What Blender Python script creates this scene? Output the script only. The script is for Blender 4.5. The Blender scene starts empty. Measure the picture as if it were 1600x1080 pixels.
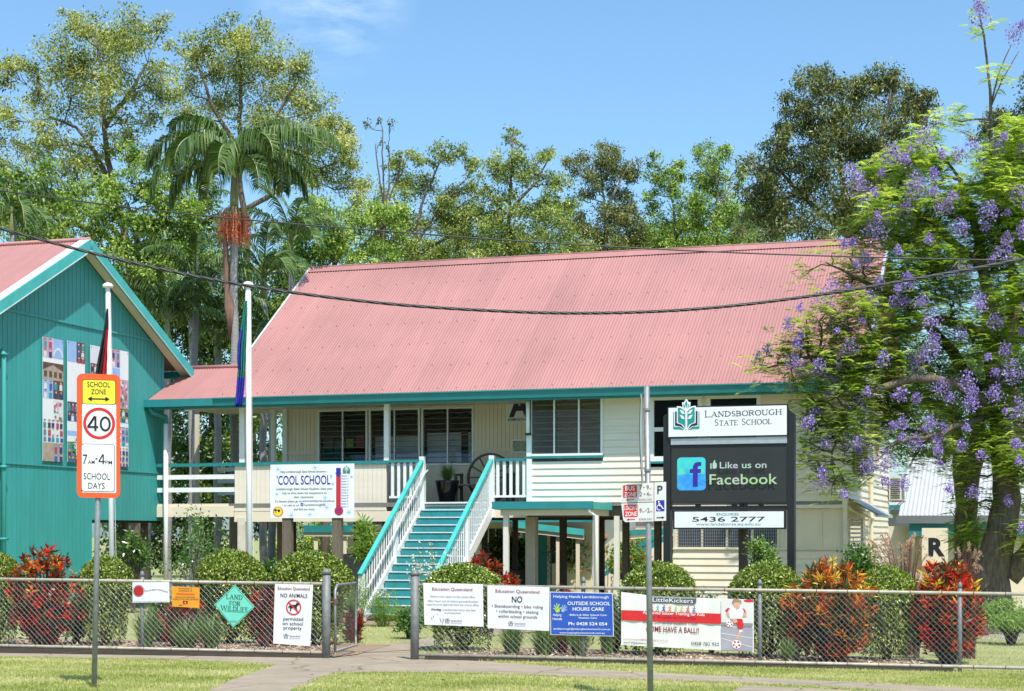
import bpy, bmesh, math, random
import numpy as np
from mathutils import Matrix, Vector
R = math.radians
random.seed(7); rng = np.random.default_rng(7)
scene = bpy.context.scene

# ------------------------------------------------------------------ camera, sky, sun, exposure
F, CX, HY, CAMH = 2700.0, 800.0, 835.0, 1.72        # focal length, centre and horizon of the 1600 px wide photograph
cam_d = bpy.data.cameras.new('camera'); cam = bpy.data.objects.new('camera', cam_d)
scene.collection.objects.link(cam); scene.camera = cam
cam.location = (0, 0, CAMH); cam.rotation_euler = (R(90), 0, 0)
cam_d.sensor_width = 36; cam_d.lens = F/1600*36; cam_d.shift_y = (HY-540)/1600; cam_d.clip_end = 2000
SUN_EL, SUN_AZ = R(60.5), R(159)                       # azimuth clockwise from +Y (view direction)
sdir = Vector((math.sin(SUN_AZ)*math.cos(SUN_EL), math.cos(SUN_AZ)*math.cos(SUN_EL), math.sin(SUN_EL)))
sun_d = bpy.data.lights.new('sun', 'SUN'); sun = bpy.data.objects.new('sun', sun_d); scene.collection.objects.link(sun)
sun.rotation_euler = (-sdir).to_track_quat('-Z', 'Y').to_euler()
sun_d.energy = 4.7; sun_d.angle = R(0.5); sun_d.color = (1, .96, .89)
world = bpy.data.worlds.new('World'); scene.world = world; world.use_nodes = True
wn, wl = world.node_tree.nodes, world.node_tree.links; wn.clear()
sky = wn.new('ShaderNodeTexSky'); sky.sky_type = 'NISHITA'; sky.sun_disc = False
sky.sun_elevation = SUN_EL; sky.sun_rotation = SUN_AZ; sky.air_density = 1.0; sky.dust_density = 1.3; sky.ozone_density = 2.2
bg = wn.new('ShaderNodeBackground'); bg.inputs[1].default_value = 0.145
wo = wn.new('ShaderNodeOutputWorld')
# thin high cloud wisps
geo = wn.new('ShaderNodeNewGeometry'); mp = wn.new('ShaderNodeMapping'); mp.inputs['Scale'].default_value = (5, 3, 16); mp.inputs['Rotation'].default_value = (0, .5, 0)
nz = wn.new('ShaderNodeTexNoise'); nz.inputs['Scale'].default_value = 6; nz.inputs['Detail'].default_value = 9; nz.inputs['Roughness'].default_value = .62
rp = wn.new('ShaderNodeValToRGB'); rp.color_ramp.elements[0].position = .40; rp.color_ramp.elements[1].position = .95
wd = wn.new('ShaderNodeVectorMath'); wd.operation = 'DISTANCE'; wd.inputs[1].default_value = Vector((-.105, 1, .315)).normalized()
wm = wn.new('ShaderNodeMapRange'); wm.inputs['From Min'].default_value = .012; wm.inputs['From Max'].default_value = .05; wm.inputs['To Min'].default_value = .42; wm.inputs['To Max'].default_value = 0
wx = wn.new('ShaderNodeMath'); wx.operation = 'MULTIPLY'
mx = wn.new('ShaderNodeMixRGB'); mx.inputs[2].default_value = (9.5, 10, 10.5, 1)
hue = wn.new('ShaderNodeMixRGB'); hue.blend_type = 'MULTIPLY'; hue.inputs[0].default_value = 1; hue.inputs[2].default_value = (.86, 1.10, 1.18, 1)   # clear subtropical air
tc = wn.new('ShaderNodeTexCoord')
wl.new(tc.outputs['Generated'], mp.inputs[0]); wl.new(mp.outputs[0], nz.inputs['Vector']); wl.new(nz.outputs[0], rp.inputs[0])
wl.new(tc.outputs['Generated'], wd.inputs[0]); wl.new(wd.outputs['Value'], wm.inputs['Value']); wl.new(rp.outputs[0], wx.inputs[0]); wl.new(wm.outputs[0], wx.inputs[1]); wl.new(wx.outputs[0], mx.inputs[0]); wl.new(sky.outputs[0], hue.inputs[1]); wl.new(hue.outputs[0], mx.inputs[1]); wl.new(mx.outputs[0], bg.inputs[0]); wl.new(bg.outputs[0], wo.inputs[0])
vs = scene.view_settings; vs.view_transform = 'Standard'; vs.look = 'None'; vs.exposure = 0.33; vs.gamma = 1
scene.cycles.max_bounces = 8; scene.cycles.transparent_max_bounces = 24; scene.cycles.sample_clamp_indirect = 6

# ------------------------------------------------------------------ geometry of the place
TH = R(18)
OX, OY = (605-CX)/F*40.3, 40.3                       # the veranda post beside the stair: origin of the school building
UX, UY, VX, VY = math.cos(TH), -math.sin(TH), math.sin(TH), math.cos(TH)
def uv(u, v, z=0): return Vector((OX+u*UX+v*VX, OY+u*UY+v*VY, z))
def bf(px, py, v=0):
    d = ((px-CX)/F, 1, (HY-py)/F); t = (v+OX*VX+OY*VY)/(d[0]*VX+d[1]*VY)
    x, y = t*d[0]-OX, t*d[1]-OY
    return x*UX+y*UY, CAMH+t*d[2]
def tf(px, py, u):
    d = ((px-CX)/F, 1, (HY-py)/F); t = (u+OX*UX+OY*UY)/(d[0]*UX+d[1]*UY)
    x, y = t*d[0]-OX, t*d[1]-OY
    return x*VX+y*VY, CAMH+t*d[2]
def P(px, py, D): return Vector(((px-CX)/F*D, D, CAMH+(HY-py)/F*D))
GY, GH = (0, 10, 19, 22, 24, 26, 30, 40), (.03, .02, .005, -.045, -.08, -.115, -.135, -.16)   # the verge dips to the fence line
def gza(x, y): x = np.clip(x, -15, 15); return np.interp(y, GY, GH)-np.where(x < 0, .006, .014)*x
def gz(x, y): return float(gza(x, y))
def G(px, py):
    D = 20.0
    for _ in range(40): 
        D = (CAMH-gz((px-CX)/F*D, D))*F/(py-HY)
    x = (px-CX)/F*D
    return Vector((x, D, gz(x, D)))
def B(px, D): x = (px-CX)/F*D; return Vector((x, D, gz(x, D)))

# ------------------------------------------------------------------ materials
MATS = {}
def nodes(name):
    m = bpy.data.materials.new(name); m.use_nodes = True
    return m, m.node_tree.nodes, m.node_tree.links, m.node_tree.nodes['Principled BSDF']
def pm(name, col, rough=.6, var=.12, scale=3., bump=0., bscale=40., metal=0., spec=.5, dirt=0., stretch=(1,1,1)):
    if name in MATS: return MATS[name]
    m, n, l, b = nodes(name)
    t = n.new('ShaderNodeTexCoord'); mp = n.new('ShaderNodeMapping'); mp.inputs['Scale'].default_value = stretch
    l.new(t.outputs['Object'], mp.inputs[0])
    a = n.new('ShaderNodeTexNoise'); a.inputs['Scale'].default_value = scale; a.inputs['Detail'].default_value = 8; a.inputs['Roughness'].default_value = .65
    l.new(mp.outputs[0], a.inputs['Vector'])
    r = n.new('ShaderNodeValToRGB'); e = r.color_ramp.elements
    e[0].position = .3; e[1].position = .7
    e[0].color = (*[max(0, c*(1-var)) for c in col], 1); e[1].color = (*[min(1, c*(1+var*.6)) for c in col], 1)
    l.new(a.outputs[0], r.inputs[0]); out = r.outputs[0]
    if dirt:
        d = n.new('ShaderNodeTexNoise'); d.inputs['Scale'].default_value = scale*.35; d.inputs['Detail'].default_value = 12; d.inputs['Roughness'].default_value = .75
        l.new(mp.outputs[0], d.inputs['Vector'])
        dr = n.new('ShaderNodeValToRGB'); dr.color_ramp.elements[0].position = .52; dr.color_ramp.elements[1].position = .75
        dr.color_ramp.elements[1].color = (dirt, dirt, dirt, 1)
        l.new(d.outputs[0], dr.inputs[0])
        x = n.new('ShaderNodeMixRGB'); x.inputs[2].default_value = (.10, .085, .06, 1)
        l.new(dr.outputs[0], x.inputs[0]); l.new(out, x.inputs[1]); out = x.outputs[0]
    l.new(out, b.inputs['Base Color'])
    b.inputs['Roughness'].default_value = rough; b.inputs['Metallic'].default_value = metal; b.inputs['Specular IOR Level'].default_value = spec
    if bump:
        c = n.new('ShaderNodeTexNoise'); c.inputs['Scale'].default_value = bscale; c.inputs['Detail'].default_value = 6
        l.new(mp.outputs[0], c.inputs['Vector'])
        bp = n.new('ShaderNodeBump'); bp.inputs['Strength'].default_value = bump; bp.inputs['Distance'].default_value = .02
        l.new(c.outputs[0], bp.inputs['Height']); l.new(bp.outputs[0], b.inputs['Normal'])
    MATS[name] = m; return m
def leafmat(name, cols, transl=.3, rough=.42, spec=.45):
    if name in MATS: return MATS[name]
    m, n, l, b = nodes(name)
    a = n.new('ShaderNodeAttribute'); a.attribute_name = 'tone'
    r = n.new('ShaderNodeValToRGB'); e = r.color_ramp.elements
    e[0].position = 0; e[0].color = (*cols[0], 1); e[1].position = 1; e[1].color = (*cols[-1], 1)
    for i, c in enumerate(cols[1:-1]): k = e.new((i+1)/(len(cols)-1)); k.color = (*c, 1)
    l.new(a.outputs['Fac'], r.inputs[0]); l.new(r.outputs[0], b.inputs['Base Color'])
    b.inputs['Roughness'].default_value = rough; b.inputs['Specular IOR Level'].default_value = spec
    tr = n.new('ShaderNodeBsdfTranslucent'); mul = n.new('ShaderNodeMixRGB'); mul.blend_type = 'MULTIPLY'; mul.inputs[0].default_value = 1
    mul.inputs[2].default_value = (1.5, 1.5, .8, 1); l.new(r.outputs[0], mul.inputs[1]); l.new(mul.outputs[0], tr.inputs[0])
    mixs = n.new('ShaderNodeMixShader'); mixs.inputs[0].default_value = transl
    l.new(b.outputs[0], mixs.inputs[1]); l.new(tr.outputs[0], mixs.inputs[2])
    l.new(mixs.outputs[0], n['Material Output'].inputs[0])
    MATS[name] = m; return m
def glassmat(name, tint=(.75, .8, .8), refl=.95, ior=1.65):
    if name in MATS: return MATS[name]
    m, n, l, b = nodes(name); n.remove(b)
    t = n.new('ShaderNodeBsdfTransparent'); t.inputs[0].default_value = (*tint, 1)
    g = n.new('ShaderNodeBsdfGlossy'); g.inputs['Roughness'].default_value = .03; g.inputs[0].default_value = (refl, refl, refl, 1)
    nzz = n.new('ShaderNodeTexNoise'); nzz.inputs['Scale'].default_value = 3
    bp = n.new('ShaderNodeBump'); bp.inputs['Strength'].default_value = .05; l.new(nzz.outputs[0], bp.inputs['Height']); l.new(bp.outputs[0], g.inputs['Normal'])
    f = n.new('ShaderNodeFresnel'); f.inputs[0].default_value = ior
    x = n.new('ShaderNodeMixShader'); l.new(f.outputs[0], x.inputs[0]); l.new(t.outputs[0], x.inputs[1]); l.new(g.outputs[0], x.inputs[2])
    l.new(x.outputs[0], n['Material Output'].inputs[0]); MATS[name] = m; return m
def emitmat(name, col, strength, c2=None):
    if name in MATS: return MATS[name]
    m, n, l, b = nodes(name)
    b.inputs['Base Color'].default_value = (.01, .01, .012, 1); b.inputs['Roughness'].default_value = .4
    t = n.new('ShaderNodeTexCoord'); w = n.new('ShaderNodeTexNoise'); w.inputs['Scale'].default_value = 9
    l.new(t.outputs['Object'], w.inputs['Vector'])
    r = n.new('ShaderNodeValToRGB'); r.color_ramp.elements[0].position = .35; r.color_ramp.elements[1].position = .65
    r.color_ramp.elements[0].color = (*col, 1); r.color_ramp.elements[1].color = (*(c2 or col), 1)
    l.new(w.outputs[0], r.inputs[0]); l.new(r.outputs[0], b.inputs['Emission Color']); b.inputs['Emission Strength'].default_value = strength
    MATS[name] = m; return m

CREAM = (.74, .645, .49); TEAL = (.030, .36, .34); WHITE = (.80, .80, .79)
M_cream = pm('cream paint', CREAM, .55, .06, 2, dirt=.12)
M_board = pm('weatherboard paint', (.78, .69, .575), .55, .06, 2, dirt=.2, stretch=(.3, .3, 2))
M_teal = pm('teal paint', (.020, .22, .23), .45, .14, 3, dirt=.22)
M_tealb = pm('bright teal paint', (.06, .43, .40), .5, .14, 3, dirt=.2)
M_tealwall = pm('teal wall paint', (.040, .315, .295), .58, .16, 1.2, dirt=.22, stretch=(1, 1, .25))
M_white = pm('white paint', WHITE, .45, .05, 4, dirt=.1)
def roofmat(name, col):
    m, n, l, b = nodes(name); t = n.new('ShaderNodeTexCoord'); sx = n.new('ShaderNodeSeparateXYZ'); l.new(t.outputs['Object'], sx.inputs[0])
    dv = n.new('ShaderNodeMath'); dv.operation = 'DIVIDE'; dv.inputs[1].default_value = .762; l.new(sx.outputs['X'], dv.inputs[0])
    fl = n.new('ShaderNodeMath'); fl.operation = 'FLOOR'; l.new(dv.outputs[0], fl.inputs[0]); w = n.new('ShaderNodeTexWhiteNoise'); w.noise_dimensions = '1D'; l.new(fl.outputs[0], w.inputs['W'])
    mp = n.new('ShaderNodeMapping'); mp.inputs['Scale'].default_value = (5, .35, .35); l.new(t.outputs['Object'], mp.inputs[0]); a = n.new('ShaderNodeTexNoise'); a.inputs['Scale'].default_value = 1.4; a.inputs['Detail'].default_value = 8; a.inputs['Roughness'].default_value = .7; l.new(mp.outputs[0], a.inputs['Vector'])
    c = n.new('ShaderNodeTexNoise'); c.inputs['Scale'].default_value = .55; c.inputs['Detail'].default_value = 6; l.new(t.outputs['Object'], c.inputs['Vector'])
    s1 = n.new('ShaderNodeMath'); s1.operation = 'MULTIPLY_ADD'; s1.inputs[1].default_value = .10; l.new(w.outputs['Value'], s1.inputs[0]); s2 = n.new('ShaderNodeMath'); s2.operation = 'MULTIPLY_ADD'; s2.inputs[1].default_value = .30; l.new(a.outputs[0], s2.inputs[0]); l.new(s2.outputs[0], s1.inputs[2])
    s3 = n.new('ShaderNodeMath'); s3.operation = 'MULTIPLY'; s3.inputs[1].default_value = .35; l.new(c.outputs[0], s3.inputs[0]); l.new(s3.outputs[0], s2.inputs[2])
    r = n.new('ShaderNodeValToRGB'); e = r.color_ramp.elements; e[0].position = .18; e[0].color = (*[k*.72 for k in col], 1); e[1].position = .60; e[1].color = (*[min(1, k*1.16) for k in col], 1); l.new(s1.outputs[0], r.inputs[0])
    l.new(r.outputs[0], b.inputs['Base Color']); b.inputs['Roughness'].default_value = .55; return m
M_roof = roofmat('faded red roof paint', (.40, .185, .170))
M_whiteroof = pm('pale corrugated sheet', (.44, .45, .455), .4, .08, 2, dirt=.15)
M_galv = pm('galvanised steel', (.27, .285, .29), .48, .25, 14, metal=.35, dirt=.25)
M_rail = pm('weathered rail pipe', (.40, .36, .29), .55, .25, 9, metal=.1, dirt=.5, stretch=(1, 1, 1))
M_wire = pm('chain wire', (.30, .305, .30), .42, .15, 30, metal=.4)
M_black = pm('black paint', (.012, .012, .014), .4, .2, 6)
M_sleeper = pm('dark timber sleeper', (.075, .058, .042), .85, .4, 6, bump=.6, dirt=.3, stretch=(.3, 3, 6))
M_timber = pm('grey timber post', (.16, .125, .09), .8, .35, 8, bump=.5, stretch=(5, 5, .6))
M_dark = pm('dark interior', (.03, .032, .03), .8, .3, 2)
M_glass = glassmat('louvre glass'); M_pane = glassmat('sash glass', ior=1.12)
M_signw = pm('white sign face', (.78, .79, .80), .35, .04, 6, dirt=.06)
M_ink = pm('black ink', (.012, .012, .016), .5, .1, 10)
M_grey = pm('grey ink', (.16, .16, .17), .5, .15, 10)
M_red = pm('red ink', (.62, .018, .022), .45, .1, 10)
M_maroon = pm('maroon ink', (.25, .012, .022), .5, .1, 10)
M_blue = pm('blue sign face', (.022, .085, .42), .4, .08, 6)
M_navy = pm('navy ink', (.03, .018, .30), .5, .1, 10)
M_yellow = pm('yellow sign face', (.80, .66, .035), .4, .06, 8)
M_orange = pm('fluoro orange sign face', (.80, .10, .018), .4, .08, 8, dirt=.12)
M_amber = pm('amber sign face', (.75, .30, .02), .45, .08, 8)
M_mint = pm('mint sign face', (.16, .60, .46), .45, .06, 8)
M_tealink = pm('teal ink', (.01, .27, .24), .45, .1, 10)
M_lime = pm('lime ink', (.42, .62, .03), .5, .1, 10)
M_bark = pm('grey bark', (.15, .115, .085), .92, .6, 7, bump=1., bscale=9, dirt=.7, stretch=(3, 3, .7))
M_barkd = pm('dark bark', (.10, .075, .055), .9, .4, 6, bump=.8, bscale=18, stretch=(3, 3, .7))
M_barkl = pm('pale bark', (.34, .30, .25), .85, .3, 6, bump=.5, bscale=18, dirt=.3, stretch=(3, 3, .7))

# ------------------------------------------------------------------ mesh builder
class MB:
    def __init__(s): s.v = []; s.f = []; s.m = []; s.t = []; s.chunks = []
    def add(s, vs, fs, m=0, t=.5):
        k = len(s.v); s.v.extend([tuple(p) for p in vs]); s.f.extend([tuple(i+k for i in f) for f in fs]); s.m.extend([m]*len(fs)); s.t.extend([t]*len(fs)); return s
    def box(s, x0, y0, z0, x1, y1, z1, m=0):
        vs = [(x0,y0,z0),(x1,y0,z0),(x1,y1,z0),(x0,y1,z0),(x0,y0,z1),(x1,y0,z1),(x1,y1,z1),(x0,y1,z1)]
        return s.add(vs, [(0,3,2,1),(4,5,6,7),(0,1,5,4),(1,2,6,5),(2,3,7,6),(3,0,4,7)], m)
    def quad(s, a, b, c, d, m=0): return s.add([a,b,c,d], [(0,1,2,3)], m)
    def poly(s, pts, m=0): return s.add(pts, [tuple(range(len(pts)))], m)
    def prism(s, pts, off, m=0):                    # closed extrusion of a polygon by a vector
        n = len(pts); a = [Vector(p) for p in pts]; b = [p+Vector(off) for p in a]
        return s.add(a+b, [tuple(range(n-1,-1,-1)), tuple(range(n,2*n))]+[(i,(i+1)%n,n+(i+1)%n,n+i) for i in range(n)], m)
    def bar(s, a, b, w, h, m=0, up=(0,0,1)):        # rectangular bar between two points
        a, b = Vector(a), Vector(b); d = (b-a).normalized(); up = Vector(up)
        x = d.cross(up)
        if x.length < 1e-4: x = d.cross(Vector((0,1,0)))
        x.normalize(); y = x.cross(d).normalized(); x *= w/2; y *= h/2
        vs = [a-x-y,a+x-y,a+x+y,a-x+y,b-x-y,b+x-y,b+x+y,b-x+y]
        return s.add(vs, [(0,3,2,1),(4,5,6,7),(0,1,5,4),(1,2,6,5),(2,3,7,6),(3,0,4,7)], m)
    def tube(s, pts, r, n=8, m=0, cap=True, t=.5):
        pts = [Vector(p) for p in pts]; rs = r if isinstance(r, (list, tuple)) else [r]*len(pts)
        vs = []; ref = None
        for i, p in enumerate(pts):
            d = (pts[min(i+1, len(pts)-1)]-pts[max(i-1, 0)]).normalized()
            if ref is None: ref = d.orthogonal().normalized()
            x = (ref-d*ref.dot(d)); x = x.normalized() if x.length > 1e-5 else d.orthogonal().normalized(); ref = x; y = d.cross(x)
            for k in range(n):
                a = 2*math.pi*k/n; vs.append(p+(x*math.cos(a)+y*math.sin(a))*rs[i])
        fs = [(i*n+k, i*n+(k+1)%n, (i+1)*n+(k+1)%n, (i+1)*n+k) for i in range(len(pts)-1) for k in range(n)]
        if cap: fs += [tuple(range(n-1,-1,-1)), tuple((len(pts)-1)*n+k for k in range(n))]
        return s.add(vs, fs, m, t)
    def lathe(s, prof, c=(0,0,0), n=20, m=0):       # profile of (radius, z)
        c = Vector(c); vs = [c+Vector((r*math.cos(2*math.pi*k/n), r*math.sin(2*math.pi*k/n), z)) for r, z in prof for k in range(n)]
        fs = [(i*n+k, i*n+(k+1)%n, (i+1)*n+(k+1)%n, (i+1)*n+k) for i in range(len(prof)-1) for k in range(n)]
        fs += [tuple(range(n-1,-1,-1)), tuple((len(prof)-1)*n+k for k in range(n))]
        return s.add(vs, fs, m)
    def arr(s, v, q, tone):                         # big numpy chunk of quads
        s.chunks.append((np.asarray(v, np.float32), np.asarray(q, np.int32), np.asarray(tone, np.float32)))
    def mesh(s, name, M=None, smooth=False):
        v = np.array(s.v, np.float32).reshape(-1, 3); off = len(v)
        lens = [len(f) for f in s.f]; loops = np.array([i for f in s.f for i in f], np.int32); mi = np.array(s.m, np.int32)
        tone = np.array(s.t, np.float32)
        vs = [v]; ls = [loops]; ln = [np.array(lens, np.int32)]; ts = [tone]; ms = [mi]
        for cv, cq, ct in s.chunks:
            vs.append(cv); ls.append((cq+off).ravel().astype(np.int32)); off += len(cv)
            ln.append(np.full(len(cq), cq.shape[1], np.int32)); ts.append(ct); ms.append(np.full(len(cq), s.cm if hasattr(s, 'cm') else 0, np.int32))
        v = np.concatenate(vs); loops = np.concatenate(ls); lens = np.concatenate(ln); tone = np.concatenate(ts); mi = np.concatenate(ms)
        if M is not None:
            A = np.array(M, np.float32); v = v@A[:3,:3].T+A[:3,3]
        me = bpy.data.meshes.new(name)
        me.vertices.add(len(v)); me.vertices.foreach_set('co', np.ascontiguousarray(v, np.float32).ravel())
        me.loops.add(len(loops)); me.loops.foreach_set('vertex_index', loops)
        me.polygons.add(len(lens)); st = np.zeros(len(lens), np.int32); st[1:] = np.cumsum(lens)[:-1]
        me.polygons.foreach_set('loop_start', st); me.polygons.foreach_set('material_index', mi)
        me.polygons.foreach_set('use_smooth', np.full(len(lens), smooth, bool))
        at = me.attributes.new('tone', 'FLOAT', 'FACE'); at.data.foreach_set('value', tone)
        me.update(calc_edges=True); me.validate(); return me
TM = {}
def thing(name, label, cat, loc=(0,0,0), rot=0, group=None, tilt=0):
    o = bpy.data.objects.new(name, None); scene.collection.objects.link(o)
    o.location = loc; o.rotation_euler = (0, tilt, rot); o.empty_display_size = .2
    TM[o.name] = Matrix.Translation(Vector(loc))@Matrix.Rotation(rot, 4, 'Z')@Matrix.Rotation(tilt, 4, 'Y')
    o['label'] = label; o['category'] = cat
    if group: o['group'] = group
    return o
def obj(name, mb, mats, parent=None, local=False, smooth=False, label=None):
    if not isinstance(mats, (list, tuple)): mats = [mats]
    M = None
    if parent is not None and not local: M = TM[parent.name].inverted()
    me = mb.mesh(name, M, smooth)
    for m in mats: me.materials.append(m)
    o = bpy.data.objects.new(name, me); scene.collection.objects.link(o)
    if parent is not None: o.parent = parent; TM[o.name] = TM[parent.name]
    else: TM[o.name] = Matrix.Identity(4)
    if label: o['label'] = label
    return o
def tag(o, label=None, cat=None, group=None, kind=None):
    for k, v in (('label', label), ('category', cat), ('group', group), ('kind', kind)):
        if v: o[k] = v
    return o
def copy_thing(src, loc, rot=0, scale=1, label=None):
    r = src.copy(); scene.collection.objects.link(r); r.location = loc; r.rotation_euler = (0, 0, rot); r.scale = (scale,)*3 if not isinstance(scale, tuple) else scale
    if label: r['label'] = label
    for ch in list(src.children):
        c = ch.copy(); scene.collection.objects.link(c); c.parent = r
        for g in ch.children:
            d = g.copy(); scene.collection.objects.link(d); d.parent = c
    return r

# flat figures on signs: local x right, z up, the face looks along -y
TEXTS = []
class Face:
    """sign face: source px -> metres on the sign; base px (bx, by) is the thing's origin; s px per metre"""
    def __init__(f, parent, bx, by, s, y=0.): f.p, f.bx, f.by, f.s, f.y = parent, bx, by, s, y; f.mb = {}
    kx = 1.; lean = 0.                               # foreshortening of a sign turned away, lean of its pole
    def pt(f, x, y, d=0.): return Vector(((x-f.bx)/(f.s*f.kx)-(f.by-y)/f.s*f.lean, f.y-d, (f.by-y)/f.s))
    def get(f, name, mat):
        k = (name, mat.name)
        if k not in f.mb: f.mb[k] = (MB(), mat)
        return f.mb[k][0]
    def poly(f, name, mat, pts, d=.003, th=None):
        pts = [f.pt(x, y, d) for x, y in pts]
        a = sum((pts[i].x*pts[(i+1) % len(pts)].z-pts[(i+1) % len(pts)].x*pts[i].z) for i in range(len(pts)))
        if a < 0: pts.reverse()
        b = f.get(name, mat)
        if th: b.prism(pts, (0, th, 0))
        else: b.poly(pts)
    def rect(f, name, mat, x0, y0, x1, y1, d=.003, th=None, r=0):
        if not r: f.poly(name, mat, [(x0,y0),(x1,y0),(x1,y1),(x0,y1)], d, th); return
        pts = []
        for cx, cy, a0 in ((x1-r, y0+r, -90), (x1-r, y1-r, 0), (x0+r, y1-r, 90), (x0+r, y0+r, 180)):
            for k in range(6): a = R(a0+k*18); pts.append((cx+r*math.cos(a), cy+r*math.sin(a)))
        f.poly(name, mat, pts, d, th)
    def disc(f, name, mat, cx, cy, r, d=.003, n=28, ry=None):
        f.poly(name, mat, [(cx+r*math.cos(2*math.pi*k/n), cy+(ry or r)*math.sin(2*math.pi*k/n)) for k in range(n)], d)
    def line(f, name, mat, pts, w, d=.003):
        for (x0,y0),(x1,y1) in zip(pts, pts[1:]):
            dx, dy = x1-x0, y1-y0; L = math.hypot(dx, dy) or 1; nx, ny = -dy/L*w/2, dx/L*w/2
            f.poly(name, mat, [(x0+nx,y0+ny),(x1+nx,y1+ny),(x1-nx,y1-ny),(x0-nx,y0-ny)], d)
    def ring(f, name, mat, cx, cy, r0, r1, d=.003, n=32):
        for k in range(n):
            a, b = 2*math.pi*k/n, 2*math.pi*(k+1)/n
            f.poly(name, mat, [(cx+r0*math.cos(a),cy+r0*math.sin(a)),(cx+r1*math.cos(a),cy+r1*math.sin(a)),(cx+r1*math.cos(b),cy+r1*math.sin(b)),(cx+r0*math.cos(b),cy+r0*math.sin(b))], d)
    def text(f, mat, s, x0, x1, yb, h, d=.005, bold=0., shear=0., slope=0., name='lettering'):
        TEXTS.append((f, name, mat, s, x0, x1, yb, h, d, bold, shear, slope))
    def done(f):
        for (name, _), (b, mat) in f.mb.items(): obj(name, b, mat, f.p, local=True)
        f.mb = {}
FACES = []
def face(*a, **k): f = Face(*a, **k); FACES.append(f); return f
def finish_faces():
    made = []; cache = {}
    for t in TEXTS:
        key = (t[3], t[9], t[10])
        if key in cache: continue
        c = bpy.data.curves.new('t', 'FONT'); c.body = t[3]; c.size = 1; c.offset = t[9]; c.shear = t[10]; c.resolution_u = 3
        o = bpy.data.objects.new('t', c); scene.collection.objects.link(o); cache[key] = o
    bpy.context.view_layer.update(); dg = bpy.context.evaluated_depsgraph_get(); data = {}
    for k, o in cache.items():
        me = o.evaluated_get(dg).to_mesh(); data[k] = ([tuple(v.co) for v in me.vertices], [tuple(p.vertices) for p in me.polygons]); o.evaluated_get(dg).to_mesh_clear()
    for o in cache.values(): c = o.data; bpy.data.objects.remove(o); bpy.data.curves.remove(c)
    for f, name, mat, s, x0, x1, yb, h, d, bold, shear, slope in TEXTS:
        vs, fs = data[(s, bold, shear)]
        if not vs: continue
        a, b = min(v[0] for v in vs), max(v[0] for v in vs)
        kx = (x1-x0)/(b-a); kz = h/.70
        pts = [f.pt(x0+(v[0]-a)*kx, yb-v[1]*kz+slope*((v[0]-a)*kx), d) for v in vs]
        f.get(name, mat).add(pts, fs)
    for f in FACES: f.done()

# ------------------------------------------------------------------ leaves
def unit(a): return a/np.maximum(np.linalg.norm(a, axis=1, keepdims=True), 1e-9)
def leaf_arrays(p, d, L, W, side=None, belly=.45):
    """pointed four-cornered leaves; p (n,3) base, d (n,3) direction, L/W (n,) sizes"""
    n = len(p); d = unit(d)
    if side is None: side = rng.normal(size=(n, 3))
    side = unit(np.cross(d, side)); L = np.broadcast_to(L, n)[:, None]; W = np.broadcast_to(W, n)[:, None]
    v = np.empty((n, 4, 3)); v[:, 0] = p; v[:, 1] = p+d*L*belly+side*W/2; v[:, 2] = p+d*L; v[:, 3] = p+d*L*belly-side*W/2
    return v.reshape(-1, 3), np.arange(n*4).reshape(n, 4)
def ball(n, r=1.):
    a = unit(rng.normal(size=(n, 3))); return a*(rng.random((n, 1))**(1/2.4))*r
def curve_pts(a, b, n=6, sag=0., wob=.06):
    a, b = Vector(a), Vector(b); L = (b-a).length; out = []
    for i in range(n+1):
        t = i/n; p = a.lerp(b, t)+Vector((0, 0, sag*L*math.sin(math.pi*t)))
        if 0 < i < n: p += Vector(rng.normal(size=3)*wob*L*.35)
        out.append(p)
    return out

# ================================================================== GROUND
def grass_mat(name, c0, c1, c2):
    m, n, l, b = nodes(name)
    t = n.new('ShaderNodeTexCoord')
    a = n.new('ShaderNodeTexNoise'); a.inputs['Scale'].default_value = .9; a.inputs['Detail'].default_value = 10; a.inputs['Roughness'].default_value = .7
    c = n.new('ShaderNodeTexNoise'); c.inputs['Scale'].default_value = 45; c.inputs['Detail'].default_value = 5
    l.new(t.outputs['Object'], a.inputs['Vector']); l.new(t.outputs['Object'], c.inputs['Vector'])
    r = n.new('ShaderNodeValToRGB'); e = r.color_ramp.elements; e[0].position = .35; e[0].color = (*c0, 1); e[1].position = .68; e[1].color = (*c1, 1)
    r2 = n.new('ShaderNodeValToRGB'); r2.color_ramp.elements[0].position = .45; r2.color_ramp.elements[1].position = .75
    x = n.new('ShaderNodeMixRGB'); x.inputs[2].default_value = (*c2, 1)
    l.new(a.outputs[0], r.inputs[0]); l.new(c.outputs[0], r2.inputs[0]); l.new(r2.outputs[0], x.inputs[0]); l.new(r.outputs[0], x.inputs[1])
    l.new(x.outputs[0], b.inputs['Base Color']); b.inputs['Roughness'].default_value = .9
    bp = n.new('ShaderNodeBump'); bp.inputs['Strength'].default_value = .7; bp.inputs['Distance'].default_value = .03
    l.new(c.outputs[0], bp.inputs['Height']); l.new(bp.outputs[0], b.inputs['Normal']); return m
M_lawn = grass_mat('lawn soil and turf', (.22, .26, .07), (.33, .33, .13), (.40, .35, .19))
M_conc = pm('worn concrete', (.34, .275, .195), .85, .22, 1.6, bump=.35, bscale=60, dirt=.45)
n_, l_ = M_conc.node_tree.nodes, M_conc.node_tree.links; b_ = n_['Principled BSDF']; src = b_.inputs['Base Color'].links[0].from_socket; tx = n_.new('ShaderNodeTexCoord')   # hairline cracks and speckle
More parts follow.
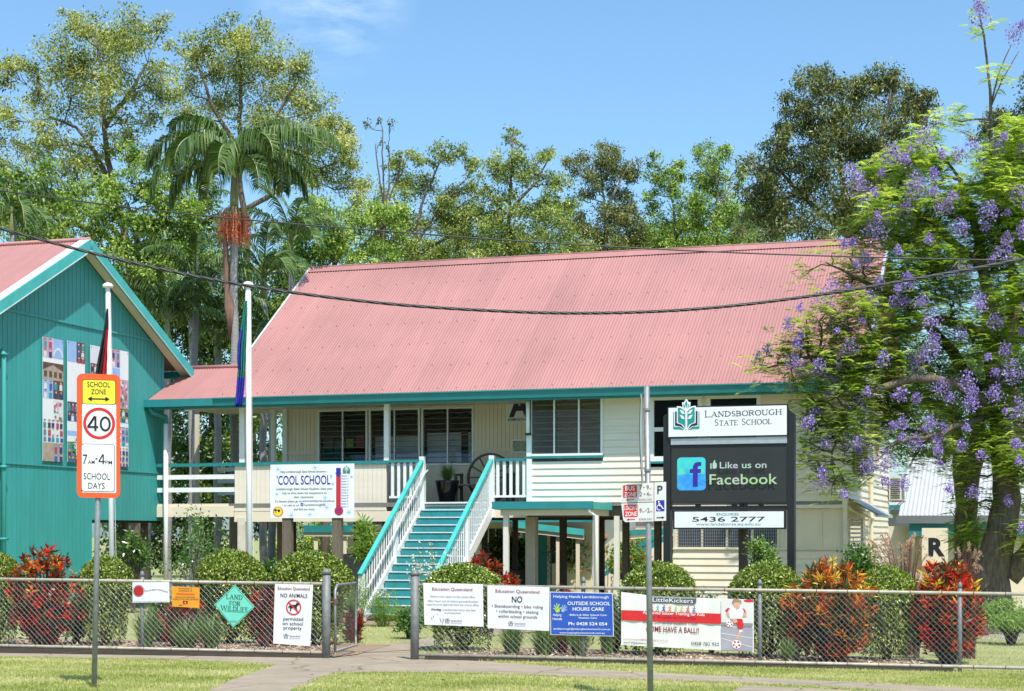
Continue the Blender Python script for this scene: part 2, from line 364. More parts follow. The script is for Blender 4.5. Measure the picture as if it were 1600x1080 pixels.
ws = n_.new('ShaderNodeTexNoise'); ws.inputs['Scale'].default_value = 2; l_.new(tx.outputs['Object'], ws.inputs['Vector']); mxv = n_.new('ShaderNodeMixRGB'); mxv.inputs[0].default_value = .2; l_.new(tx.outputs['Object'], mxv.inputs[1]); l_.new(ws.outputs['Color'], mxv.inputs[2])
vo = n_.new('ShaderNodeTexVoronoi'); vo.feature = 'DISTANCE_TO_EDGE'; vo.inputs['Scale'].default_value = .75; l_.new(mxv.outputs[0], vo.inputs['Vector']); cr = n_.new('ShaderNodeValToRGB'); cr.color_ramp.elements[0].color = (.75, .75, .75, 1); cr.color_ramp.elements[1].position = .014; cr.color_ramp.elements[1].color = (0, 0, 0, 1); l_.new(vo.outputs[0], cr.inputs[0])
sp_ = n_.new('ShaderNodeTexNoise'); sp_.inputs['Scale'].default_value = 70; sp_.inputs['Detail'].default_value = 3; l_.new(tx.outputs['Object'], sp_.inputs['Vector']); sr = n_.new('ShaderNodeValToRGB'); sr.color_ramp.elements[0].position = .56; sr.color_ramp.elements[1].position = .72; l_.new(sp_.outputs[0], sr.inputs[0])
m1 = n_.new('ShaderNodeMixRGB'); m1.inputs[2].default_value = (.07, .055, .04, 1); l_.new(cr.outputs[0], m1.inputs[0]); m2 = n_.new('ShaderNodeMixRGB'); m2.inputs[2].default_value = (.14, .12, .10, 1); l_.new(sr.outputs[0], m2.inputs[0]); l_.new(src, m2.inputs[1]); l_.new(m2.outputs[0], m1.inputs[1]); l_.new(m1.outputs[0], b_.inputs['Base Color'])
M_mulch = pm('bark mulch', (.34, .23, .16), .95, .5, 14, bump=1., bscale=50, dirt=.5)
g = MB()
xs = [-400, -150, -60, -30, -15, -8, 0, 8, 15, 30, 60, 150, 400]; ys = [-30, 0, 10, 19, 22, 24, 26, 30, 40, 50, 70, 120, 300, 900]
for y in ys:
    for x in xs: g.v.append((x, y, gz(x, y)))
for j in range(len(ys)-1):
    for i in range(len(xs)-1):
        k = j*len(xs)+i; g.f.append((k, k+1, k+1+len(xs), k+len(xs))); g.m.append(0); g.t.append(.5)
tag(obj('ground', g, M_lawn), kind='structure')
def drape(pts, lift):                                # a flat outline cut along the folds of the ground and laid on it
    bm = bmesh.new(); bm.faces.new([bm.verts.new((p.x, p.y, 0)) for p in pts])
    for co, no in [((0, y, 0), (0, 1, 0)) for y in GY[1:]]+[((x, 0, 0), (1, 0, 0)) for x in (-15, 0, 15)]:
        bmesh.ops.bisect_plane(bm, geom=bm.verts[:]+bm.edges[:]+bm.faces[:], plane_co=co, plane_no=no)
    bmesh.ops.triangulate(bm, faces=bm.faces[:]); bm.verts.index_update(); m = MB()
    m.add([(v.co.x, v.co.y, gz(v.co.x, v.co.y)+lift) for v in bm.verts], [[v.index for v in (f.verts if f.normal.z > 0 else reversed(f.verts))] for f in bm.faces]); bm.free(); return m
def sheet(name, pix, mat, lift, th=.0):
    pts = [G(*p) for p in pix]
    a = sum(pts[i].x*pts[(i+1) % len(pts)].y-pts[(i+1) % len(pts)].x*pts[i].y for i in range(len(pts)))
    if a < 0: pts.reverse()
    o = obj(name, drape(pts, lift), mat); tag(o, kind='structure'); return pts
# the footpath along the fence, its branch to the kerb, the path in through the gate
PATHS = []
PATHS.append(sheet('footpath', [(-260, 1017), (0, 1021), (250, 1025), (520, 1026), (545, 1022), (640, 1017), (655, 1028), (800, 1037), (960, 1049), (1360, 1068), (1700, 1086), (1700, 1104), (1320, 1076), (1160, 1068), (960, 1061), (760, 1053), (600, 1051), (520, 1053), (470, 1073), (400, 1112), (270, 1112), (360, 1064), (430, 1040), (380, 1036), (250, 1031), (0, 1027), (-260, 1023)], M_conc, .006))
PATHS.append(sheet('garden_path', [(549, 1022), (560, 1012), (640, 1003), (690, 994), (725, 985), (760, 979), (1000, 975), (1000, 982), (800, 990), (700, 1006), (638, 1017)], M_conc, .012))
PATHS.append(sheet('kerb_path', [(1162, 1072), (1316, 1079), (1480, 1092), (1500, 1125), (1080, 1125)], M_conc, .006))
FA, FB = Vector((-7.70, 26.02, 0)), Vector((6.92, 23.36, 0)); FD = (FB-FA).normalized(); FN = Vector((-FD.y, FD.x, 0))
def fz(p): t = (p-FA).dot(FD)/(FB-FA).length; return .045-.133*t
def fp(px, h=0., back=0.):                           # point on the fence line seen at picture column px, h above the fence's base
    dx = (px-CX)/F; t = (FA.y*dx-FA.x)/(FD.x-FD.y*dx); p = FA+FD*t; p = p+FN*back; return Vector((p.x, p.y, fz(FA+FD*t)+h))
def gsheet(name, pts, mat, lift):
    o = obj(name, drape(pts, lift), mat); tag(o, kind='structure'); return o
gsheet('garden_bed', [fp(-260, back=.14), fp(519, back=.14), fp(530, back=1.0), fp(520, back=3.4), fp(-260, back=3.6)], M_mulch, .016)
gsheet('garden_bed', [fp(655, back=.14), fp(1497, back=.14), fp(1480, back=1.6), fp(1350, back=3.2), fp(760, back=3.3), fp(735, back=2.2), fp(700, back=1.2)], M_mulch, .016)
gsheet('garden_bed', [uv(a, b) for a, b in ((-1.2, -5.2), (4.5, -4.6), (4.5, -.6), (-4.2, -.6), (-4.2, -2.2))], M_mulch, .012)
gsheet('concrete_floor', [uv(a, b) for a, b in ((-5.5, -.3), (6.3, -.3), (6.3, 12), (-5.5, 12))], M_conc, .03)

def inpoly(x, y, poly):
    c = np.zeros(len(x), bool); n = len(poly); j = n-1
    for i in range(n):
        xi, yi, xj, yj = poly[i].x, poly[i].y, poly[j].x, poly[j].y
        if yi != yj: c ^= ((yi > y) != (yj > y)) & (x < (xj-xi)*(y-yi)/(yj-yi)+xi)
        j = i
    return c
M_blade = leafmat('grass blades', [(.20, .26, .05), (.34, .38, .10), (.52, .50, .21), (.68, .61, .36)], .35, .6, .2)
def turf(name, x, y, hmin, hmax, avoid=PATHS):
    keep = np.ones(len(x), bool)
    for p in avoid: keep &= ~inpoly(x, y, p)
    x, y = x[keep], y[keep]; n = len(x)
    z = gza(x, y)
    d = rng.normal(size=(n, 3))*np.array([.55, .55, 0])+np.array([0, 0, 1.])
    b = MB(); v, q = leaf_arrays(np.stack([x, y, z], 1), d, rng.uniform(hmin, hmax, n), rng.uniform(.006, .012, n), belly=.3)
    patch = .5+.22*np.sin(x*1.7+np.sin(y*2.1)*1.3)+.2*np.sin(y*3.1+x*.6)+.25*np.sin(x*4.3+y*2.2)*np.sin(y*5.1-x*1.1)
    b.arr(v, q, np.clip(patch*.6+rng.random(n)*.55-.08, 0, 1)); tag(obj(name, b, M_blade), kind='stuff')
n = 190000; y = rng.uniform(17.2, 26.2, n); x = (rng.random(n)*1700-50-CX)/F*y
k = (np.stack([x, y], 1)-np.array(FA.xy))@np.array(FN.xy) < -.12
turf('verge_grass', x[k], y[k], .018, .05)
n = 60000; y = rng.uniform(23.5, 40, n); x = (rng.random(n)*1700-50-CX)/F*y; px = x/y*F+CX
k = ((px > 1490) | ((px > 500) & (px < 800))) & ((np.stack([x, y], 1)-np.array(FA.xy))@np.array(FN.xy) > .1)
turf('lawn_grass', x[k], y[k], .02, .06)
# fallen leaves and bark chips
M_chip = leafmat('bark chips', [(.12, .07, .045), (.30, .20, .13), (.50, .37, .26), (.66, .55, .43)], 0, .9, .1)
n = 16000; t = rng.random(n)*1.02-.1; bk = .14+rng.random(n)*2.6
c = np.array(FA.xy)+np.outer(t*(FB-FA).length, np.array(FD.xy))+np.outer(bk, np.array(FN.xy)); px = c[:, 0]/c[:, 1]*F+CX
c = c[(px < 522) | ((px > 690) & (px < 1495))]; n = len(c)
z = gza(c[:, 0], c[:, 1])+.03
d = rng.normal(size=(n, 3))*np.array([1, 1, .25]); b = MB()
v, q = leaf_arrays(np.column_stack([c, z]), d, rng.uniform(.03, .09, n), rng.uniform(.012, .03, n), side=np.column_stack([rng.normal(size=(n, 2))*.4, np.ones(n)]))
b.arr(v, q, rng.random(n)); tag(obj('mulch_chips', b, M_chip), kind='stuff')
M_dry = leafmat('dry leaves', [(.12, .05, .02), (.25, .10, .04), (.30, .17, .08)], .1, .8, .2)
n = 110; y = rng.uniform(17.5, 25, n); x = (rng.random(n)*1600-CX)/F*y; b = MB()
v, q = leaf_arrays(np.column_stack([x, y, gza(x, y)+.045]), rng.normal(size=(n, 3))*np.array([1, 1, .2]), rng.uniform(.03, .12, n), rng.uniform(.012, .04, n), side=np.column_stack([rng.normal(size=(n, 2))*.3, np.ones(n)]))
b.arr(v, q, rng.random(n)); tag(obj('fallen_leaves', b, M_dry), kind='stuff')

# ================================================================== MAIN SCHOOL BUILDING (local axes: x along the front, y inwards)
def corrugated(mb, u0, u1, a, b, pitch=.076, amp=.0085, m=0, seg=6, swap=False):
    n = int((u1-u0)/pitch*seg); (v0, z0), (v1, z1) = a, b; L = math.hypot(v1-v0, z1-z0); nv, nzv = -(z1-z0)/L, (v1-v0)/L
    if nzv < 0: nv, nzv = -nv, -nzv
    vs = []
    for i in range(n+1):
        u = u0+(u1-u0)*i/n; o = amp*math.sin(2*math.pi*i/seg)
        for v, z in (a, b): vs.append((u, v+nv*o, z+nzv*o))
    fs = [(2*i, 2*i+2, 2*i+3, 2*i+1) if v1 > v0 else (2*i+1, 2*i+3, 2*i+2, 2*i) for i in range(n)]
    if swap: vs = [(v, u, z) for u, v, z in vs]; fs = [f[::-1] for f in fs]
    mb.add(vs, fs, m)
def boards(mb, a0, a1, z0, z1, holes=(), pos=lambda a, o, z: (a, -o, z), pitch=.155, lap=.030, m=0):
    k = 0
    while z0+k*pitch < z1-.01:
        b, t = z0+k*pitch, min(z1, z0+(k+1)*pitch); iv = [(a0, a1)]
        for h0, h1, hz0, hz1 in holes:
            if hz0 < t-.02 and hz1 > b+.02:
                nv = []
                for s, e in iv:
                    if h1 <= s or h0 >= e: nv.append((s, e)); continue
                    if h0 > s: nv.append((s, h0))
                    if h1 < e: nv.append((h1, e))
                iv = nv
        for s, e in iv:
            vs = [pos(s, 0, b), pos(e, 0, b), pos(e, 0, t), pos(s, 0, t), pos(s, lap, b), pos(e, lap, b), pos(e, .004, t), pos(s, .004, t)]
            mb.add(vs, [(4,5,6,7), (0,1,5,4), (1,2,6,5), (3,0,4,7), (3,2,1,0), (7,6,2,3)], m)
        k += 1
FLZ, EAVE, RIDGE_V, PIT = 2.46, 4.95, 4.9, .717
RIDGE_Z = EAVE+PIT*(RIDGE_V+.5)
UL, UR, WR = -4.2, 10.98, 10.55
school = thing('school_building', 'long cream weatherboard school block raised on stumps under a faded red corrugated roof', 'building', uv(0, 0), -TH)
b = MB(); corrugated(b, UL, UR, (-.5, EAVE), (RIDGE_V, RIDGE_Z)); corrugated(b, UL, UR, (2*RIDGE_V+.5, EAVE), (RIDGE_V, RIDGE_Z), seg=4)
roof = obj('roof', b, M_roof, school, local=True, smooth=True)
b = MB(); nvv, nzz_ = -PIT/math.hypot(1, PIT), 1/math.hypot(1, PIT)
for k in range(7):                                   # rows of roofing screws
    for i in range(33):
        u = UL+.12+i*.456; v = -.35+k*.86; z = EAVE+PIT*(v+.5); c = Vector((u, v+nvv*.012, z+nzz_*.012)); b.bar(c, c+Vector((0, nvv*.010, nzz_*.010)), .018, .018)
obj('rivets', b, pm('screw caps', (.28, .12, .11), .6, .2), roof, local=True)
b = MB(); ct = .02
for s in (-1, 1):
    b.add([(UL-.03, RIDGE_V, RIDGE_Z+.045), (UR+.03, RIDGE_V, RIDGE_Z+.045), (UR+.03, RIDGE_V+s*.2, RIDGE_Z+.032-.2*PIT), (UL-.03, RIDGE_V+s*.2, RIDGE_Z+.032-.2*PIT)], [(0,1,2,3) if s < 0 else (3,2,1,0)])
b.tube([(UL-.03, RIDGE_V, RIDGE_Z+.045), (UR+.03, RIDGE_V, RIDGE_Z+.045)], .022, 6)
obj('ridge_cap', b, M_roof, roof, local=True)
for u in (UL, UR):
    s = -1 if u < 0 else 1; b = MB()
    for d in (-1, 1): k = .27 if (s < 0 and d < 0) else 0; b.bar((u+s*.02, RIDGE_V+d*(RIDGE_V+.5)*(1-k), EAVE-.09+(RIDGE_Z-EAVE)*k), (u+s*.02, RIDGE_V, RIDGE_Z-.09), .035, .2)
    obj('barge_board', b, M_teal, school, local=True)
for u, s in ((UL, -1), (UR, 1)):
    b = MB()
    for d in (-1, 1):
        k = .27 if (s < 0 and d < 0) else 0; b.bar((u+s*.02, RIDGE_V+d*(RIDGE_V+.52)*(1-k), EAVE+.018+(RIDGE_Z-EAVE)*k), (u+s*.02, RIDGE_V, RIDGE_Z+.03), .06, .02)
    obj('barge_capping', b, pm('pale flashing', (.52, .50, .50), .4, .1, 5), roof, local=True)
b = MB()                                             # quad gutter along the whole front with the fascia behind
b.add([(UL+.0, -.50, 4.955), (UR, -.50, 4.955), (UR, -.64, 4.955), (UL, -.64, 4.955), (UL, -.50, 4.77), (UR, -.50, 4.77), (UR, -.60, 4.77), (UL, -.60, 4.77)],
      [(7,6,2,3), (4,7,3,0), (6,5,1,2), (5,4,0,1), (4,5,6,7)])
b.bar((UL, -.648, 4.945), (UR, -.648, 4.945), .016, .03)
obj('gutter', b, M_teal, school, local=True)
b = MB(); b.box(UL, -.497, 4.72, UR, -.46, 4.93); obj('fascia', b, M_teal, school, local=True)
b = MB(); b.box(UL+.05, -.455, 4.86, UR-.05, 9.7, 4.90); obj('soffit', b, M_cream, school, local=True)
uLB = bf(451, 680, 2.2)[0]
# ---- upper walls
LWX = bf(1052, 850, .1)[0]
WA = (bf(826, 715)[0]+.06, bf(942.6, 714)[0], 3.48, 4.78)
WB = (bf(1016, 720)[0], bf(1097, 720)[0], bf(1030, 721)[1], 4.78); WC = (bf(1104, 720)[0], bf(1189, 720)[0], WB[2], 4.78)
b = MB(); boards(b, WA[0]-.06, WR, 2.435, 4.86, [WA, WB, WC]); boards(b, LWX, WR, 2.28, 2.434)
b.box(WR-.02, -.028, -.3, WR+.06, .06, 4.86)          # corner stop
boards(b, .06, 9.3, 2.28, 4.86, [(2.2, 3.6, 3.4, 4.6), (5.4, 6.8, 3.4, 4.6)], pos=lambda a, o, z: (WR+o, a, z))
obj('weatherboard_wall', b, M_board, school, local=True)
b = MB(); b.box(WA[0]-.05, .04, 2.3, WA[0]-.01, 2.15, 4.86)   # return wall of the enclosed bay
obj('return_wall', b, M_cream, school, local=True)
for s in (-3.9, WR-.06):
    b = MB()
    zt = EAVE-.05
    b.add([(s, -.1, zt), (s, RIDGE_V*2+.1, zt), (s, RIDGE_V, RIDGE_Z-.2), (s+.05, -.1, zt), (s+.05, RIDGE_V*2+.1, zt), (s+.05, RIDGE_V, RIDGE_Z-.2)], [(0,1,2), (5,4,3), (0,2,5,3), (1,4,5,2)])
    obj('gable_wall', b, M_board, school, local=True)
# ---- veranda back wall of narrow vertical boards, with three louvre bays
bays = [(bf(497, 700, 2.2)[0], bf(575, 700, 2.2)[0]), (bf(577, 700, 2.2)[0], bf(657, 700, 2.2)[0]), (bf(659, 700, 2.2)[0], bf(741, 700, 2.2)[0])]
zs, zt = 3.40, 4.80; b = MB()
def vj(b, u0, u1, z0, z1, v, step=.1, m=0):
    n = max(1, round((u1-u0)/step)); w = (u1-u0)/n
    for i in range(n): b.box(u0+i*w+.003, v-.012, z0, u0+(i+1)*w-.003, v+.01, z1, m)
    b.box(u0, v-.003, z0, u1, v+.04, z1, m)
uA0, uA1 = bays[0][0], bays[2][1]
vj(b, uLB, uA0, FLZ, 4.86, 2.2); vj(b, uA0, uA1, FLZ, zs, 2.2); b.box(uA0, 2.19, zt, uA1, 2.24, 4.86)
vj(b, uA1, 5.0, FLZ, 4.86, 2.2); b.box(5.0, 2.2, FLZ, WR, 2.24, 4.86)
b.box(uA1, 2.165, 3.72, uA1+1.0, 2.188, 3.80); b.box(uLB, 2.165, 3.72, uA0-.06, 2.188, 3.80)
vj2 = obj('veranda_wall', b, M_cream, school, local=True)
b = MB(); b.box(uLB, 2.25, FLZ, uLB+.05, 9.2, 4.86); b.box(uLB, 9.2, 2.2, WR, 9.25, 4.86); obj('rear_wall', b, M_board, school, local=True)
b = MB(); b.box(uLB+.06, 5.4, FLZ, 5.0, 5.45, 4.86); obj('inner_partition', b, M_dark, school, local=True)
def louvres(u0, u1, z0, z1, v, splits, pitch=.135, fr=.05, mat=M_white, ang=9, glass=None):
    f = MB()
    for a, c in ((u0-fr, u0), (u1, u1+fr)): f.box(a, v-.045, z0-fr, c, v+.06, z1+.02)
    f.box(u0, v-.06, z0-fr, u1, v+.06, z0); f.box(u0, v-.04, z1-.02, u1, v+.06, z1+.02)
    for s in splits: f.box(s-.018, v-.03, z0, s+.018, v+.04, z1-.02)
    w = obj('window', f, mat, school, local=True)
    gl = MB(); cl = MB(); edges = [u0]+list(splits)+[u1]; ca, sa = math.cos(R(ang)), math.sin(R(ang))
    k = 0
    while z0+.03+k*pitch+pitch*.6 < z1:
        zc = z0+.03+k*pitch+pitch/2; hl = pitch*.56
        for a, c in zip(edges, edges[1:]):
            a2, c2 = a+.022, c-.022
            y0, y1 = v-hl*sa, v+hl*sa; zz0, zz1 = zc-hl*ca, zc+hl*ca
            gl.add([(a2, y0, zz0), (c2, y0, zz0), (c2, y1, zz1), (a2, y1, zz1)], [(0,1,2,3)])
            cl.bar((a2, y0, zz0), (c2, y0, zz0), .016, .020)          # ground lower edge of the blade
            for x in (a2-.006, c2+.006): cl.bar((x, y0, zz0), (x, y1, zz1), .012, .02)
        k += 1
    obj('louvre_blades', gl, glass or M_glass, w, local=True)
    obj('louvre_clips', cl, pm('louvre edge', (.10, .105, .10), .4, .2, 10), w, local=True)
    return w
for i, (a, c) in enumerate(bays): louvres(a+.05, c-.05, zs+.05, zt, 2.2, [(a+c)/2])
w0, w1 = bf(866.5, 680)[0], bf(905, 680)[0]
louvres(WA[0]+.02, WA[1]-.05, WA[2]+.06, WA[3], -.01, [w0, w1], glass=glassmat('clear louvre glass', (.9, .93, .93), ior=1.35))
b = MB(); b.box(WA[0]-.12, -.075, WA[2]-.045, WA[1]+.01, .0, WA[2]+.005); b.box(WB[0]-.03, -.08, WB[2]-.05, WC[1]+.03, 0, WB[2]-.004); obj('window_sill', b, M_teal, school, local=True)
for w in (WB, WC):                                   # sash windows
    f = MB(); u0, u1, z0, z1 = w; mid = z0+(z1-z0)*.49
    for a, c in ((u0, u0+.09), (u1-.09, u1)): f.box(a, -.04, z0, c, .06, z1)
    for a, c in ((z0, z0+.11), (mid-.045, mid+.045), (z1-.09, z1)): f.box(u0+.09, -.03, a, u1-.09, .06, c)
    wo_ = obj('window', f, M_white, school, local=True)
    gl = MB(); gl.box(u0+.09, .02, z0+.11, u1-.09, .024, mid-.045); gl.box(u0+.09, .01, mid+.045, u1-.09, .014, z1-.09); obj('pane', gl, M_pane, wo_, local=True)
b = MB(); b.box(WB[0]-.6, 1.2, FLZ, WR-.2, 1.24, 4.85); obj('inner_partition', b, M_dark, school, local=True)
# pale panels paint the outdoor reflection behind the louvres; papers seen through them
M_reflection = pm('lilac painted reflection', (.80, .79, .86), .8, .08, 2)
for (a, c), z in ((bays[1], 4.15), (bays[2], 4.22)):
    b = MB(); b.box(a+.03, 2.5, zs-.2, c-.03, 2.51, z); obj('reflection_panel', b, M_reflection, school, local=True)
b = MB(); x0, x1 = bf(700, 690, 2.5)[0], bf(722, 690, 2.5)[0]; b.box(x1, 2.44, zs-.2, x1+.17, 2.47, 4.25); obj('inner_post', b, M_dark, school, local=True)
for px0, px1, y0, y1, col, nm in ((541, 552, 686, 700, (.45, .62, .05), 'lime'), (556, 568, 680, 700, (.5, .06, .10), 'crimson'), (505, 520, 684, 712, (.10, .35, .42), 'pale teal'), (522, 538, 690, 715, (.05, .25, .27), 'deep teal')):
    u0, z1 = bf(px0, y0, 2.9); u1, z0 = bf(px1, y1, 2.9); b = MB(); b.box(u0, 2.9, z0, u1, 2.92, z1); obj('display_paper', b, pm(nm+' paper', col, .7, .1), school, local=True)
# ---- floor, posts, balustrade panel
b = MB(); b.box(UL+.1, -.02, 2.36, WR-.05, 9.2, FLZ); obj('floor_deck', b, pm('painted deck', (.20, .19, .17), .6, .15, 4), school, local=True)
b = MB()
for v in (.15, 1.6, 3.2, 4.8, 6.4, 8.0, 9.1): b.box(UL+.12, v-.05, 2.12, 6.5, v+.05, 2.36)
for i in range(28): b.box(UL+.3+i*.4, .22, 2.2, UL+.35+i*.4, 9.1, 2.355)
obj('floor_joists', b, pm('dark under-floor timber', (.15, .125, .10), .85, .3, 5), school, local=True)
pu0 = bf(367, 760)[0]; b = MB()
vj(b, pu0, -.02, bf(500, 810)[1], 3.36, .0, .115); b.box(pu0, -.03, 2.28, -.02, -.014, 2.34)
obj('balustrade_panel', b, M_board, school, local=True)
b = MB(); b.box(pu0-.02, -.06, 3.362, .06, .07, 3.44); obj('handrail', b, M_teal, school, local=True)
b = MB(); b.box(pu0, -.03, 2.02, .9, .08, 2.26); b.box(2.5, -.03, 2.10, 3.4, .08, 2.36); obj('edge_beam', b, M_cream, school, local=True)
for px, v, w in ((380, .02, .14), (605, .02, .12), (427.5, 2.15, .11), (446, 2.15, .12)):
    u = bf(px, 690, v)[0]; b = MB(); b.box(u-w/2, v-w/2, 3.441 if v < 1 else FLZ, u+w/2, v+w/2, 4.86); obj('veranda_post', b, M_white, school, local=True)
u = WA[0]-.02; b = MB(); b.box(u-.07, -.07, FLZ, u+.05, .06, 4.86); obj('veranda_post', b, M_white, school, local=True)
# small baluster panels either side of the stair head
ST0, ST1 = bf(660.5, 760)[0], bf(769, 760)[0]
for a, c in ((.06, ST0-.06), (ST1+.06, WA[0]-.09)):
    b = MB(); b.box(a, -.05, 3.39, c, .05, 3.45); obj('handrail', b, M_teal, school, local=True)
    b = MB(); b.box(a, -.03, 2.56, c, .03, 2.61); n = 5
    for i in range(n): x = a+(c-a)*(i+.5)/n; b.box(x-.035, -.014, 2.611, x+.035, .014, 3.388)
    obj('balusters', b, M_white, school, local=True)
# ---- lower enclosure on the right
LW0 = bf(1052, 850, .1)[0]; zl = bf(1280, 857)[1]; b = MB()
mw = (bf(1058, 830, .1)[0], bf(1216, 830, .1)[0], bf(1130, 855, .1)[1], 2.2)
boards(b, LW0, WR, -.35, zl-.03, pos=lambda a, o, z: (a, .1-o, z))
b.box(LW0, .098, zl, mw[0], .14, 2.28); b.box(mw[1], .098, zl, WR, .14, 2.28); b.box(mw[0], .098, mw[3], mw[1], .14, 2.28)
b.box(LW0, .05, zl-.03, WR, .14, zl); b.box(mw[1]+.02, .055, 2.25, WR, .096, 2.275)
for u in (LW0+.05, mw[1]+.1, WR-.5): b.box(u-.02, .08, zl, u+.02, .097, 2.25)
boards(b, .12, 9.3, -.4, 2.28, [(.8, 3.2, 1.25, 2.1)], pos=lambda a, o, z: (WR+o-.02, a, z))
obj('lower_wall', b, M_cream, school, local=True)
f = MB(); f.box(mw[0]-.03, .07, mw[2]-.03, mw[1]+.03, .12, mw[2]); n = 4
for i in range(n+1): x = mw[0]+(mw[1]-mw[0])*i/n; f.box(x-.025, .072, mw[2], x+.025, .118, mw[3])
w = obj('window', f, M_cream, school, local=True); f = MB()
for i in range(44): x = mw[0]+.05+i*(mw[1]-mw[0]-.1)/43; f.bar((x, .06, mw[2]), (x, .06, mw[3]), .007, .007)
for i in range(12): z = mw[2]+.03+i*.07; f.bar((mw[0], .066, z), (mw[1], .066, z), .007, .007)
obj('security_mesh', f, M_wire, w, local=True)
f = MB(); f.box(mw[0], .125, mw[2], mw[1], .13, mw[3]); obj('pane', f, pm('blue grey glass', (.05, .06, .09), .15, .4, 1.2), w, local=True)
f = MB(); f.box(WR-.02, .78, 1.2, WR+.03, .82, 2.1); f.box(WR-.02, 3.18, 1.2, WR+.03, 3.22, 2.1)
for i in range(9): z = 1.27+i*.095; f.bar((WR+.0, .82, z), (WR+.0, 3.18, z), .05, .012, up=(.7, 0, .7))
obj('vent_louvres', f, M_board, school, local=True)
f = MB()
for y in (.6, 3.6): f.bar((WR+.02, y, 2.5), (WR+.65, y, 2.14), .03, .03)
f.box(WR+.6, .5, 2.1, WR+.66, 3.7, 2.15); f.quad((WR+.03, .5, 2.5), (WR+.66, .5, 2.155), (WR+.66, 3.7, 2.155), (WR+.03, 3.7, 2.5)); f.quad((WR+.03, 3.7, 2.485), (WR+.66, 3.7, 2.14), (WR+.66, .5, 2.14), (WR+.03, .5, 2.485))
obj('window_hood', f, M_whiteroof, school, local=True)
for v0 in (2.2, 5.4):
    f = MB(); f.box(WR-.02, v0, 3.4, WR+.04, v0+.07, 4.6); f.box(WR-.02, v0+1.33, 3.4, WR+.04, v0+1.4, 4.6); f.box(WR-.02, v0+.07, 3.4, WR+.05, v0+1.33, 3.46); f.box(WR-.02, v0+.07, 4.54, WR+.04, v0+1.33, 4.6); f.box(WR-.02, v0+.07, 3.97, WR+.035, v0+1.33, 4.03)
    w = obj('window', f, M_cream, school, local=True); f = MB(); f.box(WR-.03, v0+.07, 3.46, WR-.025, v0+1.33, 4.54); obj('pane', f, pm('blue grey glass', (.05, .06, .09), .15, .4, 1.2), w, local=True)
f = MB(); f.tube([(WR+.09, 4.4, -.2), (WR+.09, 4.4, 4.8)], .05, 10); f.tube([(WR+.05, .2, 2.3), (WR+.12, 1.2, 2.2), (WR+.12, 4.4, 2.1)], .035, 8); obj('downpipe', f, M_cream, school, local=True)
# stumps under the floor
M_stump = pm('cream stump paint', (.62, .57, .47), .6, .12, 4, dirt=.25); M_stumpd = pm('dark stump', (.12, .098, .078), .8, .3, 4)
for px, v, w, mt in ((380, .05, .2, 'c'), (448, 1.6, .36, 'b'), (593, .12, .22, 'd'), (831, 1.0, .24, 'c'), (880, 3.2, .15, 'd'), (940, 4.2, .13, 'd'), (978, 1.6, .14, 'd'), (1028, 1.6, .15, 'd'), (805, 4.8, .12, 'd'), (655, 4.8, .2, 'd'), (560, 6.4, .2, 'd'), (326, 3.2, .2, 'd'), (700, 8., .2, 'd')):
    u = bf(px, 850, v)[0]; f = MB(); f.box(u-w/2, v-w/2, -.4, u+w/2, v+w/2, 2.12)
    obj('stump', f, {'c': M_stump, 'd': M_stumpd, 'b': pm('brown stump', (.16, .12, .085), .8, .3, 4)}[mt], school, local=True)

# ================================================================== STAIRCASE
N, GO = 15, .245; RUN = (N-1)*GO; zg = gz(*uv(1.5, -RUN).xy); RI = (FLZ-zg)/N
stair = thing('staircase', 'teal timber stair with white balusters climbing to the veranda', 'staircase', uv((ST0+ST1)/2, -RUN/2, zg), -TH)
sx0, sx1 = -(ST1-ST0)/2, (ST1-ST0)/2
SM = Matrix.Translation(Vector((-(ST0+ST1)/2, RUN/2, -zg)))
def sl(m): m.v = [tuple(SM@Vector(p)) for p in m.v]; return m
b = MB(); e = MB()
for i in range(1, N):
    z = FLZ-i*RI; y = -i*GO
    b.box(ST0+.05, y-.012, z-.04, ST1-.05, y+GO+.01, z)
    e.box(ST0+.05, y-.024, z-.018, ST1-.05, y-.0125, z+.004)
    b.box(ST0+.055, y+GO-.006, z+.001, ST1-.055, y+GO+.008, z+RI-.041)
e.box(ST0+.05, -.034, FLZ-.03, ST1-.05, -.0225, FLZ+.004)
obj('treads', sl(b), pm('teal step paint', (.03, .26, .27), .55, .2, 6, dirt=.5), stair, local=True); obj('nosing', sl(e), M_white, stair, local=True)
slope = RI/GO
for u in (ST0, ST1):
    b = MB(); b.prism([(u-.025, -.02, FLZ-.03), (u-.025, -.02, FLZ-.33), (u-.025, -RUN-.12, zg-.06), (u-.025, -RUN-.12, zg+.19)], (.05, 0, 0)); obj('stringer', sl(b), M_white, stair, local=True)
    b = MB(); b.box(u-.06, -.07, FLZ-.35, u+.06, .05, 3.52); obj('newel', sl(b), M_white, stair, local=True)
    b = MB(); b.box(u-.05, -RUN-.25, zg-.1, u+.05, -RUN-.13, zg+1.02); obj('newel', sl(b), M_white, stair, local=True)
    b = MB(); b.box(u-.045, -RUN/2-.05, FLZ-RUN/2*slope-.3, u+.045, -RUN/2+.05, FLZ-RUN/2*slope+.82); obj('newel', sl(b), M_white, stair, local=True)
    b = MB(); b.bar((u, -.03, 3.43), (u, -RUN-.28, zg+1.02-.03*slope), .10, .07); obj('handrail', sl(b), M_tealb, stair, local=True)
    b = MB(); n = 25
    for i in range(n):
        y = -.12-(RUN)*(i+.3)/n; zb = FLZ+y*slope; b.box(u-.012, y-.011, zb-.06, u+.012, y+.011, zb+.88)
    obj('balusters', sl(b), M_white, stair, local=True)
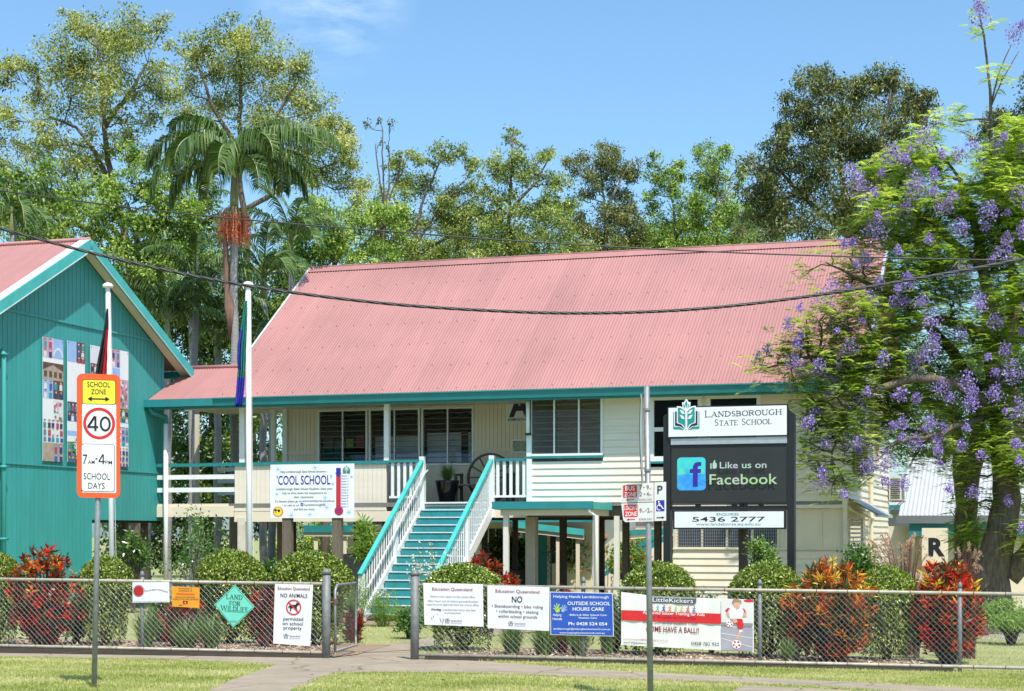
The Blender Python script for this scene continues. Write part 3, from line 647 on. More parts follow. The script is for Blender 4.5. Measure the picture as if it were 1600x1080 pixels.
b = MB(); b.tube([(ST0+.1, .05, 3.20), (ST0+.1, -.15, 3.12), (ST0+.1, -RUN-.1, zg+.72), (ST0+.1, -RUN-.2, zg+.72)], .022, 8)
obj('grab_rail', sl(b), pm('pale pipe', (.66, .66, .64), .35, .1, 8, metal=.3), stair, local=True)

# ================================================================== BREEZEWAY between the two buildings
TU = -6.05
bw = thing('breezeway', 'raised open breezeway with white slat rails between the teal and cream buildings', 'walkway', uv((TU+UL)/2, 1, 0), -TH)
BM = Matrix.Translation(Vector((-(TU+UL)/2, -1, 0)))
def bl(m): m.v = [tuple(BM@Vector(p)) for p in m.v]; return m
b = MB(); corrugated(b, TU+.02, UL+.02, (-.5, EAVE), (1.6, 5.9)); corrugated(b, TU+.02, UL+.3, (3.7, EAVE), (1.6, 5.9))
b.tube([(TU+.02, 1.6, 5.93), (UL+.6, 1.6, 5.93)], .05, 8); corrugated(b, UL+.02, UL+.5, (.62, 5.4), (1.6, 5.88))
obj('roof', bl(b), M_roof, bw, local=True, smooth=True)
b = MB(); b.box(TU-.02, -.64, 4.775, UL-.001, -.5, 4.955); b.box(TU+.02, -.497, 4.72, UL-.001, -.46, 4.93); obj('gutter', bl(b), M_teal, bw, local=True)
b = MB(); b.box(TU+.02, -.455, 4.86, UL-.001, 3.3, 4.9); obj('soffit', bl(b), M_cream, bw, local=True)
b = MB(); b.box(TU+.02, -.02, 2.3, pu0-.01, 3.2, FLZ); b.box(TU+.02, -.05, 2.14, pu0-.01, -.022, 2.40); obj('floor_deck', bl(b), M_cream, bw, local=True)
b = MB(); b.box(TU+.02, -.05, 3.36, pu0-.03, .05, 3.44); obj('handrail', bl(b), M_teal, bw, local=True)
for z in (3.05, 2.74): b = MB(); b.box(TU+.02, -.03, z, pu0-.01, .03, z+.11); obj('slat_rail', bl(b), M_white, bw, local=True)
for z in (3.36, 3.05, 2.74): b = MB(); b.box(TU+.02, 3.1, z, UL+1.5, 3.15, z+.1); obj('slat_rail', bl(b), M_white, bw, local=True)
u = bf(309, 700, 3.1)[0]; b = MB(); b.box(u-.06, 3.04, 0, u+.06, 3.09, 4.86); obj('post', bl(b), M_cream, bw, local=True)
u = bf(260.5, 720, -.1)[0]; b = MB(); b.tube([(TU+.02+.08, -.55, 4.8), (TU+.14, -.5, 4.66), (u, -.14, 4.56), (u, -.14, 4.40)], .06, 10); b.tube([(u, -.14, 4.402), (u, -.14, -.1)], .058, 10, m=1); obj('downpipe', bl(b), [M_teal, M_white], bw, local=True, smooth=True)

# ================================================================== TEAL BUILDING (gable end)
TB = -5.72; vA, zA = tf(141, 376, TB); vR, zR = tf(300, 579, TB); K = (zA-zR)/(vR-vA); vL = 2*vA-vR; vW = tf(255, 700, TU)[0]; vO = tf(140, 850, TU)[0]
teal = thing('teal_hall', 'teal board hall with a steep gable end and red corrugated roof', 'building', uv(TU, vA, 0), -TH)
LM = Matrix.Translation(Vector((-TU, -vA, 0)))
def tl(m): m.v = [tuple(LM@Vector(p)) for p in m.v]; return m
def rz(v): return zA-K*abs(v-vA)
b = MB(); v = vA-(vR-vA)+.7; STEP = .165
while v < vW-.01:
    e = min(v+STEP-.014, vW); zb = 2.05 if v > vO else -.3
    for s, t in ((v, e),) if not (v < vA < e) else ((v, vA), (vA, e)):
        b.prism([(TU, s, zb), (TU, t, zb), (TU, t, rz(t)-.14), (TU, s, rz(s)-.14)], (-.03, 0, 0))
    v += STEP
b.prism([(TU-.012, vL+.7, -.3), (TU-.012, vO, -.3), (TU-.012, vO, 2.05), (TU-.012, vW, 2.05), (TU-.012, vW, rz(vW)-.15), (TU-.012, vA, rz(vA)-.15), (TU-.012, vL+.7, rz(vL+.7)-.15)], (-.08, 0, 0))
b.box(TU, vL+.7, 6.40, TU+.03, vW, 6.45); b.box(TU, vL+.7, 3.20, TU+.025, vW, 3.235)
b.box(TU-.05, vW-.10, 2.05, TU+.012, vW+.02, rz(vW)-.2); b.box(TU-9, vL+.7, -.3, TU-.1, vL+.75, rz(vL+.7)-.1); b.box(TU-9, vW-.05, 2.05, TU-.1, vW, rz(vW)-.1)
obj('wall', tl(b), M_tealwall, teal, local=True)
b = MB(); corrugated(b, TU-12, TB, (vL, zR), (vA, zA)); corrugated(b, TU-12, TB, (vR, zR), (vA, zA), seg=4); b.tube([(TU-12, vA, zA+.03), (TB, vA, zA+.03)], .05, 8)
rf = obj('roof', tl(b), M_roof, teal, local=True, smooth=True)
b = MB()
for e in (vL, vR): b.bar((TB-.12, e, zR+.028), (TB-.12, vA, zA+.028), .26, .02)
obj('barge_capping', tl(b), pm('pale lilac flashing', (.56, .54, .57), .4, .1, 5), rf, local=True)
b = MB()
for e in (vL, vR): b.bar((TB+.02, e, zR-.10), (TB+.02, vA, zA-.10), .04, .24)
obj('barge_board', tl(b), M_tealb, teal, local=True)
b = MB()
for e in (vL, vR): b.bar((TB+.035, e, zR-.225), (TB+.035, vA, zA-.225), .03, .018)
obj('barge_trim', tl(b), pm('pale trim', (.6, .62, .62), .5, .1), teal, local=True)
b = MB()
for e in (vL, vR): b.bar(((TU+TB)/2+.01, e, zR-.13), ((TU+TB)/2+.01, vA, zA-.13), TB-TU-.03, .02)
obj('soffit', tl(b), M_cream, teal, local=True)
b = MB(); b.box(TU-12, vR-.03, zR-.18, TB, vR+.09, zR-.02); b.box(TU-12, vL-.09, zR-.18, TB, vL+.03, zR-.02); obj('gutter', tl(b), M_teal, teal, local=True)
for v, w in ((vO-.0, .15), (vW-.25, .14), ((vO+vW)/2+.5, .12)): b = MB(); b.box(TU-.35-w, v, -.3, TU-.35, v+w, 2.05); obj('stump', tl(b), M_stumpd, teal, local=True)
b = MB(); b.box(TU-9, vO, 2.0, TU-.1, vW, 2.045); obj('floor_deck', tl(b), M_dark, teal, local=True)
yv = tf(3, 700, TU+.06)[0]; b = MB(); zz = tf(3, 548, TU+.06)[1]
b.tube([(TU+.02, yv, zz), (TU+.10, yv, zz-.05), (TU+.10, yv, -.2)], .055, 10)
for z in (zz-.1, 3.1, 1.6): b.box(TU+.02, yv-.08, z, TU+.17, yv+.08, z+.05)
obj('downpipe', tl(b), M_tealwall, teal, local=True, smooth=True)

# ================================================================== SCHOOL NAME SIGN
def school_logo(f, x0, y0, k, white, d=.006, plate=True):
    """open book with a sprig of leaves; x0,y0,k map the drawing's own units to picture columns"""
    T = lambda pts: [(x0+a*k, y0+c*k) for a, c in pts]; Mx = lambda pts: [(670-a, c) for a, c in pts][::-1]
    if plate:
        left = [(335,52),(308,92),(288,92),(294,150),(270,138),(230,134),(230,182),(180,182),(180,412),(262,410),(335,450)]
        f.poly('emblem', white, T(left+[(670-a, c) for a, c in left[::-1][1:-1]]), d, .012)
    for pts, mat in (([(190,202),(200,202),(200,370),(262,372),(318,410),(255,400),(190,398)], M_tealink), ([(211,195),(230,195),(230,328),(282,348),(322,402),(270,366),(211,356)], M_ink),
                     ([(242,150),(275,156),(322,192),(324,385),(298,344),(242,318)], M_tealink)):
        f.poly('emblem', mat, T(pts), d+.003); f.poly('emblem', mat, T(Mx(pts)), d+.003)
    f.poly('emblem', M_tealink, T([(335,72),(350,110),(335,160),(320,110)]), d+.003)
    for s in (0, 1):
        q = (lambda p: T(Mx(p))) if s else T
        f.poly('emblem', M_tealink, q([(302,108),(318,128),(322,165),(304,140)]), d+.003)
        for dy in (0, 58): f.poly('emblem', white, q([(262,175+dy),(300,188+dy),(320,225+dy),(285,222+dy)]), d+.005)
    f.poly('emblem', white, T([(329,170),(341,170),(343,400),(327,400)]), d+.005)
K18 = math.cos(TH); D = 29.0; s = F/D; gp = B(1139, D)
t = thing('school_sign', 'school name sign with lit screen between two black posts', 'sign', gp, -TH)
f = face(t, 1139, HY+(CAMH-gp.z)*s, s); f.kx = K18
def box3(name, mat, x0, y0, x1, y1, ya, yb, par=None):  # solid between local depths ya<yb on the current sign
    a, c = f.pt(x0, y1), f.pt(x1, y0); b = MB(); b.box(a.x, ya, a.z, c.x, yb, c.z); return obj(name, b, mat, par or t, local=True)
by = f.by
b = MB(); a = f.pt(1040, 648); b.box(a.x, -.04, -.1, a.x+.12, .14, a.z); b.prism([(a.x, -.04, a.z), (a.x+.12, -.04, a.z), (a.x+.12, -.04, a.z+.08)], (0, .18, 0)); obj('post', b, M_black, t, local=True)
b = MB(); a = f.pt(1226, 650); b.box(a.x, -.04, -.1, a.x+.12, .14, a.z); b.prism([(a.x, -.04, a.z), (a.x+.12, -.04, a.z), (a.x, -.04, a.z+.10)], (0, .18, 0)); obj('post', b, M_black, t, local=True)
box3('name_board', M_black, 1047, 634, 1228, 684, -.08, -.041); f.y = -.08
f.rect('name_face', M_signw, 1049, 636, 1226, 681.5, .003)
school_logo(f, 1030, 615, 1/7.27, M_signw, .004)
SERIF = []                                           # small roman capitals drawn stroke by stroke
def serif_text(f, mat, s, x0, x1, yb, h, slope=0., big=(), d=.006):
    w = {'I': .42, 'L': .74, 'S': .66, 'E': .76, 'F': .72, 'W': 1.35, 'O': 1.02, 'G': 1.0, 'H': 1.02, 'N': 1.02, 'D': .98, 'A': 1.0, 'R': .88, 'C': .9, 'B': .82, 'T': .86, 'U': .96, ' ': .5}
    gap = .16; tot = sum((w[c]*(1.25 if i in big else 1)+gap) for i, c in enumerate(s))-gap; k = (x1-x0)/tot; x = x0
    for i, c in enumerate(s):
        g = 1.25 if i in big else 1; W = w[c]*k*g; H = h*g; st = .145*k; th = .075*k
        X = lambda u: x+u*W
        Y = lambda v, xx: yb-v*H+slope*(xx-x0)
        def ln(u0, v0, u1, v1, wd): f.line('lettering', mat, [(X(u0), Y(v0, X(u0))), (X(u1), Y(v1, X(u1)))], wd, d)
        def serif(u, v): f.line('lettering', mat, [(X(u)-st*1.3, Y(v, X(u))), (X(u)+st*1.3, Y(v, X(u)))], th*1.1, d)
        def arc(cu, cv, ru, rv, a0, a1, n=14):
            for q in range(n):
                a, b_ = R(a0+(a1-a0)*q/n), R(a0+(a1-a0)*(q+1)/n); wd = th+(st*1.1-th)*abs(math.cos((a+b_)/2))
                ln(cu+ru*math.cos(a), cv+rv*math.sin(a), cu+ru*math.cos(b_), cv+rv*math.sin(b_), wd)
        l, r_ = .14, .86
        if c in 'LEFDRBHNIT':
            u = .5 if c in 'IT' else l
            ln(u, 0, u, 1, st if c != 'N' else th); serif(u, 0); serif(u, 1)
        if c == 'L': ln(l, .02, .95, .02, th); ln(.95, 0, .95, .2, th)
        if c in 'EF':
            ln(l, .98, .92, .98, th); ln(.92, 1, .92, .82, th); ln(l, .52, .72, .52, th)
            if c == 'E': ln(l, .02, .96, .02, th); ln(.96, 0, .96, .2, th)
        if c == 'D': arc(.3, .5, .66, .48, -90, 90); ln(l, .98, .3, .98, th); ln(l, .02, .3, .02, th)
        if c in 'BR':
            arc(.42, .75, .42, .23, -90, 90, 8); ln(l, .98, .42, .98, th); ln(l, .52, .42, .52, th)
            if c == 'B': arc(.42, .27, .5, .25, -90, 90, 8); ln(l, .02, .42, .02, th)
            else: ln(.42, .52, .95, .02, st)
        if c == 'H': ln(r_, 0, r_, 1, st); serif(r_, 0); serif(r_, 1); ln(l, .52, r_, .52, th)
        if c == 'N': ln(r_, 0, r_, 1, th); serif(r_, 1); ln(l, 1, r_, 0, st)
        if c == 'T': ln(.03, .98, .97, .98, th); ln(.03, 1, .03, .8, th); ln(.97, 1, .97, .8, th)
        if c == 'A': ln(.08, 0, .5, 1, th); ln(.5, 1, .9, 0, st); ln(.25, .36, .75, .36, th); serif(.08, 0); serif(.9, 0)
        if c == 'O': arc(.5, .5, .46, .5, 0, 360, 22)
        if c in 'CG':
            arc(.52, .5, .46, .5, 45, 315, 18)
            if c == 'G': ln(.86, .05, .86, .42, st); serif(.86, .42)
            else: ln(.86, .82, .86, 1, th)
        if c == 'U': ln(l, .3, l, 1, st); serif(l, 1); ln(r_, .3, r_, 1, th); serif(r_, 1); arc(.5, .3, .36, .3, 180, 360, 10)
        if c == 'S': arc(.5, .74, .36, .24, 30, 270, 12); arc(.5, .26, .4, .24, 90, -150, 12)
        if c == 'W': ln(.02, 1, .28, 0, st); ln(.28, 0, .5, 1, th); ln(.5, 1, .74, 0, st); ln(.74, 0, .98, 1, th); serif(.02, 1); serif(.98, 1)
        x += W+gap*k
serif_text(f, M_ink, 'LANDSBOROUGH', 1104.5, 1218.5, 651.7, 7.9, -.016, (0,))
serif_text(f, M_ink, 'STATE SCHOOL', 1119, 1204, 665.2, 7.6, -.012, (0, 6))
f.text(M_tealink, 'Your Future Our Focus', 1125.5, 1197, 675.3, 5.2, bold=0.0042, shear=.25)
box3('light_box', pm('brushed aluminium', (.52, .53, .54), .35, .1, 12, metal=.6), 1052, 684.5, 1226, 694, -.06, .06)
box3('screen_cabinet', M_black, 1051, 694.5, 1226.5, 786, -.03, .12); f.y = -.03
f.rect('screen', pm('dark screen', (.022, .025, .023), .55, .25, 1.5), 1053, 696, 1225, 785, .003)
M_ledb = emitmat('lit cyan pixels', (.03, .52, .85), .75, (.10, .85, .62)); M_ledb2 = emitmat('lit blue pixels', (.02, .30, .85), .85, (.05, .45, .9)); M_ledg = emitmat('lit green pixels', (.35, .75, .22), .8, (.55, .62, .60)); M_ledp = emitmat('lit pale pixels', (.62, .60, .75), .8, (.35, .8, .5))
M_lede = emitmat('lit teal pixels', (.06, .85, .68), .75, (.04, .72, .85))
f.rect('lit_tile', M_ledb2, 1061, 714, 1104.5, 766, .005, r=6); f.rect('lit_tile', M_lede, 1061.5, 714.5, 1104, 738, .0065, r=5); f.rect('lit_tile', M_ledb, 1062, 731, 1103.5, 741, .007)
f.poly('lit_tile', M_navy, [(1085, 760.5), (1085, 739), (1080.5, 739), (1080.5, 732.5), (1085, 732.5), (1085, 728), (1088, 722.8), (1092, 721.5), (1098, 721.5), (1098, 728), (1094, 728), (1092.6, 730), (1092.6, 732.5), (1098, 732.5), (1097, 739), (1092.6, 739), (1092.6, 760.5)], .009)
for pts in ([(1111.5, 724), (1113.5, 724), (1113.5, 732.5), (1111.5, 732.5)], [(1115, 724.5), (1117, 720), (1118.5, 718.5), (1119.5, 723.5), (1121.5, 724.5), (1121, 731.5), (1116, 732.5), (1115, 731)]): f.poly('lit_lettering', M_ledp, pts, .006)
f.text(M_ledp, 'Like us on', 1126.5, 1196, 732, 10, bold=0.0063, name='lit_lettering')
f.text(M_ledg, 'Facebook', 1111, 1212, 757, 16, bold=0.007, name='lit_lettering')
box3('cross_bar', M_black, 1051, 786.5, 1226.5, 788.0, .0, .06); box3('cross_bar', M_black, 1051, 790.5, 1226.5, 797, .0, .06)
for x in (1083, 1138, 1178): box3('bracket', M_black, x+5, 788.0, x+13, 790.5, .0, .05)
box3('phone_board', M_black, 1055.5, 797.5, 1224, 827, -.07, .05); f.y = -.07
f.rect('phone_face', M_signw, 1058, 799.5, 1221.5, 824.5, .003)
f.text(M_tealink, 'ENQUIRIES', 1122, 1155, 805.6, 4.0, bold=0.0035); f.text(M_ink, '5436 2777', 1085, 1194, 815, 7.4, bold=0.007); f.text(M_tealink, 'www.landsborss.eq.edu.au', 1091, 1187, 821, 4.2)
f.y = -.07

# ================================================================== SCHOOL ZONE SIGN
def four(f, x0, x1, y0, y1, w, d):                   # open highway numeral
    xs_ = x0+(x1-x0)*.74; yb = y0+(y1-y0)*.73
    f.line('lettering', M_ink, [(xs_, y0), (xs_, y1)], w, d); f.line('lettering', M_ink, [(x0, yb), (x1, yb)], w*.9, d+.0003); f.line('lettering', M_ink, [(xs_-w*.2, y0), (x0+w*.4, yb-w*.2)], w, d+.0006)
def oval(f, cx, cy, rx, ry, w, d, n=28):
    for k in range(n): a, c = 2*math.pi*k/n, 2*math.pi*(k+1)/n; f.poly('lettering', M_ink, [(cx+rx*math.cos(a), cy+ry*math.sin(a)), (cx+rx*math.cos(c), cy+ry*math.sin(c)), (cx+(rx-w)*math.cos(c), cy+(ry-w)*math.sin(c)), (cx+(rx-w)*math.cos(a), cy+(ry-w)*math.sin(a))], d)
D = 19.0; s = F/D; gp = B(147, D)
t = thing('school_zone_sign', 'orange framed school zone sign with speed limit 40 on a leaning steel pole', 'road sign', gp, R(2), tilt=R(1.15))
f = face(t, 147, HY+(CAMH-gp.z)*s, s); f.y = -.045
f.lean = math.tan(R(1.15))
b = MB(); b.tube([(0, 0, -.3), (0, 0, (f.by-595)/s)], .030, 12); obj('pole', b, M_galv, t, local=True, smooth=True)
f.rect('sign_panel', M_orange, 121.5, 585, 188.5, 778, 0, .012, r=9)
f.rect('sign_face', M_signw, 130, 632, 182.5, 770, .002, r=1); f.rect('sign_face', M_ink, 130, 594, 182, 632.5, .003, r=4); f.rect('sign_face', M_yellow, 130.8, 594.8, 181.2, 631.7, .0045, r=3.6)
f.text(M_ink, 'SCHOOL', 138, 173.5, 605.5, 8, bold=0.0035, d=.007); f.text(M_ink, 'ZONE', 144, 167, 616.5, 7.8, bold=0.0035, d=.007)
f.line('lettering', M_ink, [(142, 624), (169, 624)], 2, .007); f.poly('lettering', M_ink, [(138.5, 624), (145, 620), (145, 628)], .007); f.poly('lettering', M_ink, [(172.5, 624), (166, 620), (166, 628)], .007)
f.ring('sign_face', M_red, 156.3, 662, 20.2, 24.8, .005); four(f, 138, 155, 651, 674, 3.4, .006); oval(f, 165.8, 662.6, 8.6, 11.8, 3.3, .006)
f.rect('sign_face', M_ink, 128.4, 694, 180.5, 768.5, .004, r=4); f.rect('sign_face', M_signw, 129.3, 694.9, 179.6, 767.6, .0055, r=3.6)
f.text(M_ink, '7', 131, 138.3, 726, 15.5, bold=0.0028, d=.008); f.text(M_ink, 'AM', 139, 149.5, 725.5, 6, bold=0.00175, d=.008); f.text(M_ink, '-', 150.5, 154, 722, 15, d=.008, bold=0.0035); four(f, 155.3, 165.3, 710, 725.5, 2.0, .008); f.text(M_ink, 'PM', 166, 176.5, 725.5, 6, bold=0.00175, d=.008)
f.text(M_ink, 'SCHOOL', 132.5, 173.5, 749.5, 10, bold=0.0021, d=.008); f.text(M_ink, 'DAYS', 139.5, 165, 764, 9.6, bold=0.0021, d=.008)
b = MB()
for y in (610, 650, 700, 760): b.box(-.06, .034, (f.by-y)/s, .06, -.033, (f.by-y)/s+.03)
obj('clamps', b, M_galv, t, local=True)

# ================================================================== BUS ZONE SIGN
D = 18.0; s = F/D; gp = B(1016.5, D)
t = thing('bus_zone_sign', 'tall grey steel pole carrying bus zone, loading zone and disabled parking plates', 'road sign', gp, R(-2), tilt=R(-.72))
f = face(t, 1016.5, HY+(CAMH-gp.z)*s, s); f.y = -.04; f.lean = math.tan(R(-.72))
b = MB(); b.tube([(0, 0, -.3), (0, 0, (f.by-604)/s)], [.032, .029], 14); obj('pole', b, M_galv, t, local=True, smooth=True)
M_plate = pm('dull white plate', (.60, .61, .60), .4, .05, 8, dirt=.1)
f.poly('bus_plate', M_plate, [(970.5, 757), (1021.3, 754.5), (1021.3, 784.2), (970.5, 785.2)], 0, .004); f.poly('loading_plate', M_plate, [(970.5, 786.2), (1021.3, 785), (1021.3, 815), (977, 815.5), (973.5, 812)], 0, .004); f.poly('parking_plate', M_plate, [(1022.2, 754.5), (1040.5, 753.5), (1040.5, 814), (1022.2, 814.5)], 0, .004)
f.line('border', M_maroon, [(1021.6, 753), (1021.6, 815)], .8, .002); f.line('border', M_maroon, [(971, 785.6), (1021.3, 784.6)], .8, .002)
for y0, y1, a, c in ((758, 777, 'BUS', 'ZONE'), (788.5, 807.5, 'LOADING', 'ZONE')):
    o = 0 if a == 'BUS' else 1.2
    f.rect('bus_square' if a == 'BUS' else 'loading_square', M_red, 973.5+o, y0, 995+o, y1, .003, r=1.2)
    f.text(M_signw, a, (977 if a == 'BUS' else 974.5)+o, (991.5 if a == 'BUS' else 994)+o, y0+8.2, 6.6, bold=0.00525 if a == 'BUS' else 0); f.text(M_signw, c, 975.5+o, 993.5+o, y0+17.6, 6.8, bold=0.0042)
    f.line('lettering', M_red, [(980+o, y1+4), (991+o, y1+3.6)], 1.3); f.poly('lettering', M_red, [(977.5+o, y1+4), (981.5+o, y1+2), (981.5+o, y1+6)])
    f.text(M_maroon, 'SCHOOL DAYS', 998, 1018.5, y1+5.2, 3.1)
f.text(M_maroon, '7', 999, 1002.5, 765, 7); f.text(M_ink, '-', 1004.5, 1007, 764, 8); f.text(M_maroon, '9', 1010, 1013.5, 765, 7); f.text(M_maroon, 'AM', 1014, 1017.5, 764.6, 2.2)
f.text(M_maroon, '2', 999, 1003, 775.3, 6.6); f.text(M_ink, '-', 1005.5, 1008, 774.5, 8); f.text(M_maroon, '4', 1010, 1013.5, 775, 6.6); f.text(M_maroon, 'PM', 1014, 1017.5, 774.6, 2.2)
f.text(M_maroon, '9', 999, 1002.5, 801, 7); f.text(M_maroon, 'AM', 1003, 1007, 800.6, 2.2); f.text(M_ink, '-', 1008, 1010, 800, 8); f.text(M_maroon, '2', 1011, 1014.5, 801, 7); f.text(M_maroon, 'PM', 1015, 1019, 800.6, 2.2)
f.text(M_ink, 'P', 1026.8, 1035, 772, 13, bold=0.007)
f.rect('blue_square', pm('parking blue', (.02, .02, .30), .4, .1), 1025, 782, 1037.8, 799, .003)
W2 = M_signw; f.disc('access_symbol', W2, 1029, 784.3, 1.1, .005); f.line('access_symbol', W2, [(1029.2, 785.5), (1029.6, 790.5), (1033.2, 790.8), (1035, 795.2), (1036.8, 794.6)], 1.3, .0055); f.line('access_symbol', W2, [(1029.3, 788), (1032.2, 788.2)], 1, .005)
for k in range(14):
    a, c = R(60+k*20), R(80+k*20); f.line('access_symbol', W2, [(1029.6+3.6*math.cos(a), 793.5+3.9*math.sin(a)), (1029.6+3.6*math.cos(c), 793.5+3.9*math.sin(c))], 1, .005)
f.line('lettering', M_ink, [(1025.5, 809.3), (1034.5, 809)], 1.3); f.poly('lettering', M_ink, [(1037.8, 809), (1033.8, 807), (1033.8, 811)])
b = MB(); h0, h1 = (f.by-755)/s, (f.by-617)/s; n = 12      # long plate turned edge-on towards the road
for k in range(n): 
    z0, z1 = h0+(h1-h0)*k/n, h0+(h1-h0)*(k+1)/n; w0_, w1_ = .30*math.sin(math.pi*max(.06, k/n))**.35, .30*math.sin(math.pi*min(.94, (k+1)/n))**.35
    for sg, o in ((1, .004), (-1, -.004)):
        q = [(-.045-.0-.05*w0_/.3*.9+o*0, -.03-w0_, z0), (-.045, -.03+w0_, z0), (-.045, -.03+w1_, z1), (-.045-.05*w1_/.3*.9, -.03-w1_, z1)]
        q = [(x+o, y, z) for x, y, z in q]; b.add(q, [(0,1,2,3) if sg < 0 else (3,2,1,0)])
obj('side_plate', b, M_plate, t, local=True)
b = MB()
for y in (640, 735, 765, 806): b.tube([(0, 0, (f.by-y)/s-.012), (0, 0, (f.by-y)/s+.012)], .038, 12)
obj('clamps', b, M_galv, t, local=True)

# ================================================================== COOL SCHOOL SIGN
D = 36.0; s = F/D; gp = B(489, D)
t = thing('cool_school_sign', 'white cool school board with a red thermometer on grey timber posts', 'sign', gp, -TH)
f = face(t, 489, HY+(CAMH-gp.z)*s, s); f.kx = K18; f.y = -.06
f.rect('board', M_signw, 421.5, 725.5, 557, 809.5, 0, .02)
f.text(M_ink, 'Help Landsborough State School become a', 438, 513, 738.5, 3.4, bold=0.0035); f.text(M_navy, "'COOL SCHOOL'", 432, 521, 757, 14, bold=0.0105)
for s_, x0, x1, y in (('Landsborough State School Students need your', 431, 523, 765.5), ('help to drive down the temperature to', 441, 513, 772), ('their classrooms.', 460, 493, 778.3), ('or visit us on', 444, 468.5, 791), ('/LandsboroughSS', 476, 511, 790.5), ('and find out more.', 460, 494.5, 797.3), ('To donate please go to', 429, 472.5, 784.8)): f.text(M_ink, s_, x0, x1, y, 3.5, bold=0.0028)
f.text(M_navy, 'www.landsborss.eq.edu.au', 473.5, 526, 784.3, 3.5, bold=0.0028); f.rect('lettering', M_navy, 471, 786, 475.3, 791); f.text(M_signw, 'f', 472.5, 474.5, 790.8, 3.8, d=.007)
f.rect('thermometer', M_navy, 528.4, 732, 535.8, 794); f.rect('thermometer', M_red, 529, 743, 535.2, 794, .0045); f.poly('thermometer', M_navy, [(529, 732), (534.5, 732), (535.2, 743), (532, 746), (528.8, 743)], .006); f.poly('thermometer', M_navy, [(526.8, 739.5), (537.3, 739.5), (532, 745)], .005)
f.disc('thermometer', M_navy, 532.8, 798.5, 7.0, .005); f.disc('thermometer', M_red, 532.8, 798.5, 6.2, .0065)
for y in (796, 798.5, 801): f.line('thermometer', M_navy, [(529, y), (536.5, y-.6)], 1, .008)
for i in range(12): f.text(M_navy, 'Room %d' % (i+1), 537, 548, 745.5+i*4.33, 2.5, bold=0.0042)
M_ice = pm('pale blue ink', (.42, .60, .80), .5, .1, 10)
for cx, cy, r in ((434, 733, 4), (456, 805, 4.5), (486, 804, 4), (432, 772, 3.5), (494, 731, 4), (511, 778, 3.5), (513, 793, 4), (549, 801, 5), (553, 746, 2.5), (523, 757, 3)):
    for a in (0, 60, 120): f.line('snowflakes', M_ice, [(cx+r*math.cos(R(a)), cy+r*math.sin(R(a))), (cx-r*math.cos(R(a)), cy-r*math.sin(R(a)))], 1.1, .002)
f.poly('sun_drawing', pm('orange ink', (.70, .12, .02), .5, .1), [(434+(9.4 if k % 2 else 7.2)*math.cos(R(k*9)), 799.5+(9.2 if k % 2 else 7)*math.sin(R(k*9))) for k in range(40)], .003)
f.disc('sun_drawing', M_yellow, 434, 799.5, 6.6, .0045); f.disc('sun_drawing', M_ink, 430, 797.3, 2, .006); f.disc('sun_drawing', M_ink, 435.5, 798, 2.2, .006); f.line('sun_drawing', M_ink, [(428, 796.6), (437.5, 797.3)], .8, .006); f.disc('sun_drawing', M_ink, 430.5, 801, .7, .006)
school_logo(f, 531.5, 724.5, .0406, M_signw, .003, False); f.text(M_grey, 'Landsborough State School', 538, 552, 736.6, 1)
b = MB(); a = f.pt(528, 809); b.box(a.x-.1, -.038, -.3, a.x+.1, .09, a.z+.9); obj('post', b, M_timber, t, local=True)
b = MB(); a = f.pt(447, 809); b.box(a.x-.1, -.038, -.3, a.x+.1, .09, a.z+.9); obj('post', b, M_timber, t, local=True)

# ================================================================== PERIMETER FENCE, GATE AND THE NOTICES ON IT
FANG = math.atan2(FD.y, FD.x)
M_post = pm('weathered fence post', (.19, .195, .19), .6, .3, 12, metal=.2, dirt=.3)
def chain(b, p0, p1, h, cell=.082, r=.0016):
    d = p1-p0; L = math.hypot(d.x, d.y); ux = Vector((d.x/L, d.y/L, d.z/L)); nrm = Vector((-ux.y, ux.x, 0)); vs = []; fs = []
    def wire(a0, h0, a1, h1, off, r):
        A = p0+ux*a0+Vector((0, 0, h0))+nrm*off; C = p0+ux*a1+Vector((0, 0, h1))+nrm*off; dd = (C-A).normalized(); x = dd.cross(nrm).normalized()*r; y = nrm*r; k = len(vs)
        vs.extend([A+x, A-x*.5+y*.87, A-x*.5-y*.87, C+x, C-x*.5+y*.87, C-x*.5-y*.87]); fs.extend([(k, k+1, k+4, k+3), (k+1, k+2, k+5, k+4), (k+2, k, k+3, k+5)])
    n = int((L+h)/cell)
    for i in range(n+1):
        a = -h+i*cell; jit = random.uniform(-.006, .006)
        s0, s1 = max(a, 0), min(a+h, L)
        if s1-s0 > .02:
            wire(s0, h-(s0-a), s1, h-(s1-a), .003, r*1.15); wire(s0, s0-a, s1, s1-a, -.003, r*.7)
    b.add(vs, fs)
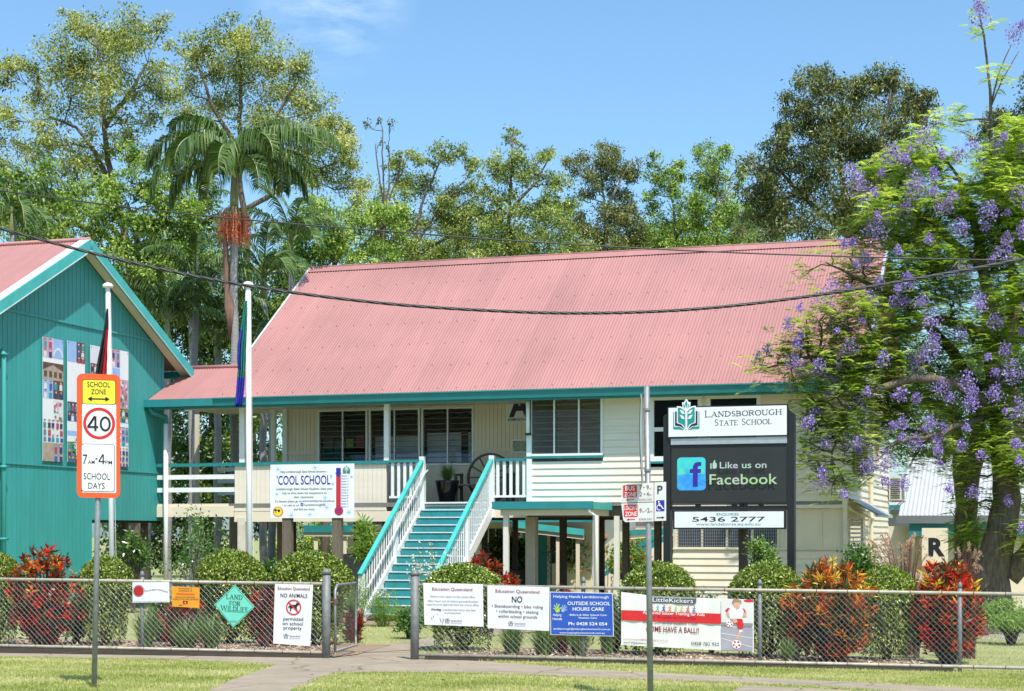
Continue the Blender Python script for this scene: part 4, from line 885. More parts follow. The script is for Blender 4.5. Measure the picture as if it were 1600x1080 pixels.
def fence(label, pxs, pa, pb, thick, holes=()):
    t = thing('chain_link_fence', label, 'fence', fp((pa+pb)/2), 0, 'chain link fence along the footpath')
    A, C = fp(pa), fp(pb)
    b = MB(); b.tube([A+Vector((0, 0, 1.0)), C+Vector((0, 0, 1.0))], .024, 10); b.tube([A+Vector((0, 0, .0)), C+Vector((0, 0, .0))], .024, 10); obj('rail', b, M_rail, t, smooth=True)
    b = MB(); n = int((C-A).length/.42)
    for i in range(n):
        p = A.lerp(C, (i+.5)/n)
        for h in (0, 1.0): b.tube([p+Vector((-.006, 0, h)), p+Vector((.006, 0, h))], .027, 8)
    obj('tie_wires', b, pm('rusty wire', (.22, .08, .035), .8, .3), t)
    for px in pxs:
        r = .062 if px in thick else .030; top = 1.17 if px in thick else 1.10; p = fp(px, back=.03 if px not in thick else .0); b = MB(); b.tube([p+Vector((0, 0, -.3)), p+Vector((0, 0, top))], r, 14)
        prof = [(r*1.12, top-.03), (r*1.12, top+.01), (r*.7, top+.04), (r*.15, top+.055)]; b.lathe(prof, p, 14); obj('post', b, M_post, t, smooth=True)
    b = MB(); chain(b, A, C, 1.0); obj('chain_mesh', b, M_wire, t); return t
fence('chain link fence run carrying the mint diamond and no animals notices', (-70, 221, 510), -250, 508, (510,))
fence('long chain link fence run carrying the blue notice and the soccer banner', (648, 911, 1187, 1500), 650, 1800, (648,))
for a, c, lab in ((-250, 505, 'long dark timber sleeper below the mint diamond notice'), (664, 1080, 'dark timber sleeper under the fence between gate and soccer banner'), (1083, 1490, 'dark timber sleeper under the fence below the orange crotons')):
    t = thing('timber_sleeper', lab, 'sleeper', fp((a+c)/2, -.06), 0, 'timber sleepers below the fence'); b = MB(); A, C = fp(a, -.088), fp(c, -.088); b.bar(A+FN*.03, C+FN*.03, .11, .125); obj('sleeper', b, M_sleeper, t)
# gate leaf swung open into the garden
A = fp(522, .02, .05); C = A+Vector((.18, 1.35, 0)); t = thing('gate_leaf', 'chain link gate leaf standing open beside the no animals notice', 'gate', A)
b = MB(); H = .96; b.tube([A, A+Vector((0, 0, H-.08)), A+Vector((.02, .08, H)), C+Vector((0, -.08, H)), C+Vector((0, 0, H-.08)), C, A], .02, 10); obj('frame', b, M_galv, t, smooth=True)
b = MB(); chain(b, A, C, H-.02); obj('chain_mesh', b, M_wire, t)
b = MB()
for h in (.15, .72): b.tube([fp(510, h), A+Vector((0, 0, h))], .016, 8); b.tube([A+Vector((0, 0, h-.04)), A+Vector((0, 0, h+.04))], .03, 10)
obj('hinges', b, pm('rusty steel', (.16, .09, .06), .7, .4, 12, metal=.3), t)

def notice(name, label, cx, yb, off=.035, rot=0., cat='sign', grp='notices wired to the fence'):
    p = fp(cx, back=-off); s = F/p.y; z = CAMH+(HY-yb)/s
    t = thing(name, label, cat, (p.x, p.y, z), FANG, grp, tilt=rot); f = face(t, cx, yb, s); f.kx = math.cos(FANG); return t, f
M_notice = pm('notice face', (.72, .72, .74), .4, .05, 4, dirt=.12)
t, f = notice('fence_notice', 'small white notice with a red wave disc on the fence post', 237, 942)
f.poly('panel', M_notice, [(207, 910), (266.5, 909.5), (267.5, 941), (207.5, 942)], 0, .004); f.ring('disc', M_ink, 217.3, 923.5, 8.9, 9.4, .002); f.disc('disc', M_red, 217.3, 923.5, 8.2)
for i in range(6):
    y = 917.5+i*2.4; w = math.sqrt(max(0, 62-(y-923.5)**2)); f.line('disc', M_maroon, [(217.3-w+w*2*k/8, y+.7*math.sin(k*1.6+i)) for k in range(9)], .7, .005)
f.text(M_ink, 'Rock & Water', 227.5, 247.5, 924.6, 2.4, bold=0.00525, slope=-.13); f.line('lettering', M_maroon, [(248, 921.5), (254, 922), (260, 924.5), (265, 925)], .8)
f.text(M_grey, 'Landsborough is a school engaged in the Rock and Water Program', 209, 265, 940.5, 1.7)
t, f = notice('fence_notice', 'amber notice with a tiny black and red flag', 291, 950)
f.poly('panel', M_amber, [(268.5, 916), (314, 918), (313.5, 950), (269.5, 948)], 0, .004)
for s_, x0, x1, y, m_ in (('WE ARE PROUD TO', 280, 302, 920.8, M_ink), ('ACKNOWLEDGE THE', 280, 302, 924.4, M_ink), ('PEOPLE AS THE TRADITIONAL', 275, 307, 934.2, M_ink), ('OWNERS OF THESE LANDS AND WATERS', 271, 312, 937.5, M_ink)): f.text(m_, s_, x0, x1, y, 2.2)
f.line('lettering', M_orange, [(276.5, 928), (306, 928.6)], 2.2); f.rect('small_flag', M_ink, 287, 939.3, 295, 941.5); f.rect('small_flag', M_red, 287, 941.5, 295, 944); f.disc('small_flag', M_yellow, 291, 941.5, 1, .005); f.rect('lettering', M_ink, 281, 945.3, 286, 946.2)
t, f = notice('fence_notice', 'mint green diamond notice reading land for wildlife', 367, 981)
dm = [(368.5, 913.5), (399.5, 948.5), (365.5, 981), (334.8, 945)]; c0 = (367.2, 947); f.poly('panel', M_mint, dm, 0, .004)
q = [(c0[0]+(x-c0[0])*.94, c0[1]+(y-c0[1])*.94) for x, y in dm]; f.line('border', M_tealink, q+[q[0]], .7, .002)
serif_text(f, M_ink, 'LAND', 355, 380.5, 935.5, 6.8, .06); serif_text(f, M_ink, 'FOR', 360, 377, 945.8, 6.6, .06); serif_text(f, M_ink, 'WILDLIFE', 346, 390, 953.5, 6.3, .05, (0,)); f.line('lettering', M_tealink, [(352, 955.5), (384, 957)], .5); f.text(M_grey, '0334', 361, 371, 972.5, 3)
t, f = notice('fence_notice', 'portrait white no animals notice with a barred dog beside the gate', 459, 1009)
f.poly('panel', M_notice, [(430, 912.5), (491, 913.5), (486.5, 1009.5), (427, 1006)], 0, .004)
f.text(M_maroon, 'Education Queensland', 434.8, 486, 921.5, 4.6, bold=0.007, slope=.02); f.text(M_ink, 'NO ANIMALS', 439, 482, 933.3, 6.2, bold=0.0042, slope=.02)
f.ring('prohibition_ring', M_red, 460, 949, 10.2, 12.2, .006); f.line('prohibition_ring', M_red, [(452, 941.5), (468, 957)], 2, .006)
f.poly('dog_drawing', M_ink, [(452, 947.5), (455, 945), (463, 945), (465, 942), (468, 942.5), (469.5, 944.5), (466.5, 946.5), (465, 949.5), (466.5, 955), (465, 955), (463, 950.5), (457, 950.5), (455.5, 955.5), (454, 955.5), (454.5, 951), (453, 948.5), (450.5, 952)], .004)
for s_, x0, x1, y in (('permitted', 443.5, 475.5, 969.5), ('on school', 442.5, 475, 976.8), ('property', 444, 473, 983.5)): f.text(M_ink, s_, x0, x1, y, 5.4, bold=0.00525, slope=.02)
def crest(f, x, y):
    f.ring('crest', M_grey, x, y, 2.2, 2.9, .003, 12); f.poly('crest', M_grey, [(x-1.3, y-1.5), (x+1.3, y-1.5), (x, y+1.8)]); f.line('crest', M_grey, [(x-4, y-3.4), (x-3.2, y), (x-2.5, y+3.6)], .8); f.line('crest', M_grey, [(x+4, y-3), (x+2.6, y), (x+2, y+3.6)], .8); f.line('crest', M_grey, [(x-2.5, y-4), (x+2.5, y-4)], .9)
    f.text(M_ink, 'Queensland', x+5.5, x+22.5, y+.2, 2.6, bold=0.0035); f.text(M_grey, 'Government', x+5.5, x+22.5, y+3.4, 2)
crest(f, 448, 995)
t, f = notice('fence_notice', 'white notice asking visitors to report, next to the gate post', 708, 978.5)
f.poly('panel', M_notice, [(661.5, 911), (755.5, 912.5), (756.5, 979), (663.5, 976.5)], 0, .004); f.text(M_maroon, 'Education Queensland', 676, 739, 922.8, 4.8, bold=0.007, slope=.01)
for s_, x0, x1, y in (('Visitors must report to the school office.', 672, 744, 933.5), ('After hours use of school grounds/facilities', 669, 748, 940.6), ('requires prior approval from the school office.', 667, 750, 946), ('Warning: unauthorised entry may lead', 674, 744, 954), ('to prosecution.', 695, 722, 959)): f.text(M_grey, s_, x0, x1, y, 3.2, slope=.01)
f.text(M_ink, 'Warning:', 674, 690, 953.9, 3.3, bold=0.007, d=.006); crest(f, 700, 971)
for x, y, h in ((675, 967, 6), (677.5, 964, 5), (688.5, 969, 9), (691.5, 973, 8), (693.5, 969, 7), (684.5, 960, 2)): f.poly('peeled_marks', pm('bare metal', (.14, .13, .11), .6, .3), [(x-.9, y-h/2), (x+.5, y+h/2), (x+1.0, y)], .004)
t, f = notice('fence_notice', 'white no skateboarding notice beside the blue one', 811, 985)
f.poly('panel', M_notice, [(762, 915), (859, 917.5), (858.5, 985.5), (762.5, 982)], 0, .004); f.text(M_maroon, 'Education Queensland', 775, 843.5, 926, 5, bold=0.007, slope=.02); f.text(M_ink, 'NO', 800.5, 817, 941.5, 9.6, bold=0.01225)
for s_, x0, x1, y in (('\u2022 Skateboarding \u2022 bike riding', 769, 849, 949.3), ('\u2022 rollerblading \u2022 skating', 776, 842, 957.5), ('within school grounds', 779, 840, 965.3)): f.text(M_ink, s_, x0, x1, y, 4.9, bold=0.0021, slope=.02)
crest(f, 799, 975.5)
t, f = notice('fence_notice', 'blue outside school hours care notice with white lettering', 909, 994)
f.poly('panel', M_notice, [(860, 925), (957.5, 926.5), (959, 994), (861, 992.5)], 0, .004); f.poly('blue_field', M_blue, [(861, 926), (956.6, 927.5), (958, 993), (862, 991.6)], .002)
f.text(M_signw, 'Helping Hands Landsborough', 865.5, 951, 934.3, 4.3, bold=0.0035, slope=.006); f.text(M_signw, 'OUTSIDE SCHOOL', 887.5, 953.5, 945.5, 5.4, bold=0.0105); f.text(M_signw, 'HOURS CARE', 895.5, 944, 954.3, 5.4, bold=0.0105)
f.text(M_signw, 'Before & After School Care', 891, 948, 962.3, 3, bold=0.007); f.text(M_signw, 'Vacation Care', 904, 933, 966.8, 3, bold=0.007); f.text(M_signw, 'Ph: 0428 524 054', 889, 949, 977, 4.8, bold=0.0105); f.text(M_signw, 'landsborough@helpinghandsnetwork.com.au', 866, 953.5, 984.2, 2.8, bold=0.0042); f.text(M_signw, 'www.helpinghandsnetwork.com.au', 875, 945, 990.3, 2.8, bold=0.0042)
def hand(cx, cy, k, mat, tilt):
    f.disc('hand_print', mat, cx, cy, 3.4*k, .004, 14)
    for a, l in ((-55, 5.5), (-25, 8), (0, 9), (22, 8.2), (60, 6)):
        a = R(a+tilt); f.line('hand_print', mat, [(cx+2.5*k*math.sin(a), cy-2.5*k*math.cos(a)), (cx+(2+l)*k*math.sin(a), cy-(2+l)*k*math.cos(a))], 1.5*k, .004)
hand(872, 954, 1, M_lime, -8); hand(880.5, 954, .85, pm('pale blue print', (.30, .42, .68), .5, .1), 22); f.text(M_signw, 'Helping', 865, 878, 963, 4); f.text(M_signw, 'Hands', 864.5, 879, 969.3, 4, bold=0.0035)
# ---- the soccer banner: cloth tied to the mesh
t, f = notice('soccer_banner', 'white and red cloth soccer training banner tied to the fence', 1073, 1018, .03, 0, 'banner')
top = lambda x: 925.5+min(1, (x-972)/55)*5.0+(x-972)*.0285; bot = lambda x: 1009+(x-972)*.044
def bpt(x, v): return (x, top(x)+(bot(x)-top(x))*v)
b = MB(); nx, ny = 60, 10; ripple = lambda i, j: .012*math.sin(i*.35+j*.5)+.008*math.sin(i*.9)
vs = [f.pt(*bpt(972+(203.5*i/nx), j/ny), .006+ripple(i, j)*.35) for j in range(ny+1) for i in range(nx+1)]
b.add(vs, [(j*(nx+1)+i+nx+1, j*(nx+1)+i+nx+2, j*(nx+1)+i+1, j*(nx+1)+i) for j in range(ny) for i in range(nx)]); b.add([v+Vector((0, .003, 0)) for v in vs], [(j*(nx+1)+i, j*(nx+1)+i+1, j*(nx+1)+i+nx+2, j*(nx+1)+i+nx+1) for j in range(ny) for i in range(nx)])
obj('cloth', b, pm('banner cloth', (.72, .70, .66), .6, .05, 3, dirt=.12), t, local=True, smooth=True)
def bz(x, y): return (x, y+(x-972)*.03)
def bpoly(n, m, pts, d): f.poly(n, m, [bz(*p) for p in pts], d)
bpoly('red_band', M_red, [(972.5, 954), (1125.5, 954), (1125.5, 970), (972.5, 970)], .018)
M_dgrey = pm('dark grey ink', (.09, .095, .10), .45, .2, 8)
bpoly('club_panel', M_dgrey, [(1016, 930), (1088, 930), (1088, 937.5), (1085, 941), (1016, 941)], .016); bpoly('club_panel', pm('mid grey ink', (.3, .31, .32), .4, .1), [(1017, 930), (1087, 930), (1087, 932.5), (1017, 932.5)], .018); f.text(M_signw, 'LittleKickers', 1021, 1083, 940.5, 6.8, .02, slope=.03)
cols = [(.6, .02, .03), (.15, .5, .45), (.12, .05, .3), (.75, .25, .05), (.3, .6, .15), (.65, .5, .05), (.6, .03, .1), (.03, .2, .4)]
for i, c in enumerate(cols):
    x = 1019.5+i*9.3; y = 945.5+(x-972)*.03; m_ = pm('figure ink %d' % i, c, .5, .1); f.disc('running_figures', m_, x+.7, y-.8, 1, .016, 10); f.line('running_figures', m_, [(x+.5, y), (x-.3, y+4), (x+1.6, y+6.5), (x+1.8, y+9)], 1.3, .016); f.line('running_figures', m_, [(x-.3, y+4), (x-1.3, y+6.8), (x-3.2, y+7.4)], 1.2, .016); f.line('running_figures', m_, [(x-2.6, y+2.2), (x+.3, y+1.2), (x+2.6, y+3)], .9, .016)
f.text(M_signw, 'Approved Soccer Training for Kids', 1006, 1101, 959.6, 4.8, .022, .008, slope=.03); f.text(M_maroon, 'from 18 months to 7th birthday', 1014, 1088, 965.5, 4, .022, slope=.03); f.text(M_grey, 'Now Open on the Sunshine Coast', 1006, 1090, 974.6, 4.4, .016, slope=.03); f.text(M_maroon, 'COME HAVE A BALL!!', 1011, 1092, 987, 8.6, .016, .012, slope=.03)
f.text(pm('faint red ink', (.42, .2, .22), .5), 'sunshinecoast@littlekickers.com.au', 976, 1044, 1000.5, 3, .016, slope=.03); f.text(M_ink, 'www.littlekickers.com.au', 976, 1023, 1006.2, 3.2, .016, slope=.03); f.text(M_ink, '0458 782 922', 1080.5, 1123, 1007.5, 5.2, .016, slope=.03)
bpoly('court_picture', pm('picture wall', (.66, .64, .62), .6, .05), [(1126, 932), (1174, 932), (1174, 970), (1126, 970)], .016); bpoly('court_picture', pm('picture skirting', (.25, .25, .27), .6, .1), [(1126, 967), (1174, 967), (1174, 971.5), (1126, 971.5)], .018); bpoly('court_picture', pm('picture court floor', (.36, .33, .38), .5, .15), [(1126, 974), (1174, 974), (1174, 1010), (1126, 1010)], .018)
f.line('court_picture', M_signw, [bz(1126, 984), bz(1174, 990)], .8, .020); f.line('court_picture', M_signw, [bz(1126, 992), bz(1174, 1004)], .8, .020)
SK = pm('picture skin', (.62, .36, .26), .6, .1); bp2 = lambda n, m_, pts, d: bpoly(n, m_, pts, d)
bp2('player_picture', SK, [(1144, 933), (1155, 933), (1154, 943), (1150, 946.5), (1146, 944)], .021); bp2('player_picture', pm('picture hair', (.35, .2, .1), .6, .2), [(1142.5, 937), (1144, 931), (1150, 929.5), (1156, 932), (1157, 938), (1154.5, 934.5), (1147, 935), (1144.5, 938)], .023)
bp2('player_picture', M_signw, [(1136, 945), (1146, 943.5), (1150, 947), (1156, 943), (1162, 947), (1158, 961), (1140, 962)], .020); bp2('player_picture', M_red, [(1132, 949), (1136, 944.5), (1140, 945), (1135, 951)], .022); bp2('player_picture', M_red, [(1158, 943.5), (1162, 946), (1164.5, 952), (1161, 950)], .022)
bp2('player_picture', SK, [(1134, 952), (1138, 951), (1139.5, 958), (1136.5, 960)], .022); bp2('player_picture', SK, [(1160, 950), (1164, 951), (1165, 957), (1158, 958)], .022); bp2('player_picture', M_red, [(1140, 961), (1158, 960.5), (1160, 970), (1159, 977), (1152, 979), (1150, 969), (1141, 965)], .022); bp2('player_picture', SK, [(1141, 962), (1149, 960), (1151, 966), (1146, 968)], .024)
bp2('player_picture', M_signw, [(1152, 977), (1159, 976), (1158, 981), (1153, 981)], .022); bp2('player_picture', SK, [(1153, 981), (1157, 981), (1152, 993), (1148, 992)], .022)
for x, y, r in ((1139, 970, 5), (1149.5, 1001.5, 7)):
    f.disc('ball_picture', M_signw, x, y+(x-972)*.03-1, r, .024, 18)
    for a in range(5): f.disc('ball_picture', M_red, x+r*.62*math.cos(R(a*72+20)), y-1+(x-972)*.03+r*.62*math.sin(R(a*72+20)), r*.24, .026, 8)
f.disc('corner_mark', M_red, 1168, top(1168)+2.2, 8, .018, 18, 2.2)

# ================================================================== FLAGPOLES AND FLAGS
def flag(name, label, D, rows, colour, mats):
    p = P(*rows[0][1:3], D) if False else P(rows[0][1], rows[0][0], D); t = thing(name, label, 'flag', p); b = MB(); nc = 14; grid = []
    for r_, (y, xl, xr) in enumerate(rows):
        for c in range(nc+1):
            x = xl+(xr-xl)*c/nc; q = P(x, y, D+.10*math.sin(c*1.5+r_*.35)*min(1, r_/3)+.03*math.sin(r_+c)); grid.append(q)
    for r_ in range(len(rows)-1):
        for c in range(nc):
            k = r_*(nc+1)+c; b.add([], []); b.f.append((k, k+1, k+nc+2, k+nc+1)); b.m.append(colour(c/nc, r_/(len(rows)-1))); b.t.append(.5)
    b.v = [tuple(q) for q in grid]; o = obj('cloth', b, mats, t, smooth=True); o.modifiers.new('thickness', 'SOLIDIFY').thickness = .006; return t
def fpole(px_top, px_bot, ytop, D, lab, r=.05):
    s = F/D; a = B(px_bot, D); c = P(px_top, ytop, D); t = thing('flagpole', lab, 'flagpole', a, 0, 'white flagpoles')
    b = MB(); b.tube([a-Vector((0, 0, .3)), c], [r, r*.8], 14); obj('pole', b, M_white, t, smooth=True)
    b = MB(); b.lathe([(.02, -.02), (.09, 0), (.10, .03), (.06, .07), (.01, .085)], c, 16); obj('finial', b, M_white, t, smooth=True)
    b = MB(); b.tube([c+Vector((.06, -.05, -.1)), a+Vector((.07, -.07, 1.2))], .004, 5); b.box(a.x+.03, a.y-.08, a.z+1.15, a.x+.1, a.y-.05, a.z+1.3); obj('halyard', b, M_white, t)
fpole(168.5, 177, 449, 31.0, 'white flagpole with black and red flag beside the teal hall')
fpole(387.5, 390.5, 447, 31.2, 'white flagpole with green and blue flag before the breezeway', .058)
M_fb = pm('black flag cloth', (.012, .012, .02), .8, .2); M_fr = pm('red flag cloth', (.42, .008, .015), .8, .15); M_fg = pm('green flag cloth', (.008, .17, .13), .8, .2); M_fbl = pm('blue flag cloth', (.02, .03, .38), .8, .2)
flag('hanging_flag', 'black and red flag hanging limp from its pole', 30.9, [(482, 166.5, 169.5), (500, 164, 170), (515, 162, 170), (530, 159.5, 169), (545, 156.5, 168), (560, 153.5, 168), (580, 150, 166.5), (600, 148, 166), (620, 150, 165)], lambda c, r: 0 if (c < .5 or r < .16) else 1, [M_fb, M_fr])
flag('hanging_flag', 'green and blue flag hanging limp from its pole', 31.1, [(470, 383, 387), (490, 379, 387), (515, 375.5, 386), (540, 371.5, 385), (560, 371, 384), (578, 372, 383), (590, 371, 383), (610, 369.5, 381.5), (630, 367.5, 379.5), (636, 367, 378)], lambda c, r: (1 if (c < .38 and .12 < r < .5) else 0) if r < .58 else 1, [M_fg, M_fbl])

# ================================================================== OVERHEAD CABLES
def spline(pix, D, n=16):
    pts = [P(x, y, D) for x, y in pix]; out = []
    for i in range(1, len(pts)-2):
        p0, p1, p2, p3 = pts[i-1:i+3]
        for k in range(n):
            t = k/n; out.append(.5*((2*p1)+(p2-p0)*t+(2*p0-5*p1+4*p2-p3)*t*t+(3*p1-p0-3*p2+p3)*t**3))
    return out
M_cable = pm('black cable sheath', (.028, .028, .03), .45, .3, 30)
path = spline([(-500, 200), (-250, 285), (0, 357), (200, 409), (390, 447), (600, 474), (800, 487), (950, 489), (1100, 482), (1250, 465), (1400, 441), (1600, 404), (1850, 345), (2100, 270)], 24, 22)
b = MB()
for k in range(4):
    q = []
    for i, p in enumerate(path):
        for h in (0,): a = i*.62+k*math.pi/2; q.append(p+Vector((0, math.cos(a), math.sin(a)))*.0125)
    b.tube(q, .0115, 5)
tag(obj('overhead_cable', b, M_cable, smooth=True), 'thick twisted black cable sagging across in front of the roof', 'cable')
b = MB(); b.tube(spline([(-500, 230), (-250, 266), (0, 298), (200, 324), (390, 344), (600, 361), (800, 376), (1000, 388), (1200, 397), (1400, 403), (1600, 407), (1850, 408), (2100, 405)], 25, 8), .0105, 6)
tag(obj('overhead_cable', b, M_cable, smooth=True), 'thin black cable crossing above the thick one', 'cable')

# ================================================================== THINGS ON AND AROUND THE BUILDINGS
def wallsign(px, py, v): u, z = bf(px, py, v); return u, z
# administration sign and notice board on the veranda wall
u0, z1 = bf(790.5, 615, 2.17); u1, z0 = bf(838, 660.5, 2.17)
t = thing('wall_sign', 'white board with a big black A on the veranda wall', 'sign', uv((u0+u1)/2, 2.18, z0), -TH); f = face(t, 0, 0, 1.); w = u1-u0; h = z1-z0
f.rect('panel', M_notice, -w/2, -h, w/2, 0, .01, .015); f.text(M_ink, 'A', -w*.40, w*.30, -h*.24, h*.72, .016, .04); f.text(M_ink, 'ADMINISTRATION', -w*.44, w*.44, -h*.07, h*.10, .016, .01)
u0, z1 = bf(799, 687, 2.17); u1, z0 = bf(838, 707, 2.17); t = thing('notice_board', 'small framed notice board on the veranda wall below the A', 'notice board', uv((u0+u1)/2, 2.18, z0), -TH); f = face(t, 0, 0, 1.); w = u1-u0; h = z1-z0
f.rect('frame', M_signw, -w/2, -h, w/2, 0, .01, .02); f.rect('papers', pm('pinned papers', (.36, .40, .30), .7, .6, 22), -w/2+.03, -h+.03, w/2-.03, -.03, .013)
# fluorescent batten light on the bay post
u, z1 = bf(825.5, 625, -.12); _, z0 = bf(825.5, 679, -.12); t = thing('batten_light', 'white tube light fixed upright on the veranda post', 'light', uv(u, -.13, z0), -TH)
b = MB(); b.tube([(0, -.02, .03), (0, -.02, z1-z0-.03)], .045, 12); obj('diffuser', b, M_white, t, local=True, smooth=True); b = MB(); b.box(-.05, .0, 0, .05, .05, z1-z0); b.box(-.055, -.06, -.02, .055, .05, .03); b.box(-.055, -.06, z1-z0-.03, .055, .05, z1-z0+.02); obj('end_caps', b, M_black, t, local=True)
# potted grass plant
u, _ = bf(699, 780, 1.2); t = thing('potted_plant', 'strappy grass plant in a tall black glazed pot on the veranda', 'plant', uv(u, 1.2, FLZ), -TH)
b = MB(); b.lathe([(.17, 0), (.19, .05), (.25, .3), (.285, .5), (.29, .54), (.26, .54), (.25, .48), (.05, .47)], n=24); obj('pot', b, pm('black glaze', (.01, .01, .012), .12, .3, 3, spec=.7), t, local=True, smooth=True)
M_strap = leafmat('strappy leaves', [(.05, .11, .025), (.10, .19, .05), (.20, .29, .09), (.33, .38, .16)], .3, .4)
def tuft(n, h, spread, base=.06, w=.014, seg=4):
    """arching grass blades, each a ribbon of several quads"""
    a = rng.random(n)*2*math.pi; L = h*rng.uniform(.6, 1.2, n); out = spread*rng.uniform(.25, 1.1, n); b0 = rng.random(n)*base
    dirs = np.stack([np.cos(a), np.sin(a)], 1); side = np.stack([-np.sin(a), np.cos(a), np.zeros(n)], 1); V = []
    for k in range(seg+1):
        t = k/seg; r = b0+out*t**1.7; z = L*(1.25*t-.55*t*t*(out/spread))
        c = np.column_stack([dirs*r[:, None], z]); ww = w*(1-t)**.7*.5+.0008
        V += [c+side*ww, c-side*ww]
    v = np.stack(V, 1).reshape(-1, 3); m = 2*(seg+1); q = np.concatenate([np.arange(n)[:, None]*m+np.array([[2*k, 2*k+1, 2*k+3, 2*k+2]]) for k in range(seg)])
    return v, q, np.tile(np.clip(rng.normal(.5, .25, n), 0, 1), seg)
b = MB(); v, q, tn = tuft(260, .45, .34); v[:, 2] += .47; b.arr(v, q, tn); obj('foliage', b, M_strap, t, local=True)
# wagon wheel bench
u, _ = bf(764, 760, 1.6); t = thing('wagon_wheel_bench', 'dark timber bench with a wagon wheel back on the veranda', 'bench', uv(u, 1.6, FLZ), -TH)
M_old = pm('old dark timber', (.12, .085, .065), .75, .35, 8, bump=.3, stretch=(6, 6, 1)); M_pale = pm('weathered seat timber', (.24, .20, .165), .8, .25, 8, stretch=(1, 6, 6))
b = MB(); n = 32; c = (0, .1, .62)
for k in range(n):
    a, e = 2*math.pi*k/n, 2*math.pi*(k+1)/n; b.bar((c[0]+.56*math.cos(a), c[1], c[2]+.56*math.sin(a)), (c[0]+.56*math.cos(e), c[1], c[2]+.56*math.sin(e)), .05, .06, up=(0, 1, 0))
for k in range(12): a = 2*math.pi*k/12; b.bar((c[0]+.06*math.cos(a), c[1], c[2]+.06*math.sin(a)), (c[0]+.54*math.cos(a), c[1], c[2]+.54*math.sin(a)), .032, .032, up=(0, 1, 0))
b.tube([(0, .03, .62), (0, .17, .62)], .09, 14); obj('wheel', b, M_old, t, local=True)
b = MB()
for i in range(5): b.box(-.72, -.42+i*.095, .42, .62, -.335+i*.095, .455)
obj('seat', b, M_pale, t, local=True)
for x in (-.70, .60):
    b = MB(); b.box(x-.03, -.42, 0, x+.03, -.35, .66); b.box(x-.03, -.02, 0, x+.03, .05, .72); b.box(x-.035, -.45, .66, x+.035, .06, .70); b.box(x-.025, -.35, .36, x+.025, -.02, .415); obj('arm_frame', b, M_old, t, local=True)
# air conditioners on the end wall
M_ac = pm('air conditioner casing', (.58, .56, .50), .45, .08, 5, dirt=.2)
def aircon(label, v, z, sz=(.34, .86, .62), u=WR+.03):
    t = thing('air_conditioner', label, 'air conditioner', uv(u, v, z), -TH, 'air conditioners on the end wall'); a, c, h = sz
    b = MB(); b.box(.02, -c/2, 0, a, c/2, h); obj('casing', b, M_ac, t, local=True)
    b = MB()
    for i in range(12): zz = .06+i*(h-.12)/11; b.bar((a+.008, -c/2+.06, zz), (a+.008, c/2-.06, zz), .02, .014)
    for i in range(10): zz = .06+i*(h-.12)/9; b.bar((.06, -c/2-.008, zz), (a-.04, -c/2-.008, zz), .014, .02)
    obj('grille', b, M_black, t, local=True)
    b = MB()
    for y in (-c/2+.1, c/2-.1): b.bar((.0, y, -.02), (a+.03, y, -.02), .03, .03); b.bar((.0, y, -.3), (a, y, -.03), .02, .02)
    obj('bracket', b, M_galv, t, local=True)
aircon('upper air conditioner on the shaded end wall', tf(1348, 720, WR+.2)[0]+.2, tf(1350, 741, WR+.2)[1]); aircon('lower air conditioner low on the shaded end wall', tf(1399, 760, WR+.2)[0]+.3, tf(1400, 782, WR+.2)[1])
# photo banners on the teal gable
PAL = [(.62, .60, .60), (.45, .55, .72), (.22, .13, .09), (.10, .12, .22), (.55, .22, .26), (.38, .30, .24), (.12, .25, .45), (.70, .68, .70), (.30, .40, .18), (.20, .35, .50)]
SKINS = [pm('print skin %d' % i, c, .6, .1) for i, c in enumerate(((.60, .38, .28), (.48, .28, .19), (.66, .45, .35)))]; HAIRS = [pm('print hair %d' % i, c, .6, .1) for i, c in enumerate(((.10, .06, .04), (.28, .17, .09), (.03, .025, .025)))]
SHIRTS = [pm('print shirt %d' % i, c, .6, .15) for i, c in enumerate(((.03, .30, .34), (.04, .12, .34), (.70, .70, .70), (.03, .05, .14), (.45, .06, .10)))]
PRINT = {k: pm('print ' + k, c, .6, v, 5) for k, c, v in (('sky', (.30, .46, .74), .12), ('white', (.68, .67, .69), .05), ('brown', (.13, .07, .05), .5), ('tan', (.42, .33, .25), .35), ('green', (.14, .24, .08), .5), ('red', (.55, .12, .14), .3), ('grey', (.32, .31, .33), .3), ('navy', (.04, .06, .16), .3), ('pink', (.56, .34, .46), .3))}
